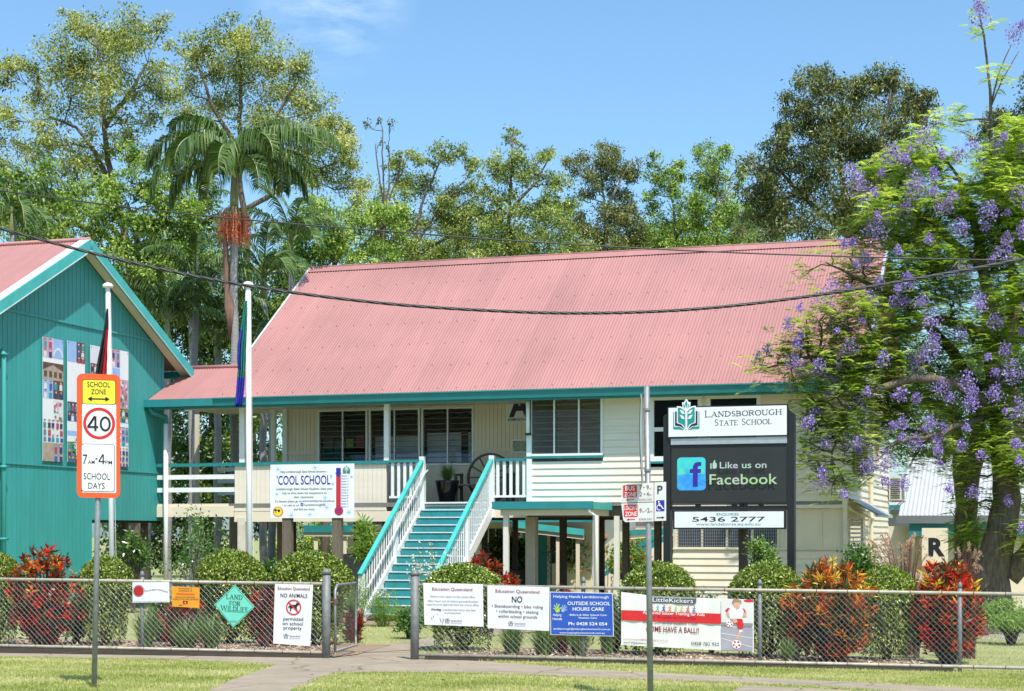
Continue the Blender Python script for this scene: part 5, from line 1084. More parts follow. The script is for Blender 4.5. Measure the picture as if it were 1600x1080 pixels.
def photo_banner(label, x0, x1, y0, y1, pics, logo=None):
    v0, z1 = tf(x0, y0, TU+.02); v1, _ = tf(x1, y0, TU+.02); _, z0 = tf(x0, y1, TU+.02); w, h = v1-v0, z1-z0
    t = thing('photo_banner', label, 'banner', uv(TU+.045, (v0+v1)/2, z0), R(72), 'school photo banners on the teal wall')
    f = face(t, 0, 0, 1.); f.y = -.005; f.rect('cloth', M_signw, -w/2, -h, w/2, 0, -.001, .008)
    for ya, yb, xa, xb, kind in pics:                # top and bottom as shares of the banner, left and right likewise
        X0, X1, Y0, Y1 = -w/2+w*xa, -w/2+w*xb, -h+h*ya, -h+h*yb; bgk, fig = (kind.split('+')+[''])[:2]; f.rect('printed_photos', PRINT[bgk], X0, Y0, X1, Y1, .001)
        if fig == 'crowd':
            s_ = .17; rows = max(1, int((Y1-Y0)/(s_*.85)))
            for r_ in range(rows):
                y = Y0+(r_+.25)*(Y1-Y0)/rows; n = max(1, int((X1-X0)/(s_*.8)))
                for q in range(n):
                    x = X0+(q+.5)*(X1-X0)/n+random.uniform(-.012, .012); d = .002+.0003*(r_*7+q % 5)
                    f.rect('printed_photos', random.choice(SHIRTS), max(X0, x-.055), y+.035, min(X1, x+.055), min(Y1, y+.16), d); f.disc('printed_photos', random.choice(SKINS), x, y, .036, d+.0001, 8); f.poly('printed_photos', random.choice(HAIRS), [(x-.038, y-.005), (x-.03, y-.036), (x+.03, y-.036), (x+.038, y-.005), (x, y-.018)], d+.0002)
        elif fig == 'house':
            H = Y1-Y0; f.poly('printed_photos', PRINT['tan'], [(X0, Y0+H*.45), ((X0+X1)/2, Y0+H*.12), (X1, Y0+H*.45), (X1, Y1), (X0, Y1)], .002)
            for q in range(4): f.rect('printed_photos', PRINT['brown'], X0+(X1-X0)*(.06+q*.24), Y0+H*.5, X0+(X1-X0)*(.2+q*.24), Y0+H*.85, .003)
        elif fig == 'blooms':
            for q in range(22): f.disc('printed_photos', PRINT[random.choice(['red', 'pink', 'green', 'white'])], random.uniform(X0+.06, X1-.06), random.uniform(Y0+.06, Y1-.06), random.uniform(.03, .06), .002+.0002*q, 9)
        elif fig == 'arch':
            for q in range(10): a, c = R(180+q*18), R(198+q*18); m_, rr = (X0+X1)/2, (X1-X0)*.42; f.line('printed_photos', PRINT['white'], [(m_+rr*math.cos(a), Y1-.05+rr*math.sin(a)), (m_+rr*math.cos(c), Y1-.05+rr*math.sin(c))], .05, .002)
    for x in (-w/2+.04, w/2-.04):
        for y in (-h+.04, -.04): f.disc('eyelets', M_galv, x, y, .018, .008, 8)
    if logo:
        k = w*.55/310; school_logo(f, -335*k, -h*(1-logo[0])-60*k, k, M_signw, .002, False)
        f.text(M_grey, 'LANDSBOROUGH', -w*.4, w*.4, -h*(1-logo[1]), .07); f.text(M_grey, 'STATE SCHOOL', -w*.36, w*.36, -h*(1-logo[1])+.12, .06)
photo_banner('photo banner with crowd pictures under a blue patch, farthest from the corner', 65, 97, 526, 720, [(0, .16, 0, .48, 'pink+crowd'), (0, .16, .5, 1, 'sky+arch'), (.2, .34, 0, 1, 'brown+house'), (.34, .49, 0, .5, 'sky+crowd'), (.34, .49, .5, 1, 'brown+crowd'), (.5, .67, .5, 1, 'white+blooms'), (.66, .84, 0, 1, 'white+crowd'), (.85, 1, 0, .5, 'tan'), (.85, 1, .5, 1, 'grey+crowd')])
photo_banner('photo banner with the book and leaf emblem, second on the teal wall', 103.5, 131, 532, 722, [(0, .17, 0, .48, 'sky'), (0, .17, .5, 1, 'brown+crowd'), (.50, .66, 0, 1, 'navy+crowd'), (.74, .78, 0, .9, 'sky'), (.83, 1, 0, 1, 'green+crowd')], (.78, .58))
photo_banner('photo banner mostly behind the school zone sign', 139.5, 165.5, 539, 725, [(0, .15, 0, 1, 'white'), (.15, .35, 0, 1, 'brown+crowd'), (.4, .6, 0, 1, 'sky+crowd'), (.65, 1, 0, 1, 'pink+crowd')])
photo_banner('photo banner on the teal wall nearest its corner', 172.5, 199, 545, 728, [(0, .15, 0, .5, 'pink+crowd'), (.16, .25, 0, .5, 'sky'), (.25, .5, .5, 1, 'pink+blooms'), (.5, .62, .2, 1, 'green+crowd'), (.66, .82, 0, 1, 'sky+crowd'), (.84, 1, 0, 1, 'white+crowd')])
# low awning in front of the under-house
u0, z1 = bf(772, 785, -1.7); u1, _ = bf(926, 785, -1.7); z0 = bf(850, 796, -1.7)[1]
t = thing('entry_awning', 'flat teal edged awning on cream posts beside the stair', 'awning', uv((u0+u1)/2, .8, -.2), -TH); DX = Matrix.Translation(Vector((-(u0+u1)/2, -.8, .2)))
def dl(m): m.v = [tuple(DX@Vector(p)) for p in m.v]; return m
b = MB(); b.box(u0, -1.7, z0, u1, -.05, z1); obj('roof', dl(b), M_tealb, t, local=True)
b = MB(); b.box(u0-.02, -1.80, z0+.01, u1+.02, -1.702, z1+.012); obj('gutter', dl(b), M_teal, t, local=True)
b = MB(); b.box(u0+.12, -1.62, z0-.13, u1-.06, -1.54, z0-.002); b.box(u1-.14, -1.538, z0-.13, u1-.06, -.1, z0-.002); obj('beam', dl(b), M_cream, t, local=True)
for px, v in ((791, -1.58), (931, -1.58), (964, -.15)):
    u = bf(px, 850, v)[0]; b = MB(); b.box(u-.055, v-.05, -.3, u+.055, v+.05, z0-.131); obj('post', dl(b), pm('pale post paint', (.70, .66, .58), .55, .06, 4, dirt=.15), t, local=True)
u = bf(921, 800, -1.75)[0]; b = MB(); b.tube([(u, -1.75, z0+.02), (u, -1.75, z0-.06), (u+.1, -1.64, z0-.14), (u+.12, -1.64, -.2)], .035, 10); obj('downpipe', dl(b), M_white, t, local=True, smooth=True)
# covered way behind, with a bright teal edge
def canopy(name, label, px0, px1, ytop, ybot, D, depth, mat, posts, edge=.12, roofm=None, yaw=-TH, drop=0.):
    a, c = P(px0, ytop, D), P(px1, ytop+drop, D); zb = P(px0, ybot, D).z; w = (c-a).length; th = a.z-zb
    t = thing(name, label, 'canopy', (a.x, a.y, gz(a.x, a.y)), math.atan2(c.y-a.y, c.x-a.x)); zt = a.z-gz(a.x, a.y); sl_ = (c.z-a.z)/w
    b = MB(); b.add([(0, 0, zt), (w, 0, zt+sl_*w), (w, depth, zt+sl_*w), (0, depth, zt), (0, 0, zt-.04), (w, 0, zt+sl_*w-.04), (w, depth, zt+sl_*w-.04), (0, depth, zt-.04)], [(0,1,2,3), (7,6,5,4), (3,2,6,7), (0,3,7,4), (2,1,5,6)]); obj('roof', b, roofm or M_whiteroof, t, local=True)
    b = MB(); b.prism([(0, -.03, zt-th), (w, -.03, zt+sl_*w-th), (w, -.03, zt+sl_*w+.02), (0, -.03, zt+.02)], (0, .029, 0)); obj('fascia', b, mat, t, local=True)
    b = MB(); b.prism([(0, .02, zt-th-.12), (w, .02, zt+sl_*w-th-.12), (w, .02, zt+sl_*w-.045), (0, .02, zt-.045)], (0, .06, 0)); obj('beam', b, M_cream, t, local=True)
    for px, dy in posts:
        x = (P(px, 850, D).x-a.x); b = MB(); b.box(x-.06, dy, -.2, x+.06, dy+.1, zt-th-.12); obj('post', b, M_cream, t, local=True)
    return t
canopy('covered_walkway', 'bright teal edged walkway roof seen under the raised school block', 800, 912, 815, 824, 52, 2.5, M_tealb, ((872, .1), (903, .1), (810, 2)), drop=13)
canopy('covered_walkway', 'low teal edged walkway roof behind the cool school board', 475, 582, 822, 832, 54, 2.5, M_teal, ((493, .1), (538, .1), (578, 2)))
canopy('shade_canopy', 'wide grey green canopy roof far behind the under-house posts', 838, 1075, 806, 822, 62, 6, M_stumpd, ((840, 1), (948, 2), (1068, 1)), roofm=pm('grey green sheet', (.24, .36, .30), .5, .1))
canopy('shade_canopy', 'long dark teal edged canopy low behind the under-house garden', 838, 1060, 842, 848, 58, 4, M_teal, ((842, 1), (1040, 1)), drop=-17)
# second stair, far under the house
a, c = P(934, 893, 54), P(1048, 826, 54); t = thing('staircase', 'teal railed rear stair with cream balusters seen under the house', 'staircase', (a.x, a.y, gz(a.x, a.y)), 0); L0 = Vector((a.x, a.y, gz(a.x, a.y)))
for dy in (0, 1.3):
    b = MB(); b.bar(a-L0+Vector((0, dy, 0)), c-L0+Vector((0, dy, 0)), .09, .08); b.bar(a-L0+Vector((0, dy, -.22)), c-L0+Vector((0, dy, -.22)), .05, .1); obj('handrail', b, M_teal, t, local=True)
    b = MB()
    for i in range(13): p = (a-L0).lerp(c-L0, (i+.5)/13); b.box(p.x-.035, dy-.02, max(-.2, p.z-1.15), p.x+.035, dy+.02, p.z-.27)
    obj('balusters', b, M_cream, t, local=True)
b = MB()
for i in range(11): p = (a-L0).lerp(c-L0, (i+.5)/11); b.box(p.x-.12, .05, p.z-1.15, p.x+.12, 1.25, p.z-1.1)
obj('treads', b, M_teal, t, local=True)
# garden screens, bin, tank seen under the house
def lattice(label, px0, px1, y0, y1, D):
    a, c = P(px0, y1, D), P(px1, y0, D); t = thing('lattice_screen', label, 'screen', a); w, h = c.x-a.x, c.z-a.z; b = MB()
    for i in range(-6, 12):
        s = i*.16
        for q in (1, -1):
            pts = [(max(0, s), max(0, -s)), (min(w, s+h), min(h, w-s))] if True else None
            (x0, z0), (x1, z1) = pts
            if x1-x0 > .03: b.bar((x0 if q > 0 else w-x0, .02*q, z0), (x1 if q > 0 else w-x1, .02*q, z1), .01, .03, up=(0, 1, 0))
    obj('slats', b, M_teal, t, local=True); b = MB(); b.box(-.04, -.03, -.3, 0, .03, h+.04); b.box(w, -.03, -.3, w+.04, .03, h+.04); b.box(0, -.03, h, w, .03, h+.04); obj('frame', b, M_teal, t, local=True)
lattice('teal lattice screen among the plants under the house', 843, 860, 864, 905, 50)
p = B(811, 43); t = thing('wheelie_bin', 'black wheelie bin under the raised school block', 'bin', p, -TH); b = MB(); b.add([(-.22, -.25, .08), (.22, -.25, .08), (.22, .25, .08), (-.22, .25, .08), (-.29, -.33, .95), (.29, -.33, .95), (.29, .33, .95), (-.29, .33, .95)], [(0,3,2,1), (0,1,5,4), (1,2,6,5), (2,3,7,6), (3,0,4,7), (4,5,6,7)]); obj('body', b, M_black, t, local=True)
b = MB(); b.box(-.31, -.36, .955, .31, .36, 1.0); b.tube([(-.28, .4, .93), (.28, .4, .93)], .02, 8); obj('lid', b, M_black, t, local=True); b = MB(); b.tube([(-.27, .22, .1), (-.22, .22, .1)], .1, 14); b.tube([(.22, .22, .1), (.27, .22, .1)], .1, 14); obj('wheels', b, M_black, t, local=True)
p = B(553, 46); t = thing('garden_shed', 'small pale shed with a low pitched roof behind the round bushes', 'shed', p, -TH); s = F/46; h = CAMH-p.z+(HY-882)/s; b = MB(); b.box(-.75, -.6, 0, .75, .6, h); obj('wall', b, pm('pale shed wall', (.52, .52, .49), .6, .08, 3, dirt=.2), t, local=True); b = MB(); b.prism([(-.85, -.7, h+.002), (.85, -.7, h+.002), (.1, -.7, h+.28), (-.3, -.7, h+.28)], (0, 1.4, 0)); obj('roof', b, M_whiteroof, t, local=True)
# classroom block behind
def block(label, u0, u1, v, z, h, wallm, doors=(), wins=(), roofm=None, rh=1.0, name='classroom_block'):
    t = thing(name, label, 'building', uv((u0+u1)/2, v, z), -TH); w = (u1-u0)/2
    b = MB(); b.box(-w, 0, -.3, w, 5, h); obj('wall', b, wallm, t, local=True)
    b = MB(); corrugated(b, -w-.4, w+.4, (-.7, h-.05), (2.5, h-.05+rh), .15, .015, seg=4); corrugated(b, -w-.4, w+.4, (5.7, h-.05), (2.5, h-.05+rh), .15, .015, seg=4); obj('roof', b, roofm or M_whiteroof, t, local=True, smooth=True)
    b = MB(); b.box(-w-.42, -.8, h-.2, w+.42, -.72, h-.02); obj('gutter', b, M_teal, t, local=True)
    for x in doors: b = MB(); b.box(x-.4, -.03, -.2, x+.4, -.002, 2.1); obj('door', b, M_teal, t, local=True)
    for x, ww in wins:
        b = MB(); b.box(x-ww/2, -.02, 1.0, x+ww/2, -.002, 2.1); o = obj('window', b, M_dark, t, local=True); b = MB()
        for i in range(int(ww/.25)+1): b.box(x-ww/2+i*.25-.015, -.035, 1.0, x-ww/2+i*.25+.015, -.0205, 2.1)
        obj('mullions', b, M_cream, o, local=True)
    return t
block('pale roofed cream classroom block with teal doors far behind the stumps', -7.5, 1.0, 15, -.2, 2.5, M_cream, (-2.6, -.4, 2.2), ((-1.5, 1.0), (1.0, 1.2), (3.2, 1.0)), rh=.7)
block('lilac grey shed wall far behind the under-house garden', 5.5, 10.5, 27, -.2, 3.0, pm('lilac sheet wall', (.36, .37, .45), .6, .06, 2), rh=.6, name='storage_shed')
# building with the R board, beyond the end wall
D = 50.0; a = P(1404, 806, D); t = thing('library_block', 'low block with white corrugated roof behind the jacaranda trunks', 'building', (a.x, a.y, gz(a.x, a.y)), -TH); zg = gz(a.x, a.y); ze = a.z-zg; hr = P(1500, 716, D+2.5).z-zg
b = MB(); corrugated(b, 0, 9, (0, ze), (3.2, hr+.05), .12, .016, seg=6); obj('roof', b, M_whiteroof, t, local=True, smooth=True)
b = MB(); b.box(-.05, -.12, ze-.22, 9, 0, ze+.0); obj('gutter', b, pm('grey gutter paint', (.16, .17, .18), .5, .1), t, local=True)
b = MB(); b.box(.3, -.02, ze-.58, 9, .05, ze-.225); obj('fascia', b, M_teal, t, local=True)
b = MB(); b.box(-1.6, .45, -.3, 9, 3, ze-.3); obj('wall', b, M_cream, t, local=True)
for x in (.42, 1.35, 2.5): b = MB(); b.box(x-.05, .02, -.2, x+.05, .12, ze-.581); obj('post', b, pm('olive post', (.20, .18, .11), .7, .1), t, local=True)
x0, x1 = P(1433, 850, D+.2).x, P(1470, 850, D+.2).x; gx = (x0+x1)/2; gp = Vector((gx, a.y-.55, P(gx, 884, D).z if False else P(1450, 884, D-.4).z))
t = thing('letter_board', 'cream board bearing a large black R behind the purple grass', 'sign', gp, -TH); f = face(t, 1451.5, 884, F/gp.y); f.kx = K18
f.rect('board', M_cream, 1432, 825, 1470, 884, 0, .03); f.text(M_ink, 'R', 1441.5, 1465.5, 867.5, 26, .006, .05)
t = thing('garden_bench', 'weathered timber slat bench on the lawn beneath the jacaranda', 'bench', B(1590, 33), -TH) if False else None

# ================================================================== GARDEN PLANTS
M_bush = leafmat('clipped bush leaves', [(.03, .07, .012), (.10, .17, .022), (.36, .44, .06), (.74, .72, .22)], .2, .34, .55)
M_croton = leafmat('croton leaves', [(.04, .08, .014), (.16, .02, .012), (.58, .018, .010), (.72, .03, .012), (.75, .20, .02), (.72, .58, .06)], .3, .35, .45)
M_crotond = leafmat('dark croton leaves', [(.03, .06, .014), (.09, .016, .014), (.32, .014, .012), (.50, .025, .012), (.52, .10, .015)], .3, .35, .45)
M_crotonf = leafmat('flame croton leaves', [(.03, .08, .015), (.07, .13, .02), (.50, .03, .012), (.78, .16, .015), (.85, .42, .03), (.75, .62, .08)], .3, .35, .45)
M_shrub = leafmat('shrub leaves', [(.04, .09, .018), (.09, .17, .03), (.20, .31, .06), (.40, .48, .14)], .3, .4)
M_wispy = leafmat('wispy leaves', [(.13, .24, .04), (.22, .34, .06), (.32, .42, .10)], .4, .5, .3)
def bush_arrays(n, r, h, hz):
    """clipped dome on a narrower skirt: leaves over and just under the surface"""
    z = np.concatenate([hz+(h-hz)*rng.random(int(n*.78))**.9, .05+(hz-.05)*rng.random(n-int(n*.78))**.6])
    t = np.where(z > hz, np.sqrt(np.clip(1-((z-hz)/(h-hz))**2, 0, 1)), .70+.30*((z-.05)/(hz-.05))**1.6); a = rng.random(n)*2*math.pi
    bump = 1+.05*np.sin(a*5+z*7)+.04*np.sin(a*11-z*13); dep = 1-np.abs(rng.normal(0, .16, n)); rr = r*t*bump*dep; zz = np.where(z > hz, hz+(z-hz)*dep, z)
    p = np.column_stack([rr*np.cos(a), rr*np.sin(a), zz]); nrm = np.column_stack([np.cos(a)*t, np.sin(a)*t, np.where(z > hz, (z-hz)/(h-hz), -.1)])
    return p, unit(nrm+rng.normal(size=(n, 3))*.55)
def make_bush(label, n=30000):
    t = thing('round_bush', label, 'bush', (0, 0, 0), 0, 'clipped round bushes behind the fence'); p, d = bush_arrays(n, .62, 1.42, .92); b = MB()
    nrm = unit(p-np.array([0, 0, .75])); v, q = leaf_arrays(p, nrm*.5+rng.normal(size=(n, 3))*.7, rng.uniform(.034, .058, n), rng.uniform(.021, .034, n), side=nrm*.9+np.array([0, 0, .5])+rng.normal(size=(n, 3))*.55); tn = np.clip(rng.normal(.42, .28, n), 0, 1); b.arr(v, q, tn); obj('foliage', b, M_bush, t, local=True)
    b = MB()
    for k in range(16): a = k*.9; b.tube([(.04*math.cos(a), .04*math.sin(a), -.1), (.1*math.cos(a), .1*math.sin(a), .3), (.4*math.cos(a), .4*math.sin(a), .9), (.3*math.cos(a), .3*math.sin(a), 1.1)], [.03, .025, .015, .008], 6); b.tube([(.12*math.cos(a+.4), .12*math.sin(a+.4), .1), (.38*math.cos(a+.3), .38*math.sin(a+.3), .5), (.5*math.cos(a), .5*math.sin(a), .85)], [.014, .012, .006], 5)
    obj('stem', b, M_barkd, t, local=True); return t
bp0 = make_bush('x')
for i, (px, top_, hw, D, lab) in enumerate(((-6, 865, 42, 27.6, 'clipped round bush in front of the teal wall at the picture edge'), (165, 870, 43, 27.9, 'clipped round bush behind the school zone pole'), (360, 860, 54, 28.6, 'clipped round bush behind the mint diamond notice'), (485, 862, 63, 28.2, 'broad clipped round bush next to the open gate leaf'), (722, 881, 62, 27.2, 'clipped round bush behind the visitors notice'), (1028, 879, 58, 26.4, 'clipped round bush behind the bus zone pole and soccer banner'), (1198, 879, 57, 26.2, 'clipped round bush in front of the school sign post'), (1385, 885, 49, 26.0, 'clipped round bush between the orange and red crotons'))):
    p = B(px, D); s = F/D; sc = hw/s/.62; hz = (p.z*0+(CAMH-p.z)-(top_-HY)/s)/1.42
    if i == 0: o = bp0; o.location = p; o.scale = (sc, sc, hz); o['label'] = lab
    else: copy_thing(bp0, p, i*1.3, (sc, sc, hz), lab)
def croton(label, px, D, w, y0, y1, mat, n_ros=70, L=.13, W=.026, seed=0, grp='crotons in the garden bed'):
    p = B(px, D); s = F/D; h = (CAMH-p.z)-(y0-HY)/s; r = w/s/2; t = thing('croton', label, 'shrub', p, 0, grp); V = []; T = []
    n_ros = int(n_ros*2.4); L *= .75; W *= .75; c = ball(n_ros)*1.02; c = c*np.array([r, r*.8, h*.5])+np.array([0, 0, h*.55]); c[:, 2] = np.clip(c[:, 2], .08, h)
    st = MB(); ptsL = []; dirL = []; lens = []; tones = []
    for q in c:
        st.tube([(q[0]*.1, q[1]*.1, -.05), (q[0]*.5, q[1]*.5, q[2]*.5), tuple(q)], [.014, .011, .006], 5)
        k = rng.integers(13, 22); a = rng.random(k)*2*math.pi; el = rng.uniform(-.1, 1.2, k); base = q+np.column_stack([np.zeros(k), np.zeros(k), -rng.random(k)*.14])
        dirL.append(np.column_stack([np.cos(a)*np.cos(el), np.sin(a)*np.cos(el), np.sin(el)])+np.array([q[0], q[1], 0])*.3); ptsL.append(base)
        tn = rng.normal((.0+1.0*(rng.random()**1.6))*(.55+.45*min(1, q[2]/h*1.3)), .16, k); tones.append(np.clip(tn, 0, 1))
        lens.append(rng.uniform(.6, 1.1, k)*L)
    pts = np.concatenate(ptsL); ds = np.concatenate(dirL); ln = np.concatenate(lens); b = MB(); v, q = leaf_arrays(pts, ds, ln, ln*W/L*1.2, belly=.55); b.arr(v, q, np.concatenate(tones))
    obj('foliage', b, mat, t, local=True); obj('stem', st, M_barkd, t, local=True); return t
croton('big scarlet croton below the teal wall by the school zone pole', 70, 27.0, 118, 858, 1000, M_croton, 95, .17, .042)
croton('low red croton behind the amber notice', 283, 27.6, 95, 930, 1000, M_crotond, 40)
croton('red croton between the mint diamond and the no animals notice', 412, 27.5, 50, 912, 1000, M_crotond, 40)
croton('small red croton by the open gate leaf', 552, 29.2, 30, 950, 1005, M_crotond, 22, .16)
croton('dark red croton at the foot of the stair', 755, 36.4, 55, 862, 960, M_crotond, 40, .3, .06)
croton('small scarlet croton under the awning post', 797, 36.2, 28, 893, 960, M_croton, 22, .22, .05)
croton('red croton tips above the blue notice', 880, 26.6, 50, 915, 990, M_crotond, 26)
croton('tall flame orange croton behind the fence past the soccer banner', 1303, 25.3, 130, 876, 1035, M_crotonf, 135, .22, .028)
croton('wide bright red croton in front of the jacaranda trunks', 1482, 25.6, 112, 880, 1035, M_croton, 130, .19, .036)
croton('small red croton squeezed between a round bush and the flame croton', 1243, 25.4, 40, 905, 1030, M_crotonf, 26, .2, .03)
def grass_clump(label, px, D, h_px, w_px, n=420, mat=None, name='strappy_grass', cat='plant', w=.014):
    p = B(px, D); s = F/D; t = tag(None or (lambda b: obj(name, b, mat or M_strap))(_tuft_mb(n, h_px/s, w_px/s/2, p, w)), label, cat, 'strappy grass clumps in the garden bed' if name == 'strappy_grass' else None); return t
def _tuft_mb(n, h, sp, p, w): b = MB(); v, q, tn = tuft(n, h, sp, sp*.35, w); b.arr(v+np.array(p), q, tn); return b
for px, D, hp, wp, lab in ((228, 27.0, 62, 62, 'strappy grass clump at the thin fence post with the wave disc notice'), (290, 26.7, 46, 66, 'strappy grass clump under the amber notice'), (330, 26.9, 52, 60, 'strappy grass clump between the amber notice and the mint diamond'), (800, 26.2, 50, 60, 'strappy grass clump under the no skateboarding notice'), (850, 26.0, 52, 66, 'strappy grass clump between the no skateboarding and blue notices'), (905, 26.0, 48, 60, 'strappy grass clump under the blue notice'), (950, 26.4, 80, 56, 'tall strappy grass clump between the blue notice and soccer banner'), (1232, 24.9, 36, 36, 'small pale grass clump at the foot of the flame croton'), (255, 29.5, 50, 66, 'pale leafy clump behind the rail above the amber notice'), (320, 29.8, 52, 60, 'pale leafy clump beside the thin shrub stem')):
    grass_clump(lab, px, D, hp, wp)
# wispy flowering plants before the stair
M_petal = leafmat('white petals', [(.75, .68, .68), (.85, .80, .80)], .3, .5, .2)
def wispy(label, px, D, w, ytop, yleaf, n_stem, nfl):
    p = B(px, D); s = F/D; t = thing('flowering_shrub', label, 'plant', p); h = (CAMH-p.z)-(ytop-HY)/s; hl = (CAMH-p.z)-(yleaf-HY)/s; r = w/s/2; b = MB(); fb = MB(); sb = MB(); L = []; Dd = []; fp_ = []
    for k in range(n_stem):
        a = rng.random()*6.28; rr = r*math.sqrt(rng.random()); hh = hl*rng.uniform(.6, 1.05); tip = Vector((rr*math.cos(a), rr*math.sin(a), hh)); base = tip*.3; base.z = 0; sb.tube([base, base.lerp(tip, .6)+Vector((0, 0, .05)), tip], .004, 4)
        m_ = 42; tt = rng.random(m_)**.7; L.append(np.array(base)+np.outer(tt, np.array(tip-base))+rng.normal(size=(m_, 3))*.025); aa = rng.random(m_)*6.28; Dd.append(np.column_stack([np.cos(aa), np.sin(aa), rng.uniform(.2, 1.2, m_)]))
        if k < nfl:
            tp = tip+Vector((rng.normal()*.08, rng.normal()*.08, (h-hh)*rng.uniform(.3, 1.0))); sb.tube([tip, tp], .003, 4)
            for _ in range(rng.integers(2, 6)): fp_.append(np.array(tip.lerp(tp, rng.uniform(.3, 1)))+rng.normal(size=3)*.05)
    P_ = np.concatenate(L); D_ = np.concatenate(Dd); v, q = leaf_arrays(P_, D_, rng.uniform(.04, .10, len(P_)), rng.uniform(.008, .014, len(P_))); b.arr(v, q, rng.random(len(P_))); obj('foliage', b, M_wispy, t, local=True); obj('stem', sb, M_shrub, t, local=True)
    if fp_:
        fp2 = np.repeat(np.array(fp_), 4, 0); v, q = leaf_arrays(fp2, rng.normal(size=(len(fp2), 3))*np.array([1, .6, 1]), np.full(len(fp2), .032), np.full(len(fp2), .026)); fb.arr(v, q, rng.random(len(fp2))); obj('blossom', fb, M_petal, t, local=True)
wispy('feathery green plant with small white blossoms before the stair', 668, 35.4, 70, 842, 905, 60, 42)
wispy('feathery light green plant at the foot of the stair newel post', 600, 34.6, 58, 905, 925, 46, 4)
wispy('feathery green plant behind the open gate leaf', 556, 31.5, 44, 880, 905, 34, 0)
wispy('low feathery plant between the newel post plant and the white blossoms', 632, 33.8, 40, 935, 948, 30, 0)
# broad-leaved shrubs
def shrub(name, label, px, D, w, y0, y1, mat, n, L=.08, W=.04, nb=16, grp=None, cat='shrub', fl=None):
    p = B(px, D); s = F/D; h = (CAMH-p.z)-(y0-HY)/s; z0 = max(.05, (CAMH-p.z)-(y1-HY)/s); r = w/s/2; t = thing(name, label, cat, p, 0, grp); c = ball(nb)*np.array([r*.75, r*.75, (h-z0)*.42])+np.array([0, 0, (h+z0)/2]); sb = MB()
    for q in c: sb.tube([(0, 0, -.1), (q[0]*.3, q[1]*.3, q[2]*.45), tuple(q)], [.035, .022, .008], 6)
    k = rng.integers(0, nb, n); pts = c[k]+rng.normal(size=(n, 3))*np.array([r*.24, r*.24, (h-z0)*.10]); b = MB(); v, q = leaf_arrays(pts, rng.normal(size=(n, 3))+np.array([0, 0, .2]), rng.uniform(.6, 1.2, n)*L, rng.uniform(.7, 1.1, n)*W); b.arr(v, q, np.clip(rng.normal(.5, .25, n), 0, 1)); obj('foliage', b, mat, t, local=True); obj('stem', sb, M_barkl if cat == 'tree' else M_barkd, t, local=True)
    if fl is not None: pts = c[rng.integers(0, nb, 60)]+rng.normal(size=(60, 3))*np.array([r*.26, r*.26, (h-z0)*.14]); b = MB(); v, q = leaf_arrays(np.repeat(pts, 3, 0), rng.normal(size=(180, 3)), np.full(180, .13), np.full(180, .10)); b.arr(v, q, rng.random(180)); obj('blossom', b, fl, t, local=True)
    return t
M_hedge = leafmat('glossy hedge leaves', [(.02, .06, .012), (.05, .12, .02), (.10, .20, .035), (.20, .30, .07)], .2, .3, .6)
shrub('small_tree', 'young light green shrub tree before the breezeway', 308, 31.0, 104, 796, 935, M_hedge, 1700, .075, .035, 20, cat='tree')
shrub('garden_shrub', 'glossy round shrub under the house beside the stair', 790, 45.5, 78, 836, 900, M_hedge, 5200, .13, .08, 26)
shrub('garden_shrub', 'leafy shrub with orange blossoms behind the under-house posts', 905, 55, 90, 838, 905, M_shrub, 4200, .14, .06, 22, fl=leafmat('orange petals', [(.6, .08, .02), (.7, .18, .05)], .3, .5))
shrub('garden_shrub', 'orange flowered shrub behind the pale awning post', 980, 53, 70, 850, 905, M_shrub, 3000, .14, .06, 18, fl=leafmat('orange petals', [(.6, .08, .02), (.7, .18, .05)], .3, .5))
shrub('garden_shrub', 'slender leafy shrub in front of the mesh window', 1192, 27.8, 56, 838, 900, M_shrub, 1500, .075, .03, 14)
shrub('garden_shrub', 'dark leafy shrub by the vent louvres', 1345, 30.5, 70, 852, 920, M_hedge, 2600, .08, .045, 18)
shrub('garden_shrub', 'bright green plant under the teal hall', 208, 40, 60, 832, 905, M_hedge, 1100, .13, .05, 18)
shrub('garden_shrub', 'drooping yellow green plant under the veranda edge by the stair rail', 568, 38.6, 40, 815, 880, M_wispy, 900, .22, .04, 10)
shrub('garden_shrub', 'low green plant between the two broad round bushes', 420, 33, 26, 868, 915, M_hedge, 350, .12, .05, 8)
shrub('garden_shrub', 'light green clipped hedge beyond the petal strewn lawn', 1580, 31, 110, 938, 985, M_wispy, 5200, .06, .03, 30)
for px, D, w, y0, lab in ((118, 28.2, 60, 930, 'low dark filler shrub between the scarlet croton and the pole bush'), (262, 28.9, 80, 922, 'low dark filler shrub behind the amber notice'), (425, 28.9, 60, 925, 'low dark filler shrub behind the no animals notice'), (640, 30.5, 50, 950, 'low dark filler shrub by the garden path'), (870, 27.3, 90, 920, 'low dark filler shrub behind the blue notice'), (960, 27.2, 70, 915, 'low dark filler shrub behind the end of the soccer banner'), (1112, 27.0, 80, 922, 'low dark filler shrub behind the middle of the soccer banner'), (1262, 26.6, 50, 930, 'low dark filler shrub behind the flame orange croton'), (1432, 26.8, 50, 930, 'low dark filler shrub beside the wide red croton')):
    shrub('filler_shrub', lab, px, D, w, y0, 1015, M_hedge, 1500, .075, .035, 14, 'low filler shrubs in the garden bed')
# trunk of a slender tree before the mesh window
t = thing('tree_trunk', 'slender brown tree trunk standing before the mesh window', 'tree', B(1161, 29.6)); a = B(1161, 29.6); b = MB(); b.tube([(0, 0, -.2), (.01, 0, 1.0), (.0, 0, P(1161, 835, 29.6).z-a.z+.3), (.02, 0, P(1161, 770, 29.6).z-a.z)], [.095, .085, .08, .07], 12); obj('trunk', b, M_barkd, t, local=True, smooth=True)
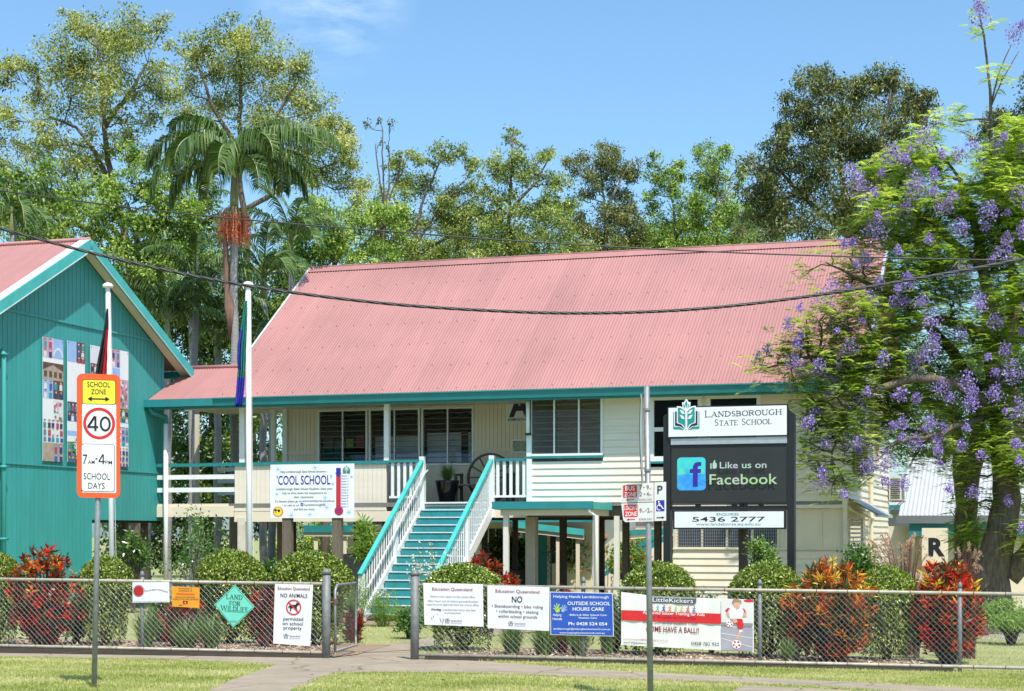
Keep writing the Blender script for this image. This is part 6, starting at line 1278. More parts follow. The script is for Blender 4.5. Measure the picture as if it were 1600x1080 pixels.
# fountain grass with pinkish plumes
M_plume = leafmat('plume bristles', [(.42, .24, .20), (.58, .40, .32), (.70, .56, .46)], .4, .7, .1); M_purple = leafmat('purple grass blades', [(.10, .035, .04), (.18, .06, .07), (.26, .12, .10)], .3, .5, .3)
def fountain(label, px, D, w, ytop, n, lean):
    p = B(px, D); s = F/D; h = (CAMH-p.z)-(ytop-HY)/s; r = w/s/2; t = thing('fountain_grass', label, 'plant', p); b = MB(); v, q, tn = tuft(500, h*.75, r*.9, .12, .012); b.arr(v, q, tn); obj('foliage', b, M_purple, t, local=True); pb = MB(); sb = MB(); PP = []; DD = []
    for k in range(n):
        a = rng.random()*6.28; o = r*rng.uniform(.3, 1.0); hh = h*rng.uniform(.78, 1.0); tip = Vector((o*math.cos(a)+lean*r*.5, o*math.sin(a)*.8, hh)); c = [Vector((0, 0, 0)), tip*.45+Vector((0, 0, hh*.18)), tip*.8+Vector((0, 0, hh*.12)), tip, tip+Vector((tip.x*.25, tip.y*.25, -.08))]; sb.tube(c[:4], .004, 4)
        for i in range(70):
            f_ = i/70; q_ = c[2].lerp(c[3], f_*1.25) if f_ < .8 else c[3].lerp(c[4], (f_-.8)*5); PP.append(q_); DD.append(rng.normal(size=3)*.8+np.array((c[3]-c[2]).normalized())*1.2)
    PP = np.array(PP); v, q = leaf_arrays(PP, np.array(DD), np.full(len(PP), .05), np.full(len(PP), .010)); pb.arr(v, q, rng.random(len(PP))); obj('plumes', pb, M_plume, t, local=True); obj('stalks', sb, M_purple, t, local=True)
fountain('purple fountain grass with pinkish plumes before the R board', 1415, 27.6, 95, 832, 34, -.5)
fountain('small purple fountain grass with few plumes above the red croton', 1512, 27.0, 56, 846, 9, .3)

# ================================================================== TREES
LG = {}
def tree(label, D, trunks, blobs, mat, L=.155, W=.06, cover=1.0, droop=.35, bark=None, r0=.16, dz=1.0, sub=5, name='gum_tree', grp='trees behind the school', limbs=True, spread=.42, fill=1):
    base = B(trunks[0][0][0], D); t = thing(name, label, 'tree', base, 0, grp); bark = bark or M_bark; tb = MB(); nodes_ = []
    for ti, tr in enumerate(trunks):
        pts = [base-Vector((0, 0, .3))] if ti == 0 else []; y0 = tr[0][1]
        off = 0 if ti == 0 else rng.normal()*.5
        pts += [P(x, y, D)+Vector((0, off*(i/max(1, len(tr)-1)), 0)) for i, (x, y) in enumerate(tr)]
        dense = []
        for a, c in zip(pts, pts[1:]): dense += curve_pts(a, c, 5, 0, .035)[:-1]
        dense.append(pts[-1]); n = len(dense); R0 = r0*(1 if ti == 0 else .62); tb.tube(dense, [R0*(1-.85*i/(n-1))+.012 for i in range(n)], 9); nodes_ += [(p, R0*(1-.85*i/(n-1))+.012) for i, p in enumerate(dense) if p.z > base.z+1.5]
    allp, alld, ally = [], [], []
    if fill:                                         # smaller sprays between the main ones
        extra = []
        for bx, by_, br in blobs:
            for _ in range(fill): a = rng.random()*6.28; extra.append((bx+br*1.0*math.cos(a), by_+br*1.0*math.sin(a)+br*.12, br*rng.uniform(.45, .75)))
        blobs = list(blobs)+extra
    for bx, by_, br in blobs:
        r = br*1.14*D/F; c = P(bx, by_, D+rng.uniform(-dz, dz)); k = max(4, int(sub*(.7+r*.8))); cs = ball(k)*r*.95+np.array(c)
        if limbs:
            cand = [(p, w) for p, w in nodes_ if p.z < c.z+.3] or nodes_; p0, w0_ = min(cand, key=lambda q: (q[0]-c).length+abs(min(0, c.z-q[0].z-.5)))
            lp = curve_pts(p0, c, 6, -.06, .10); w_ = min(w0_*.5, .018+.014*r); tb.tube(lp, [w_*(1-.8*i/6)+.006 for i in range(7)], 6); nodes_.append((lp[3], w_*.6))
            for q in cs: 
                j = lp[rng.integers(3, 7)]; tb.tube(curve_pts(j, Vector(q), 3, -.05, .1), [.014, .011, .008, .005], 4)
        n = int(cover*math.pi*r*r/(L*W*.5)*3.0); idx = rng.integers(0, k, n); g_ = rng.normal(size=(n, 3))*np.array([1, 1, .72])*r*spread*.64
        p = cs[idx]+g_; allp.append(p); d = rng.normal(size=(n, 3))*.8+np.array([0, 0, -droop]); alld.append(d); base_t = rng.normal(.5, .16, k)[idx]; ally.append(np.clip(base_t+rng.normal(0, .27, n), 0, 1))
    p = np.concatenate(allp); d = np.concatenate(alld); n = len(p); v, q = leaf_arrays(p, d, L*rng.uniform(.6, 1.15, n), W*rng.uniform(.7, 1.15, n), side=rng.normal(size=(n, 3))*.75+np.array([.1, -.3, .75])); b = MB(); b.arr(v, q, np.concatenate(ally)); obj('crown', b, mat, t); obj('trunk', tb, bark, t, smooth=True); LG[label] = n; return t
M_lfA = leafmat('open crown leaves', [(.045, .08, .015), (.18, .24, .05), (.40, .43, .11), (.66, .62, .25)], .34, .55, .3)
M_lfB = leafmat('fresh green leaves', [(.03, .08, .012), (.13, .23, .035), (.31, .44, .075), (.56, .63, .18)], .32, .5, .3)
M_lfC = leafmat('olive gum leaves', [(.026, .045, .012), (.085, .115, .03), (.19, .215, .06), (.36, .35, .12)], .24, .42, .4)
M_lfD = leafmat('mid green leaves', [(.035, .07, .015), (.14, .20, .04), (.33, .40, .09), (.56, .58, .20)], .30, .38, .4)
M_lfR = leafmat('deep green leaves', [(.02, .05, .012), (.06, .13, .025), (.15, .25, .045), (.32, .40, .09)], .3, .33, .5)  # dark green leaf tones of the dense trees
tree('tall open crowned tree rising behind the teal hall', 58, [[(205, 440), (187, 330), (168, 250), (162, 190), (158, 110), (150, 60)], [(178, 300), (150, 240), (120, 200), (70, 180)], [(163, 200), (200, 140), (225, 90)], [(195, 380), (150, 330), (90, 300)]],
     [(112, 22, 16), (125, 45, 28), (165, 62, 40), (212, 50, 34), (248, 40, 20), (92, 88, 34), (60, 108, 26), (22, 108, 24), (132, 108, 42), (190, 105, 42), (246, 108, 26), (58, 142, 26), (112, 148, 38), (172, 150, 36), (215, 142, 26), (8, 122, 16), (16, 190, 22), (70, 205, 30), (108, 228, 34), (15, 268, 24), (62, 272, 34), (112, 276, 34), (196, 178, 18), (250, 150, 24), (232, 190, 22), (150, 245, 22), (40, 320, 28), (95, 325, 30), (0, 315, 26), (180, 225, 20), (214, 218, 22), (-5, 168, 22), (146, 205, 16), (222, 246, 24), (-20, 220, 30), (35, 235, 18), (150, 275, 20), (-25, 275, 30)], M_lfA, L=.145, W=.056, cover=.80, r0=.15, sub=7, fill=0)
tree('tall open crowned tree behind the main palm', 64, [[(388, 430), (376, 300), (374, 200), (378, 120), (372, 70)], [(378, 260), (430, 190), (470, 130)], [(376, 240), (330, 160), (310, 100)], [(380, 330), (470, 270), (530, 240)]],
     [(318, 62, 26), (352, 46, 24), (392, 52, 28), (372, 82, 34), (425, 88, 32), (462, 108, 30), (302, 92, 26), (338, 108, 32), (402, 122, 38), (292, 138, 26), (448, 150, 38), (352, 156, 36), (496, 170, 30), (520, 212, 30), (482, 208, 36), (540, 242, 26), (505, 268, 38), (552, 290, 30), (440, 205, 36), (285, 182, 24), (560, 330, 26), (470, 262, 30), (400, 190, 36), (320, 200, 30), (362, 230, 34), (432, 262, 34), (545, 208, 16), (275, 75, 14)], M_lfA, L=.145, W=.056, cover=.85, r0=.15, sub=7, fill=0)
tree('leafy tree filling the gap between the teal roof and the palm', 55, [[(220, 440), (215, 380), (200, 320)], [(218, 400), (280, 370), (330, 340)], [(216, 390), (120, 350), (60, 330)]],
     [(30, 318, 30), (85, 322, 36), (140, 340, 38), (195, 320, 36), (245, 345, 40), (230, 392, 40), (180, 388, 36), (290, 335, 36), (335, 372, 40), (290, 400, 40), (70, 360, 36), (20, 355, 30), (250, 300, 24), (130, 380, 30), (250, 440, 40), (310, 300, 26), (60, 270, 26), (10, 280, 28), (120, 300, 28), (170, 280, 26), (220, 270, 26), (275, 265, 24), (-20, 330, 30), (200, 235, 18)], M_lfB, cover=.95, r0=.2, sub=6)
tree('bright green tree touching the palm side end of the school roof', 60, [[(505, 480), (520, 420), (540, 370)], [(512, 450), (560, 390), (600, 350)]],
     [(505, 345, 34), (548, 360, 34), (590, 345, 26), (520, 395, 36), (565, 400, 30), (470, 395, 36), (480, 340, 30), (600, 385, 24), (450, 430, 40), (500, 440, 40), (625, 335, 20), (605, 405, 20)], M_lfB, cover=.9, r0=.16)
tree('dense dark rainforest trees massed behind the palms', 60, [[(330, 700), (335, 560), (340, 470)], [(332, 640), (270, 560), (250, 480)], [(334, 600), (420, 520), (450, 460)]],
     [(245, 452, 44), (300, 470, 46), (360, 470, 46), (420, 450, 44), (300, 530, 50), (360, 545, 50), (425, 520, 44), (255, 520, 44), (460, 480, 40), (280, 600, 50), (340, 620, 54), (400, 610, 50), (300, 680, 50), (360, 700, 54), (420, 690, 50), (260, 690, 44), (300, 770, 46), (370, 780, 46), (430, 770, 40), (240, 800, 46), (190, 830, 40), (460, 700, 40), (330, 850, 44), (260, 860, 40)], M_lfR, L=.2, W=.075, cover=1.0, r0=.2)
tree('low green trees seen beneath the raised school block', 76, [[(700, 900), (700, 860), (690, 830)], [(700, 890), (850, 850), (900, 830)]], [(520, 800, 40), (590, 820, 40), (660, 820, 44), (740, 810, 40), (820, 815, 40), (900, 820, 40), (980, 815, 40), (1060, 820, 40), (500, 860, 40), (560, 880, 36), (640, 880, 40), (740, 870, 40), (840, 880, 36), (920, 880, 36), (1010, 870, 36), (450, 850, 36), (1090, 870, 36)], M_lfB, cover=.8, r0=.15, L=.2, W=.075)
tree('spreading mid green tree next to the bare sapling above the roof ridge', 74, [[(652, 430), (650, 360), (665, 300), (690, 250)], [(651, 380), (690, 320), (730, 280)], [(650, 370), (615, 310), (625, 265)], [(652, 400), (720, 360), (750, 330)]],
     [(622, 268, 18), (655, 240, 16), (690, 238, 18), (612, 318, 26), (655, 295, 26), (700, 290, 26), (725, 252, 18), (602, 362, 24), (645, 350, 32), (692, 340, 30), (735, 330, 28), (625, 395, 24), (690, 390, 30), (740, 378, 28), (655, 390, 28), (745, 290, 18), (712, 236, 14), (590, 330, 18)], M_lfD, cover=.95, r0=.105)
tree('tall narrow topped tree over the middle of the roof', 72, [[(802, 430), (795, 350), (798, 280), (800, 215)], [(797, 330), (840, 280), (860, 240)], [(796, 340), (760, 300)]],
     [(795, 212, 13), (802, 238, 17), (780, 262, 22), (818, 268, 22), (788, 302, 26), (848, 246, 18), (836, 276, 20), (872, 285, 20), (832, 325, 32), (790, 350, 34), (862, 355, 30), (820, 385, 32), (892, 330, 20), (762, 335, 24), (902, 378, 26), (855, 395, 26), (768, 385, 24)], M_lfD, cover=.85, r0=.105)
tree('slender grey green gum with two rounded heads over the roof', 78, [[(948, 430), (946, 360), (944, 310), (935, 250)], [(946, 330), (970, 280), (985, 255)]],
     [(930, 240, 22), (905, 258, 18), (955, 246, 18), (982, 258, 20), (992, 272, 14), (940, 278, 22), (975, 300, 20), (920, 302, 22), (960, 330, 26), (1000, 345, 22), (935, 350, 28), (975, 375, 30), (925, 388, 26), (1008, 385, 24)], M_lfC, cover=.9, r0=.105, bark=M_barkl)
tree('feathery tiered tree next to the two headed gum', 75, [[(1062, 430), (1055, 350), (1045, 280)], [(1057, 370), (1085, 340)]], [(1030, 262, 20), (1056, 264, 15), (1042, 292, 22), (1066, 318, 22), (1032, 335, 22), (1068, 360, 26), (1095, 345, 18), (1022, 380, 24), (1055, 395, 26), (1020, 300, 12)], M_lfB, cover=.9, r0=.105)
tree('pale green tiered tree beside the dark eucalypt', 75, [[(1116, 430), (1122, 350), (1120, 290), (1118, 245)], [(1120, 330), (1145, 280)]], [(1105, 242, 18), (1140, 238, 13), (1118, 266, 24), (1150, 268, 14), (1100, 292, 22), (1138, 305, 24), (1108, 330, 24), (1145, 345, 24), (1118, 372, 26), (1155, 385, 24), (1095, 375, 20)], M_lfB, cover=.9, r0=.105)
tree('huge dark olive eucalypt rising over the school roof by the jacaranda', 62, [[(1335, 480), (1325, 360), (1312, 250), (1300, 170)], [(1322, 340), (1370, 240), (1385, 150)], [(1326, 370), (1250, 300), (1210, 250)], [(1324, 300), (1420, 230), (1450, 180)]],
     [(1262, 122, 18), (1285, 116, 18), (1248, 150, 24), (1292, 140, 26), (1322, 150, 22), (1362, 118, 18), (1388, 116, 18), (1352, 142, 26), (1392, 146, 26), (1412, 172, 22), (1442, 162, 22), (1282, 172, 30), (1338, 180, 34), (1238, 180, 24), (1228, 205, 16), (1386, 195, 34), (1448, 195, 20), (1266, 215, 32), (1206, 232, 22), (1182, 262, 24), (1232, 258, 34), (1300, 238, 40), (1358, 245, 40), (1418, 238, 30), (1180, 300, 26), (1232, 308, 36), (1290, 305, 40), (1350, 310, 40), (1205, 348, 30), (1262, 355, 36), (1320, 360, 40), (1172, 340, 24), (1400, 300, 36), (1420, 360, 36), (1370, 370, 36)], M_lfC, L=.18, W=.055, cover=1.0, droop=.7, r0=.2, sub=8)
tree('olive eucalypt behind the tall jacaranda shoots', 66, [[(1585, 480), (1578, 330), (1572, 220)], [(1580, 300), (1610, 220)]], [(1548, 192, 20), (1530, 210, 16), (1578, 178, 22), (1565, 222, 28), (1600, 200, 26), (1618, 150, 24), (1538, 250, 24), (1595, 258, 34), (1560, 290, 30), (1640, 220, 40), (1620, 110, 14)], M_lfC, cover=.85, droop=.7, r0=.22)
tree('thin nearly bare sapling standing against open sky over the roof ridge', 70, [[(600, 430), (601, 330), (598, 250), (596, 195)], [(600, 340), (608, 280), (607, 225)], [(601, 320), (590, 260), (586, 225)], [(602, 330), (622, 270), (630, 235)]], [(572, 194, 8), (590, 189, 6), (610, 193, 7), (622, 240, 6), (592, 222, 5), (606, 228, 4), (630, 250, 7), (600, 260, 5)], M_lfC, L=.16, W=.06, cover=.5, r0=.05, limbs=True, sub=2, fill=0)
tree('broad leafy tree closing the gap low over the middle of the ridge', 84, [[(860, 440), (862, 400), (850, 360)], [(861, 420), (760, 380)], [(861, 420), (960, 380)]], [(600, 400, 24), (640, 405, 26), (690, 402, 28), (735, 395, 28), (780, 392, 28), (825, 385, 28), (870, 385, 30), (915, 380, 28), (960, 385, 28), (1005, 385, 26), (880, 345, 24), (770, 360, 22), (715, 360, 22), (1035, 380, 26)], M_lfD, cover=.9, r0=.16)
tree('broad leafy tree filling the band next to the huge dark eucalypt', 82, [[(1120, 430), (1120, 390), (1110, 350)], [(1120, 410), (1060, 375)], [(1120, 410), (1180, 370)]], [(1050, 380, 26), (1090, 375, 28), (1130, 370, 28), (1170, 370, 28), (1205, 372, 26), (1075, 340, 22), (1150, 335, 22), (1010, 360, 22), (1190, 330, 20)], M_lfB, cover=.85, r0=.15)
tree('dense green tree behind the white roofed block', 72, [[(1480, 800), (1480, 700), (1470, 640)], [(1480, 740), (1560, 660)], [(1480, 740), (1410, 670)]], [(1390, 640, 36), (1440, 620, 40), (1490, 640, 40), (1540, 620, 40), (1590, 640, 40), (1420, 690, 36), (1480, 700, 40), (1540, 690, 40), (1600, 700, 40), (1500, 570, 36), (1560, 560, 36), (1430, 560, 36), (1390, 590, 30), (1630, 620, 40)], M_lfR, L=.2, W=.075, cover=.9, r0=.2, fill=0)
# ------------------------------------------------------------------ palms
M_frond = leafmat('palm leaflets', [(.018, .05, .010), (.05, .11, .022), (.13, .21, .05), (.32, .38, .13)], .24, .5, .35); M_palmbark = pm('ringed palm trunk', (.36, .35, .33), .85, .25, 3, bump=.8, bscale=20, stretch=(.6, .6, 9)); M_shaft = pm('green crownshaft', (.22, .26, .09), .45, .15, 3, stretch=(4, 4, .6)); M_fruit = leafmat('red palm fruit', [(.75, .07, .02), (.85, .11, .035), (.88, .30, .10)], .15, .4); M_string = pm('pale fruit strings', (.52, .40, .22), .6, .2, 6); M_sheath = pm('dead brown sheath', (.22, .13, .085), .8, .35, 4, stretch=(4, 4, .5))
def frond(b, rb, base, az, el, L, bend, nl=46, ll=.75, lw=.042, hang=.9):
    d = Vector((math.cos(az), math.sin(az), 0)); pts = []; p = Vector(base); e = el; st = L/16; tang = []
    for k in range(17):
        pts.append(p.copy()); t = d*math.cos(e)+Vector((0, 0, math.sin(e))); tang.append(t.copy()); p = p+t*st; e -= bend/16*(.5+1.0*k/16)
    rb.tube(pts, [.03*(1-.85*k/16)+.004 for k in range(17)], 5)
    side = d.cross(Vector((0, 0, 1))).normalized(); PP = []; TT = []; LL = []
    for i in range(nl):
        f = .14+.86*(i+.5)/nl; k = min(15, int(f*16)); q = pts[k].lerp(pts[k+1], f*16-k); l = ll*(math.sin(math.pi*min(1, f*.86+.10))**.6)
        for s in (-1, 1):
            dd = side*s*.8+tang[k]*.55+Vector((0, 0, .15)); PP.append(q); TT.append(dd.normalized()); LL.append(l*rng.uniform(.85, 1.1))
    PP = np.array(PP); TT = np.array(TT)+rng.normal(size=(len(TT), 3))*.08; LL = np.array(LL)[:, None]; dn = np.array([0, 0, -1.])
    m1 = PP+unit(TT)*LL*.45; t2 = unit(TT*(1-hang*.6)+dn*hang); m2 = m1+t2*LL*.35; t3 = unit(TT*.15+dn*hang*1.3+TT*(1-hang)); tip = m2+t3*LL*.35; w = np.cross(TT, np.array([0, 0, 1.])); w = unit(np.cross(unit(TT), unit(w+1e-6))+unit(w)*.9)*lw/2
    v = np.stack([PP-w*.5, PP+w*.5, m1-w, m1+w, m2-w*.8, m2+w*.8, tip-w*.1, tip+w*.1], 1).reshape(-1, 3); n = len(PP); q = np.concatenate([np.arange(n)[:, None]*8+np.array([[2*k, 2*k+1, 2*k+3, 2*k+2]]) for k in range(3)]); b.arr(v, q, np.tile(np.clip(rng.normal(.45, .2, n), 0, 1), 3))
def palm(label, px, ycrown, D, fr, n, tr=.11, L=2.6, ll=.75, shaft=.9, hang=.9, fruit=False, dead=False, grp='palms beside the school'):
    base = B(px, D); top = P(px, ycrown, D); t = thing('palm_tree', label, 'palm', base, 0, grp); h = top.z-base.z; b = MB(); k = 26
    b.tube([(0.02*math.sin(i*.8), 0, -.3+(h-shaft+.3)*i/k) for i in range(k+1)], [tr*(1.15-.2*i/k)*(1+(.05 if i % 2 else 0)) for i in range(k+1)], 12); obj('trunk', b, M_palmbark, t, local=True, smooth=True)
    b = MB(); b.tube([(0, 0, h-shaft), (0, 0, h-shaft*.8), (0, 0, h-.25), (0, 0, h+.1)], [tr*1.1, tr*1.15, tr*.8, tr*.45], 12); obj('crownshaft', b, M_shaft, t, local=True, smooth=True)
    b = MB(); rb = MB()
    if fr:
        for az, el, bend, l in fr: frond(b, rb, (0, 0, h-.05), R(az), R(el), l, bend, nl=84, ll=ll, hang=hang)
    else:
        for i in range(n): frond(b, rb, (0, 0, h-.05), i*2.4+rng.random(), R(rng.uniform(15, 80)), L*rng.uniform(.85, 1.1), rng.uniform(1.3, 2.2), nl=44, ll=ll, hang=hang)
    obj('fronds', b, M_frond, t, local=True); obj('frond_ribs', rb, M_shaft, t, local=True)
    if fruit:
        sb = MB(); fb = MB(); zf = h-shaft-.02; FP = []
        for i in range(150):
            a = rng.random()*6.28; r = rng.uniform(.12, .46); drop = rng.uniform(.45, 1.0); c = [Vector((tr*math.cos(a), tr*math.sin(a), zf)), Vector((r*.75*math.cos(a), r*.75*math.sin(a), zf+.02)), Vector((r*math.cos(a), r*math.sin(a), zf-.22)), Vector((r*1.02*math.cos(a), r*1.02*math.sin(a), zf-drop))]; sb.tube(c, .006, 4)
            for k_ in range(26): FP.append(np.array(c[2].lerp(c[3], rng.uniform(-.1, 1.05)))+rng.normal(size=3)*.012)
        FP = np.array(FP); v, q = leaf_arrays(FP, rng.normal(size=FP.shape)+np.array([0, 0, -.5]), np.full(len(FP), .046), np.full(len(FP), .036), belly=.5); fb.arr(v, q, rng.random(len(FP))); obj('fruit_strings', sb, M_string, t, local=True); obj('fruit', fb, M_fruit, t, local=True)
    if dead:
        b = MB()
        for i in range(5): a = .3*i; b.tube([(-.16-.02*i, -.05*i, h-shaft-.1), (-.22, -.04*i, h-shaft-1.0), (-.18-.05*(i % 2), -.03*i, h-shaft-1.9), (-.03-.04*i, -.1, h-shaft-2.6), (-.10, -.1, h-shaft-3.5)], [.02, .06, .05, .06, .02], 6)
        obj('dead_frond', b, M_sheath, t, local=True, smooth=True)
palm('tall main palm with hanging red fruit beside the school roof', 366, 258, 45.5, [(178, 55, 2.6, 3.0), (168, 78, 2.2, 2.6), (200, 30, 2.5, 2.9), (150, 62, 2.7, 3.0), (2, 62, 2.3, 2.9), (-14, 46, 1.9, 3.5), (-32, 42, 2.0, 3.4), (-22, 30, 2.2, 3.0), (18, 78, 2.4, 2.6), (-50, 55, 2.8, 2.6), (230, 50, 2.8, 2.7), (265, 40, 2.8, 2.3), (300, 20, 2.2, 2.3), (90, 60, 2.4, 2.4), (60, 40, 2.3, 2.6), (120, 35, 2.3, 2.6), (-5, 20, 2.0, 2.4), (185, 12, 2.0, 2.2)], 0, .10, ll=.80, shaft=1.15, hang=1.0, fruit=True, dead=True)
for px, yc, D, n, L, lab in ((305, 440, 49, 11, 2.2, 'palm with fine pale fronds behind the teal gable'), (262, 500, 48, 10, 2.0, 'low palm just behind the teal rake'), (412, 430, 51, 11, 2.3, 'palm with drooping fronds between the main palm and the school roof'), (340, 520, 50, 10, 2.2, 'short palm at the foot of the main palm trunk'), (455, 375, 54, 11, 2.4, 'palm with dark fronds before the end of the school ridge'), (300, 360, 56, 10, 2.4, 'taller palm shaded behind the main palm'), (425, 525, 49, 9, 1.9, 'small palm just above the breezeway roof'), (20, 330, 50, 10, 2.2, 'palm rising over the red roof of the teal hall'), (230, 575, 52, 8, 1.8, 'small palm crowded against the teal wall')):
    palm(lab, px, yc, D, None, n, .10, L, .62, .7, .75)
# ------------------------------------------------------------------ jacaranda
M_jac = leafmat('jacaranda leaflets', [(.07, .15, .022), (.21, .32, .05), (.42, .53, .10), (.64, .70, .24)], .45, .40, .4); M_jfl = leafmat('jacaranda blossom', [(.15, .09, .42), (.27, .18, .60), (.43, .33, .76), (.62, .54, .86)], .35, .5, .2)
JD = 35.0; base = B(1552, JD); t = thing('jacaranda_tree', 'jacaranda with purple blossom clusters hanging over the end of the school roof', 'tree', base); tb = MB(); nodes_ = []
def limb(pix, r0, r1, dz=0., n=9, wob=.05):
    pts = []
    for (a, c, z0), (a2, c2, z1) in zip(pix, pix[1:]): pts += curve_pts(P(a, c, JD+z0), P(a2, c2, JD+z1), 5, 0, wob)[:-1]
    a, c, z = pix[-1]; pts.append(P(a, c, JD+z)); k = len(pts); tb.tube(pts, [r0+(r1-r0)*i/(k-1) for i in range(k)], n); nodes_.extend((p, r0+(r1-r0)*i/(k-1)) for i, p in enumerate(pts) if i > 2)
limb([(1556, 1000, 0), (1552, 950, 0), (1548, 900, 0), (1562, 840, 0), (1574, 780, 0), (1568, 720, .0), (1560, 640, .2), (1550, 560, .2), (1545, 470, .3), (1530, 380, .3), (1500, 280, .2)], .44, .05, n=14, wob=.03)
limb([(1530, 985, 1.5), (1515, 900, 1.5), (1508, 820, 1.5), (1515, 750, 1.5), (1530, 680, 1.4), (1520, 600, 1.2), (1480, 540, .6), (1420, 480, 0), (1350, 440, -.4), (1290, 410, -.6)], .30, .012, n=12, wob=.03)
limb([(1575, 900, 0), (1620, 850, -.3), (1680, 780, -.5), (1740, 640, -.4), (1700, 480, 0)], .26, .06, n=10)
limb([(1510, 800, 1.4), (1500, 740, 1.6), (1498, 690, 1.7), (1480, 620, 1.8), (1440, 560, 1.5)], .20, .05)
limb([(1560, 650, .2), (1500, 600, -.5), (1430, 590, -1.0), (1360, 610, -1.2), (1320, 650, -1.3), (1300, 720, -1.3)], .13, .015)
limb([(1540, 520, .3), (1470, 500, -.3), (1400, 520, -.8), (1330, 560, -1.0), (1250, 560, -1.1), (1190, 575, -1.1)], .12, .012)
limb([(1535, 420, .3), (1480, 370, 0), (1430, 330, -.2), (1380, 300, -.2), (1350, 280, -.2)], .11, .015)
limb([(1550, 560, .2), (1600, 460, .4), (1640, 360, .4), (1650, 260, .3)], .16, .04)
limb([(1560, 640, .2), (1470, 680, -.8), (1400, 690, -1.2), (1370, 720, -1.2)], .07, .012)
limb([(1545, 300, .1), (1549, 220, .1), (1547, 140, .1), (1538, 60, .1), (1530, 20, .1)], .045, .014, n=7, wob=.01)
limb([(1549, 160, .1), (1562, 110, .1), (1580, 70, .1)], .02, .01, n=6, wob=.02); limb([(1549, 165, .1), (1566, 125, .0), (1592, 80, .0)], .018, .008, n=6, wob=.02)
JB = [(1360, 285, 24), (1392, 262, 24), (1430, 240, 22), (1445, 215, 14), (1418, 292, 32), (1465, 275, 28), (1368, 330, 22), (1335, 365, 22), (1382, 362, 30), (1440, 342, 38), (1500, 305, 36), (1550, 285, 38), (1592, 240, 34), (1592, 318, 42), (1530, 352, 42), (1470, 402, 42), (1405, 428, 36), (1350, 418, 22), (1300, 395, 10), (1345, 478, 26), (1290, 490, 16), (1252, 530, 18), (1300, 535, 26), (1362, 532, 32), (1420, 500, 42), (1490, 470, 42), (1560, 420, 46), (1612, 400, 46), (1600, 490, 46), (1532, 540, 46), (1460, 562, 42), (1392, 592, 36), (1332, 592, 24), (1275, 580, 20), (1215, 562, 14), (1188, 580, 12), (1262, 622, 18), (1292, 655, 20), (1312, 690, 20), (1268, 705, 14), (1288, 742, 16), (1322, 758, 12), (1352, 640, 20), (1402, 640, 26), (1452, 622, 32), (1522, 612, 42), (1592, 592, 46), (1492, 662, 26), (1552, 662, 32), (1602, 662, 32), (1382, 702, 16), (1592, 205, 24), (1562, 232, 20), (1492, 190, 13), (1640, 300, 50), (1650, 500, 50), (1580, 380, 40), (1610, 450, 44), (1560, 480, 44), (1500, 420, 44), (1590, 540, 44), (1570, 630, 40), (1610, 700, 36), (1530, 700, 24), (1470, 700, 20), (1300, 620, 20), (1275, 650, 18), (1330, 720, 16), (1300, 770, 12), (1250, 690, 12), (1420, 380, 34), (1470, 340, 34), (1560, 350, 40), (1240, 590, 14), (1345, 560, 26), (1310, 580, 20), (1370, 480, 28), (1330, 440, 20), (1290, 540, 18), (1230, 545, 14), (1400, 560, 36), (1440, 450, 36), (1320, 510, 22), (1260, 500, 12), (1380, 660, 26), (1350, 690, 20), (1420, 670, 24), (1340, 610, 24), (1300, 680, 18), (1390, 620, 30), (1330, 660, 18), (1360, 570, 26), (1440, 640, 26), (1265, 665, 14), (1250, 720, 12), (1340, 740, 14), (1500, 745, 18), (1478, 722, 16), (1592, 785, 24), (1615, 840, 26), (1560, 705, 26), (1425, 722, 12), (1600, 740, 26), (1530, 790, 14), (1560, 120, 8), (1258, 425, 8), (1530, 40, 4), (1502, 780, 14), (1520, 830, 12), (1590, 720, 26)]
PL = []; AX = []; bt = []
for bx, by_, br in JB:
    r = br*1.15*JD/F; zoff = -1.1 if bx < 1340 and by_ > 470 else rng.uniform(-1.3, 1.0)*(1 if br > 20 else .3); c = P(bx, by_, JD+zoff); cand = min(nodes_, key=lambda q: (q[0]-c).length+max(0, q[0].z-c.z)*.3); lp = curve_pts(cand[0], c, 5, .04, .12); w_ = min(cand[1]*.7, .03); tb.tube(lp, [w_*(1-.75*i/5)+.004 for i in range(6)], 6); k = max(3, int(7*r*2.2)); cs = ball(k)*r*.85+np.array(c)
    for q in cs: tb.tube(curve_pts(lp[rng.integers(2, 6)], Vector(q), 3, .03, .12), [.012, .009, .007, .004], 4)
    n = int(14+46*r*r*17); idx = rng.integers(0, k, n); PL.append(cs[idx]+rng.normal(size=(n, 3))*.15); o = rng.normal(size=(n, 3)); o[:, 2] = np.abs(o[:, 2])*.5+.12; AX.append(unit(o)); bt.append(np.clip(rng.normal(.5, .16, k)[idx]+rng.normal(0, .1, n), 0, 1))
PL = np.concatenate(PL); AX = np.concatenate(AX); bt = np.concatenate(bt); n = len(PL); NP = 9; LF = .36*rng.uniform(.7, 1.2, n); up = np.tile(np.array([0, 0, 1.]), (n, 1)); sd = unit(np.cross(AX, up)); lp, ld, ls, lt, sds = [], [], [], [], []
for k in range(NP):
    f = (k+1)/NP; pos = PL+AX*(LF*f)[:, None]+np.array([0, 0, -1])*(LF*f*f*.45)[:, None]
    for s in (-1, 1): lp.append(pos); ld.append(sd*s+AX*.55+np.array([0, 0, -.22])); ls.append(LF*.36*math.sin(math.pi*(.22+.68*f))); lt.append(bt); sds.append(np.cross(sd*s+AX*.5, np.cross(AX, sd)))
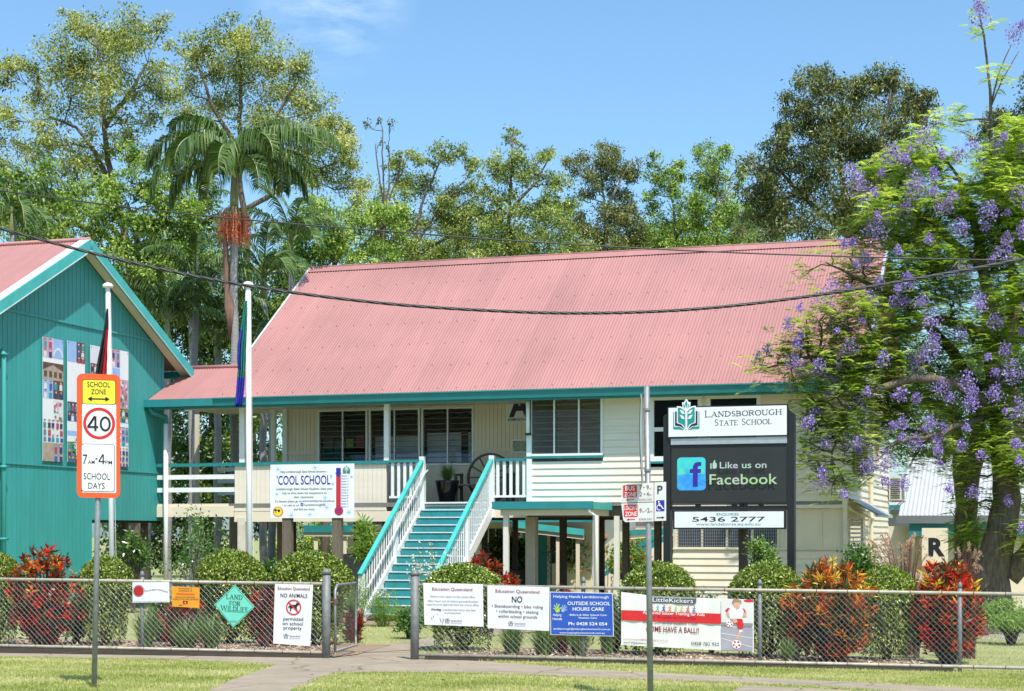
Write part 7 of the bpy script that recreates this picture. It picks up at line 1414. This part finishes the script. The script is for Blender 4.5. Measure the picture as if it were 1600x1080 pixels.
lp = np.concatenate(lp); b = MB(); v, q = leaf_arrays(lp, np.concatenate(ld), np.concatenate(ls), np.concatenate(ls)*.30, side=np.tile(np.array([0, 0, 1.]), (len(lp), 1))+rng.normal(size=(len(lp), 3))*.2, belly=.5); b.arr(v, q, np.clip(np.concatenate(lt)+rng.normal(0, .06, len(lp)), 0, 1)); obj('crown', b, M_jac, t)
FLW = [(1395, 240, 15), (1340, 287, 16), (1443, 217, 15), (1432, 290, 18), (1385, 330, 12), (1368, 358, 16), (1415, 325, 10), (1570, 392, 14), (1456, 500, 11), (1458, 530, 11), (1350, 405, 12), (1285, 470, 14), (1315, 505, 16), (1245, 535, 9), (1240, 565, 10), (1580, 578, 16), (1430, 578, 12), (1512, 595, 12), (1517, 630, 13), (1280, 572, 12), (1262, 660, 10), (1385, 720, 13), (1355, 728, 11), (1382, 748, 11), (1412, 755, 10), (1282, 752, 9), (1318, 770, 7), (1272, 668, 10), (1300, 610, 9), (1185, 560, 8), (1230, 505, 8), (1465, 690, 10), (1440, 555, 12), (1545, 330, 13), (1500, 355, 11), (1590, 300, 12), (1495, 420, 10), (1530, 465, 10), (1400, 470, 10), (1360, 470, 12), (1330, 540, 12), (1380, 560, 10), (1420, 440, 10), (1555, 500, 11), (1596, 455, 10), (1470, 605, 11), (1555, 615, 13), (1590, 640, 12), (1405, 615, 10), (1340, 620, 8), (1300, 580, 9), (1240, 600, 9), (1200, 545, 6), (1320, 700, 8), (1290, 690, 9), (1430, 690, 10), (1410, 660, 9), (1455, 660, 9), (1530, 22, 12), (1528, 8, 8), (1586, 52, 12), (1598, 40, 8), (1500, 240, 10), (1520, 225, 8), (1556, 262, 10), (1470, 240, 8), (1480, 320, 10), (1600, 360, 12), (1520, 770, 9), (1340, 690, 7), (1365, 300, 8), (1415, 250, 9), (1460, 300, 9), (1300, 445, 8), (1375, 440, 8), (1440, 470, 9), (1500, 520, 10), (1570, 545, 10), (1250, 480, 5), (1320, 380, 6)]
FP = []
FLW += [(bx+rng.normal()*br*.7, by_+rng.normal()*br*.7, rng.uniform(3.5, 8.5)) for bx, by_, br in JB for _ in range(1) if br > 15]
for x, y, r in FLW:
    rr = r*JD/F; c = np.array(P(x, y, JD+rng.uniform(-1.9, -.9))); n = int(70+2600*rr*rr*1.7); bq = ball(n); tp = 1.15-.55*bq[:, 2:3]; FP.append(c+np.hstack([bq[:, :2]*tp, bq[:, 2:3]*1.35])*rr*rng.uniform(.85, 1.2)+rng.normal(size=(n, 3))*rr*.18)
FP = np.concatenate(FP); n = len(FP); b = MB(); v, q = leaf_arrays(FP, rng.normal(size=(n, 3))*.8+np.array([0, 0, -.5]), rng.uniform(.035, .06, n), rng.uniform(.022, .04, n), belly=.6); b.arr(v, q, np.clip(rng.normal(.45, .25, n), 0, 1)); obj('blossom', b, M_jfl, t); obj('trunk', tb, M_bark, t, smooth=True)
n = 2600; a = rng.random(n)*6.28; rr = 3.6*np.sqrt(rng.random(n)); x = base.x-.4+rr*np.cos(a); y = base.y-.5+rr*np.sin(a)*.8; b = MB(); v, q = leaf_arrays(np.column_stack([x, y, gza(x, y)+.03]), rng.normal(size=(n, 3))*np.array([1, 1, .2]), rng.uniform(.03, .06, n), rng.uniform(.02, .04, n), side=np.column_stack([rng.normal(size=(n, 2))*.3, np.ones(n)])); b.arr(v, q, rng.random(n)); tag(obj('fallen_petals', b, M_jfl), kind='stuff')
# ground plants crowding the jacaranda's foot
shrub('garden_shrub', 'spiky green plant growing between the jacaranda trunks', 1512, 36.5, 60, 800, 860, M_wispy, 500, .4, .035, 6)
print('leaves', LG, n)
finish_faces()
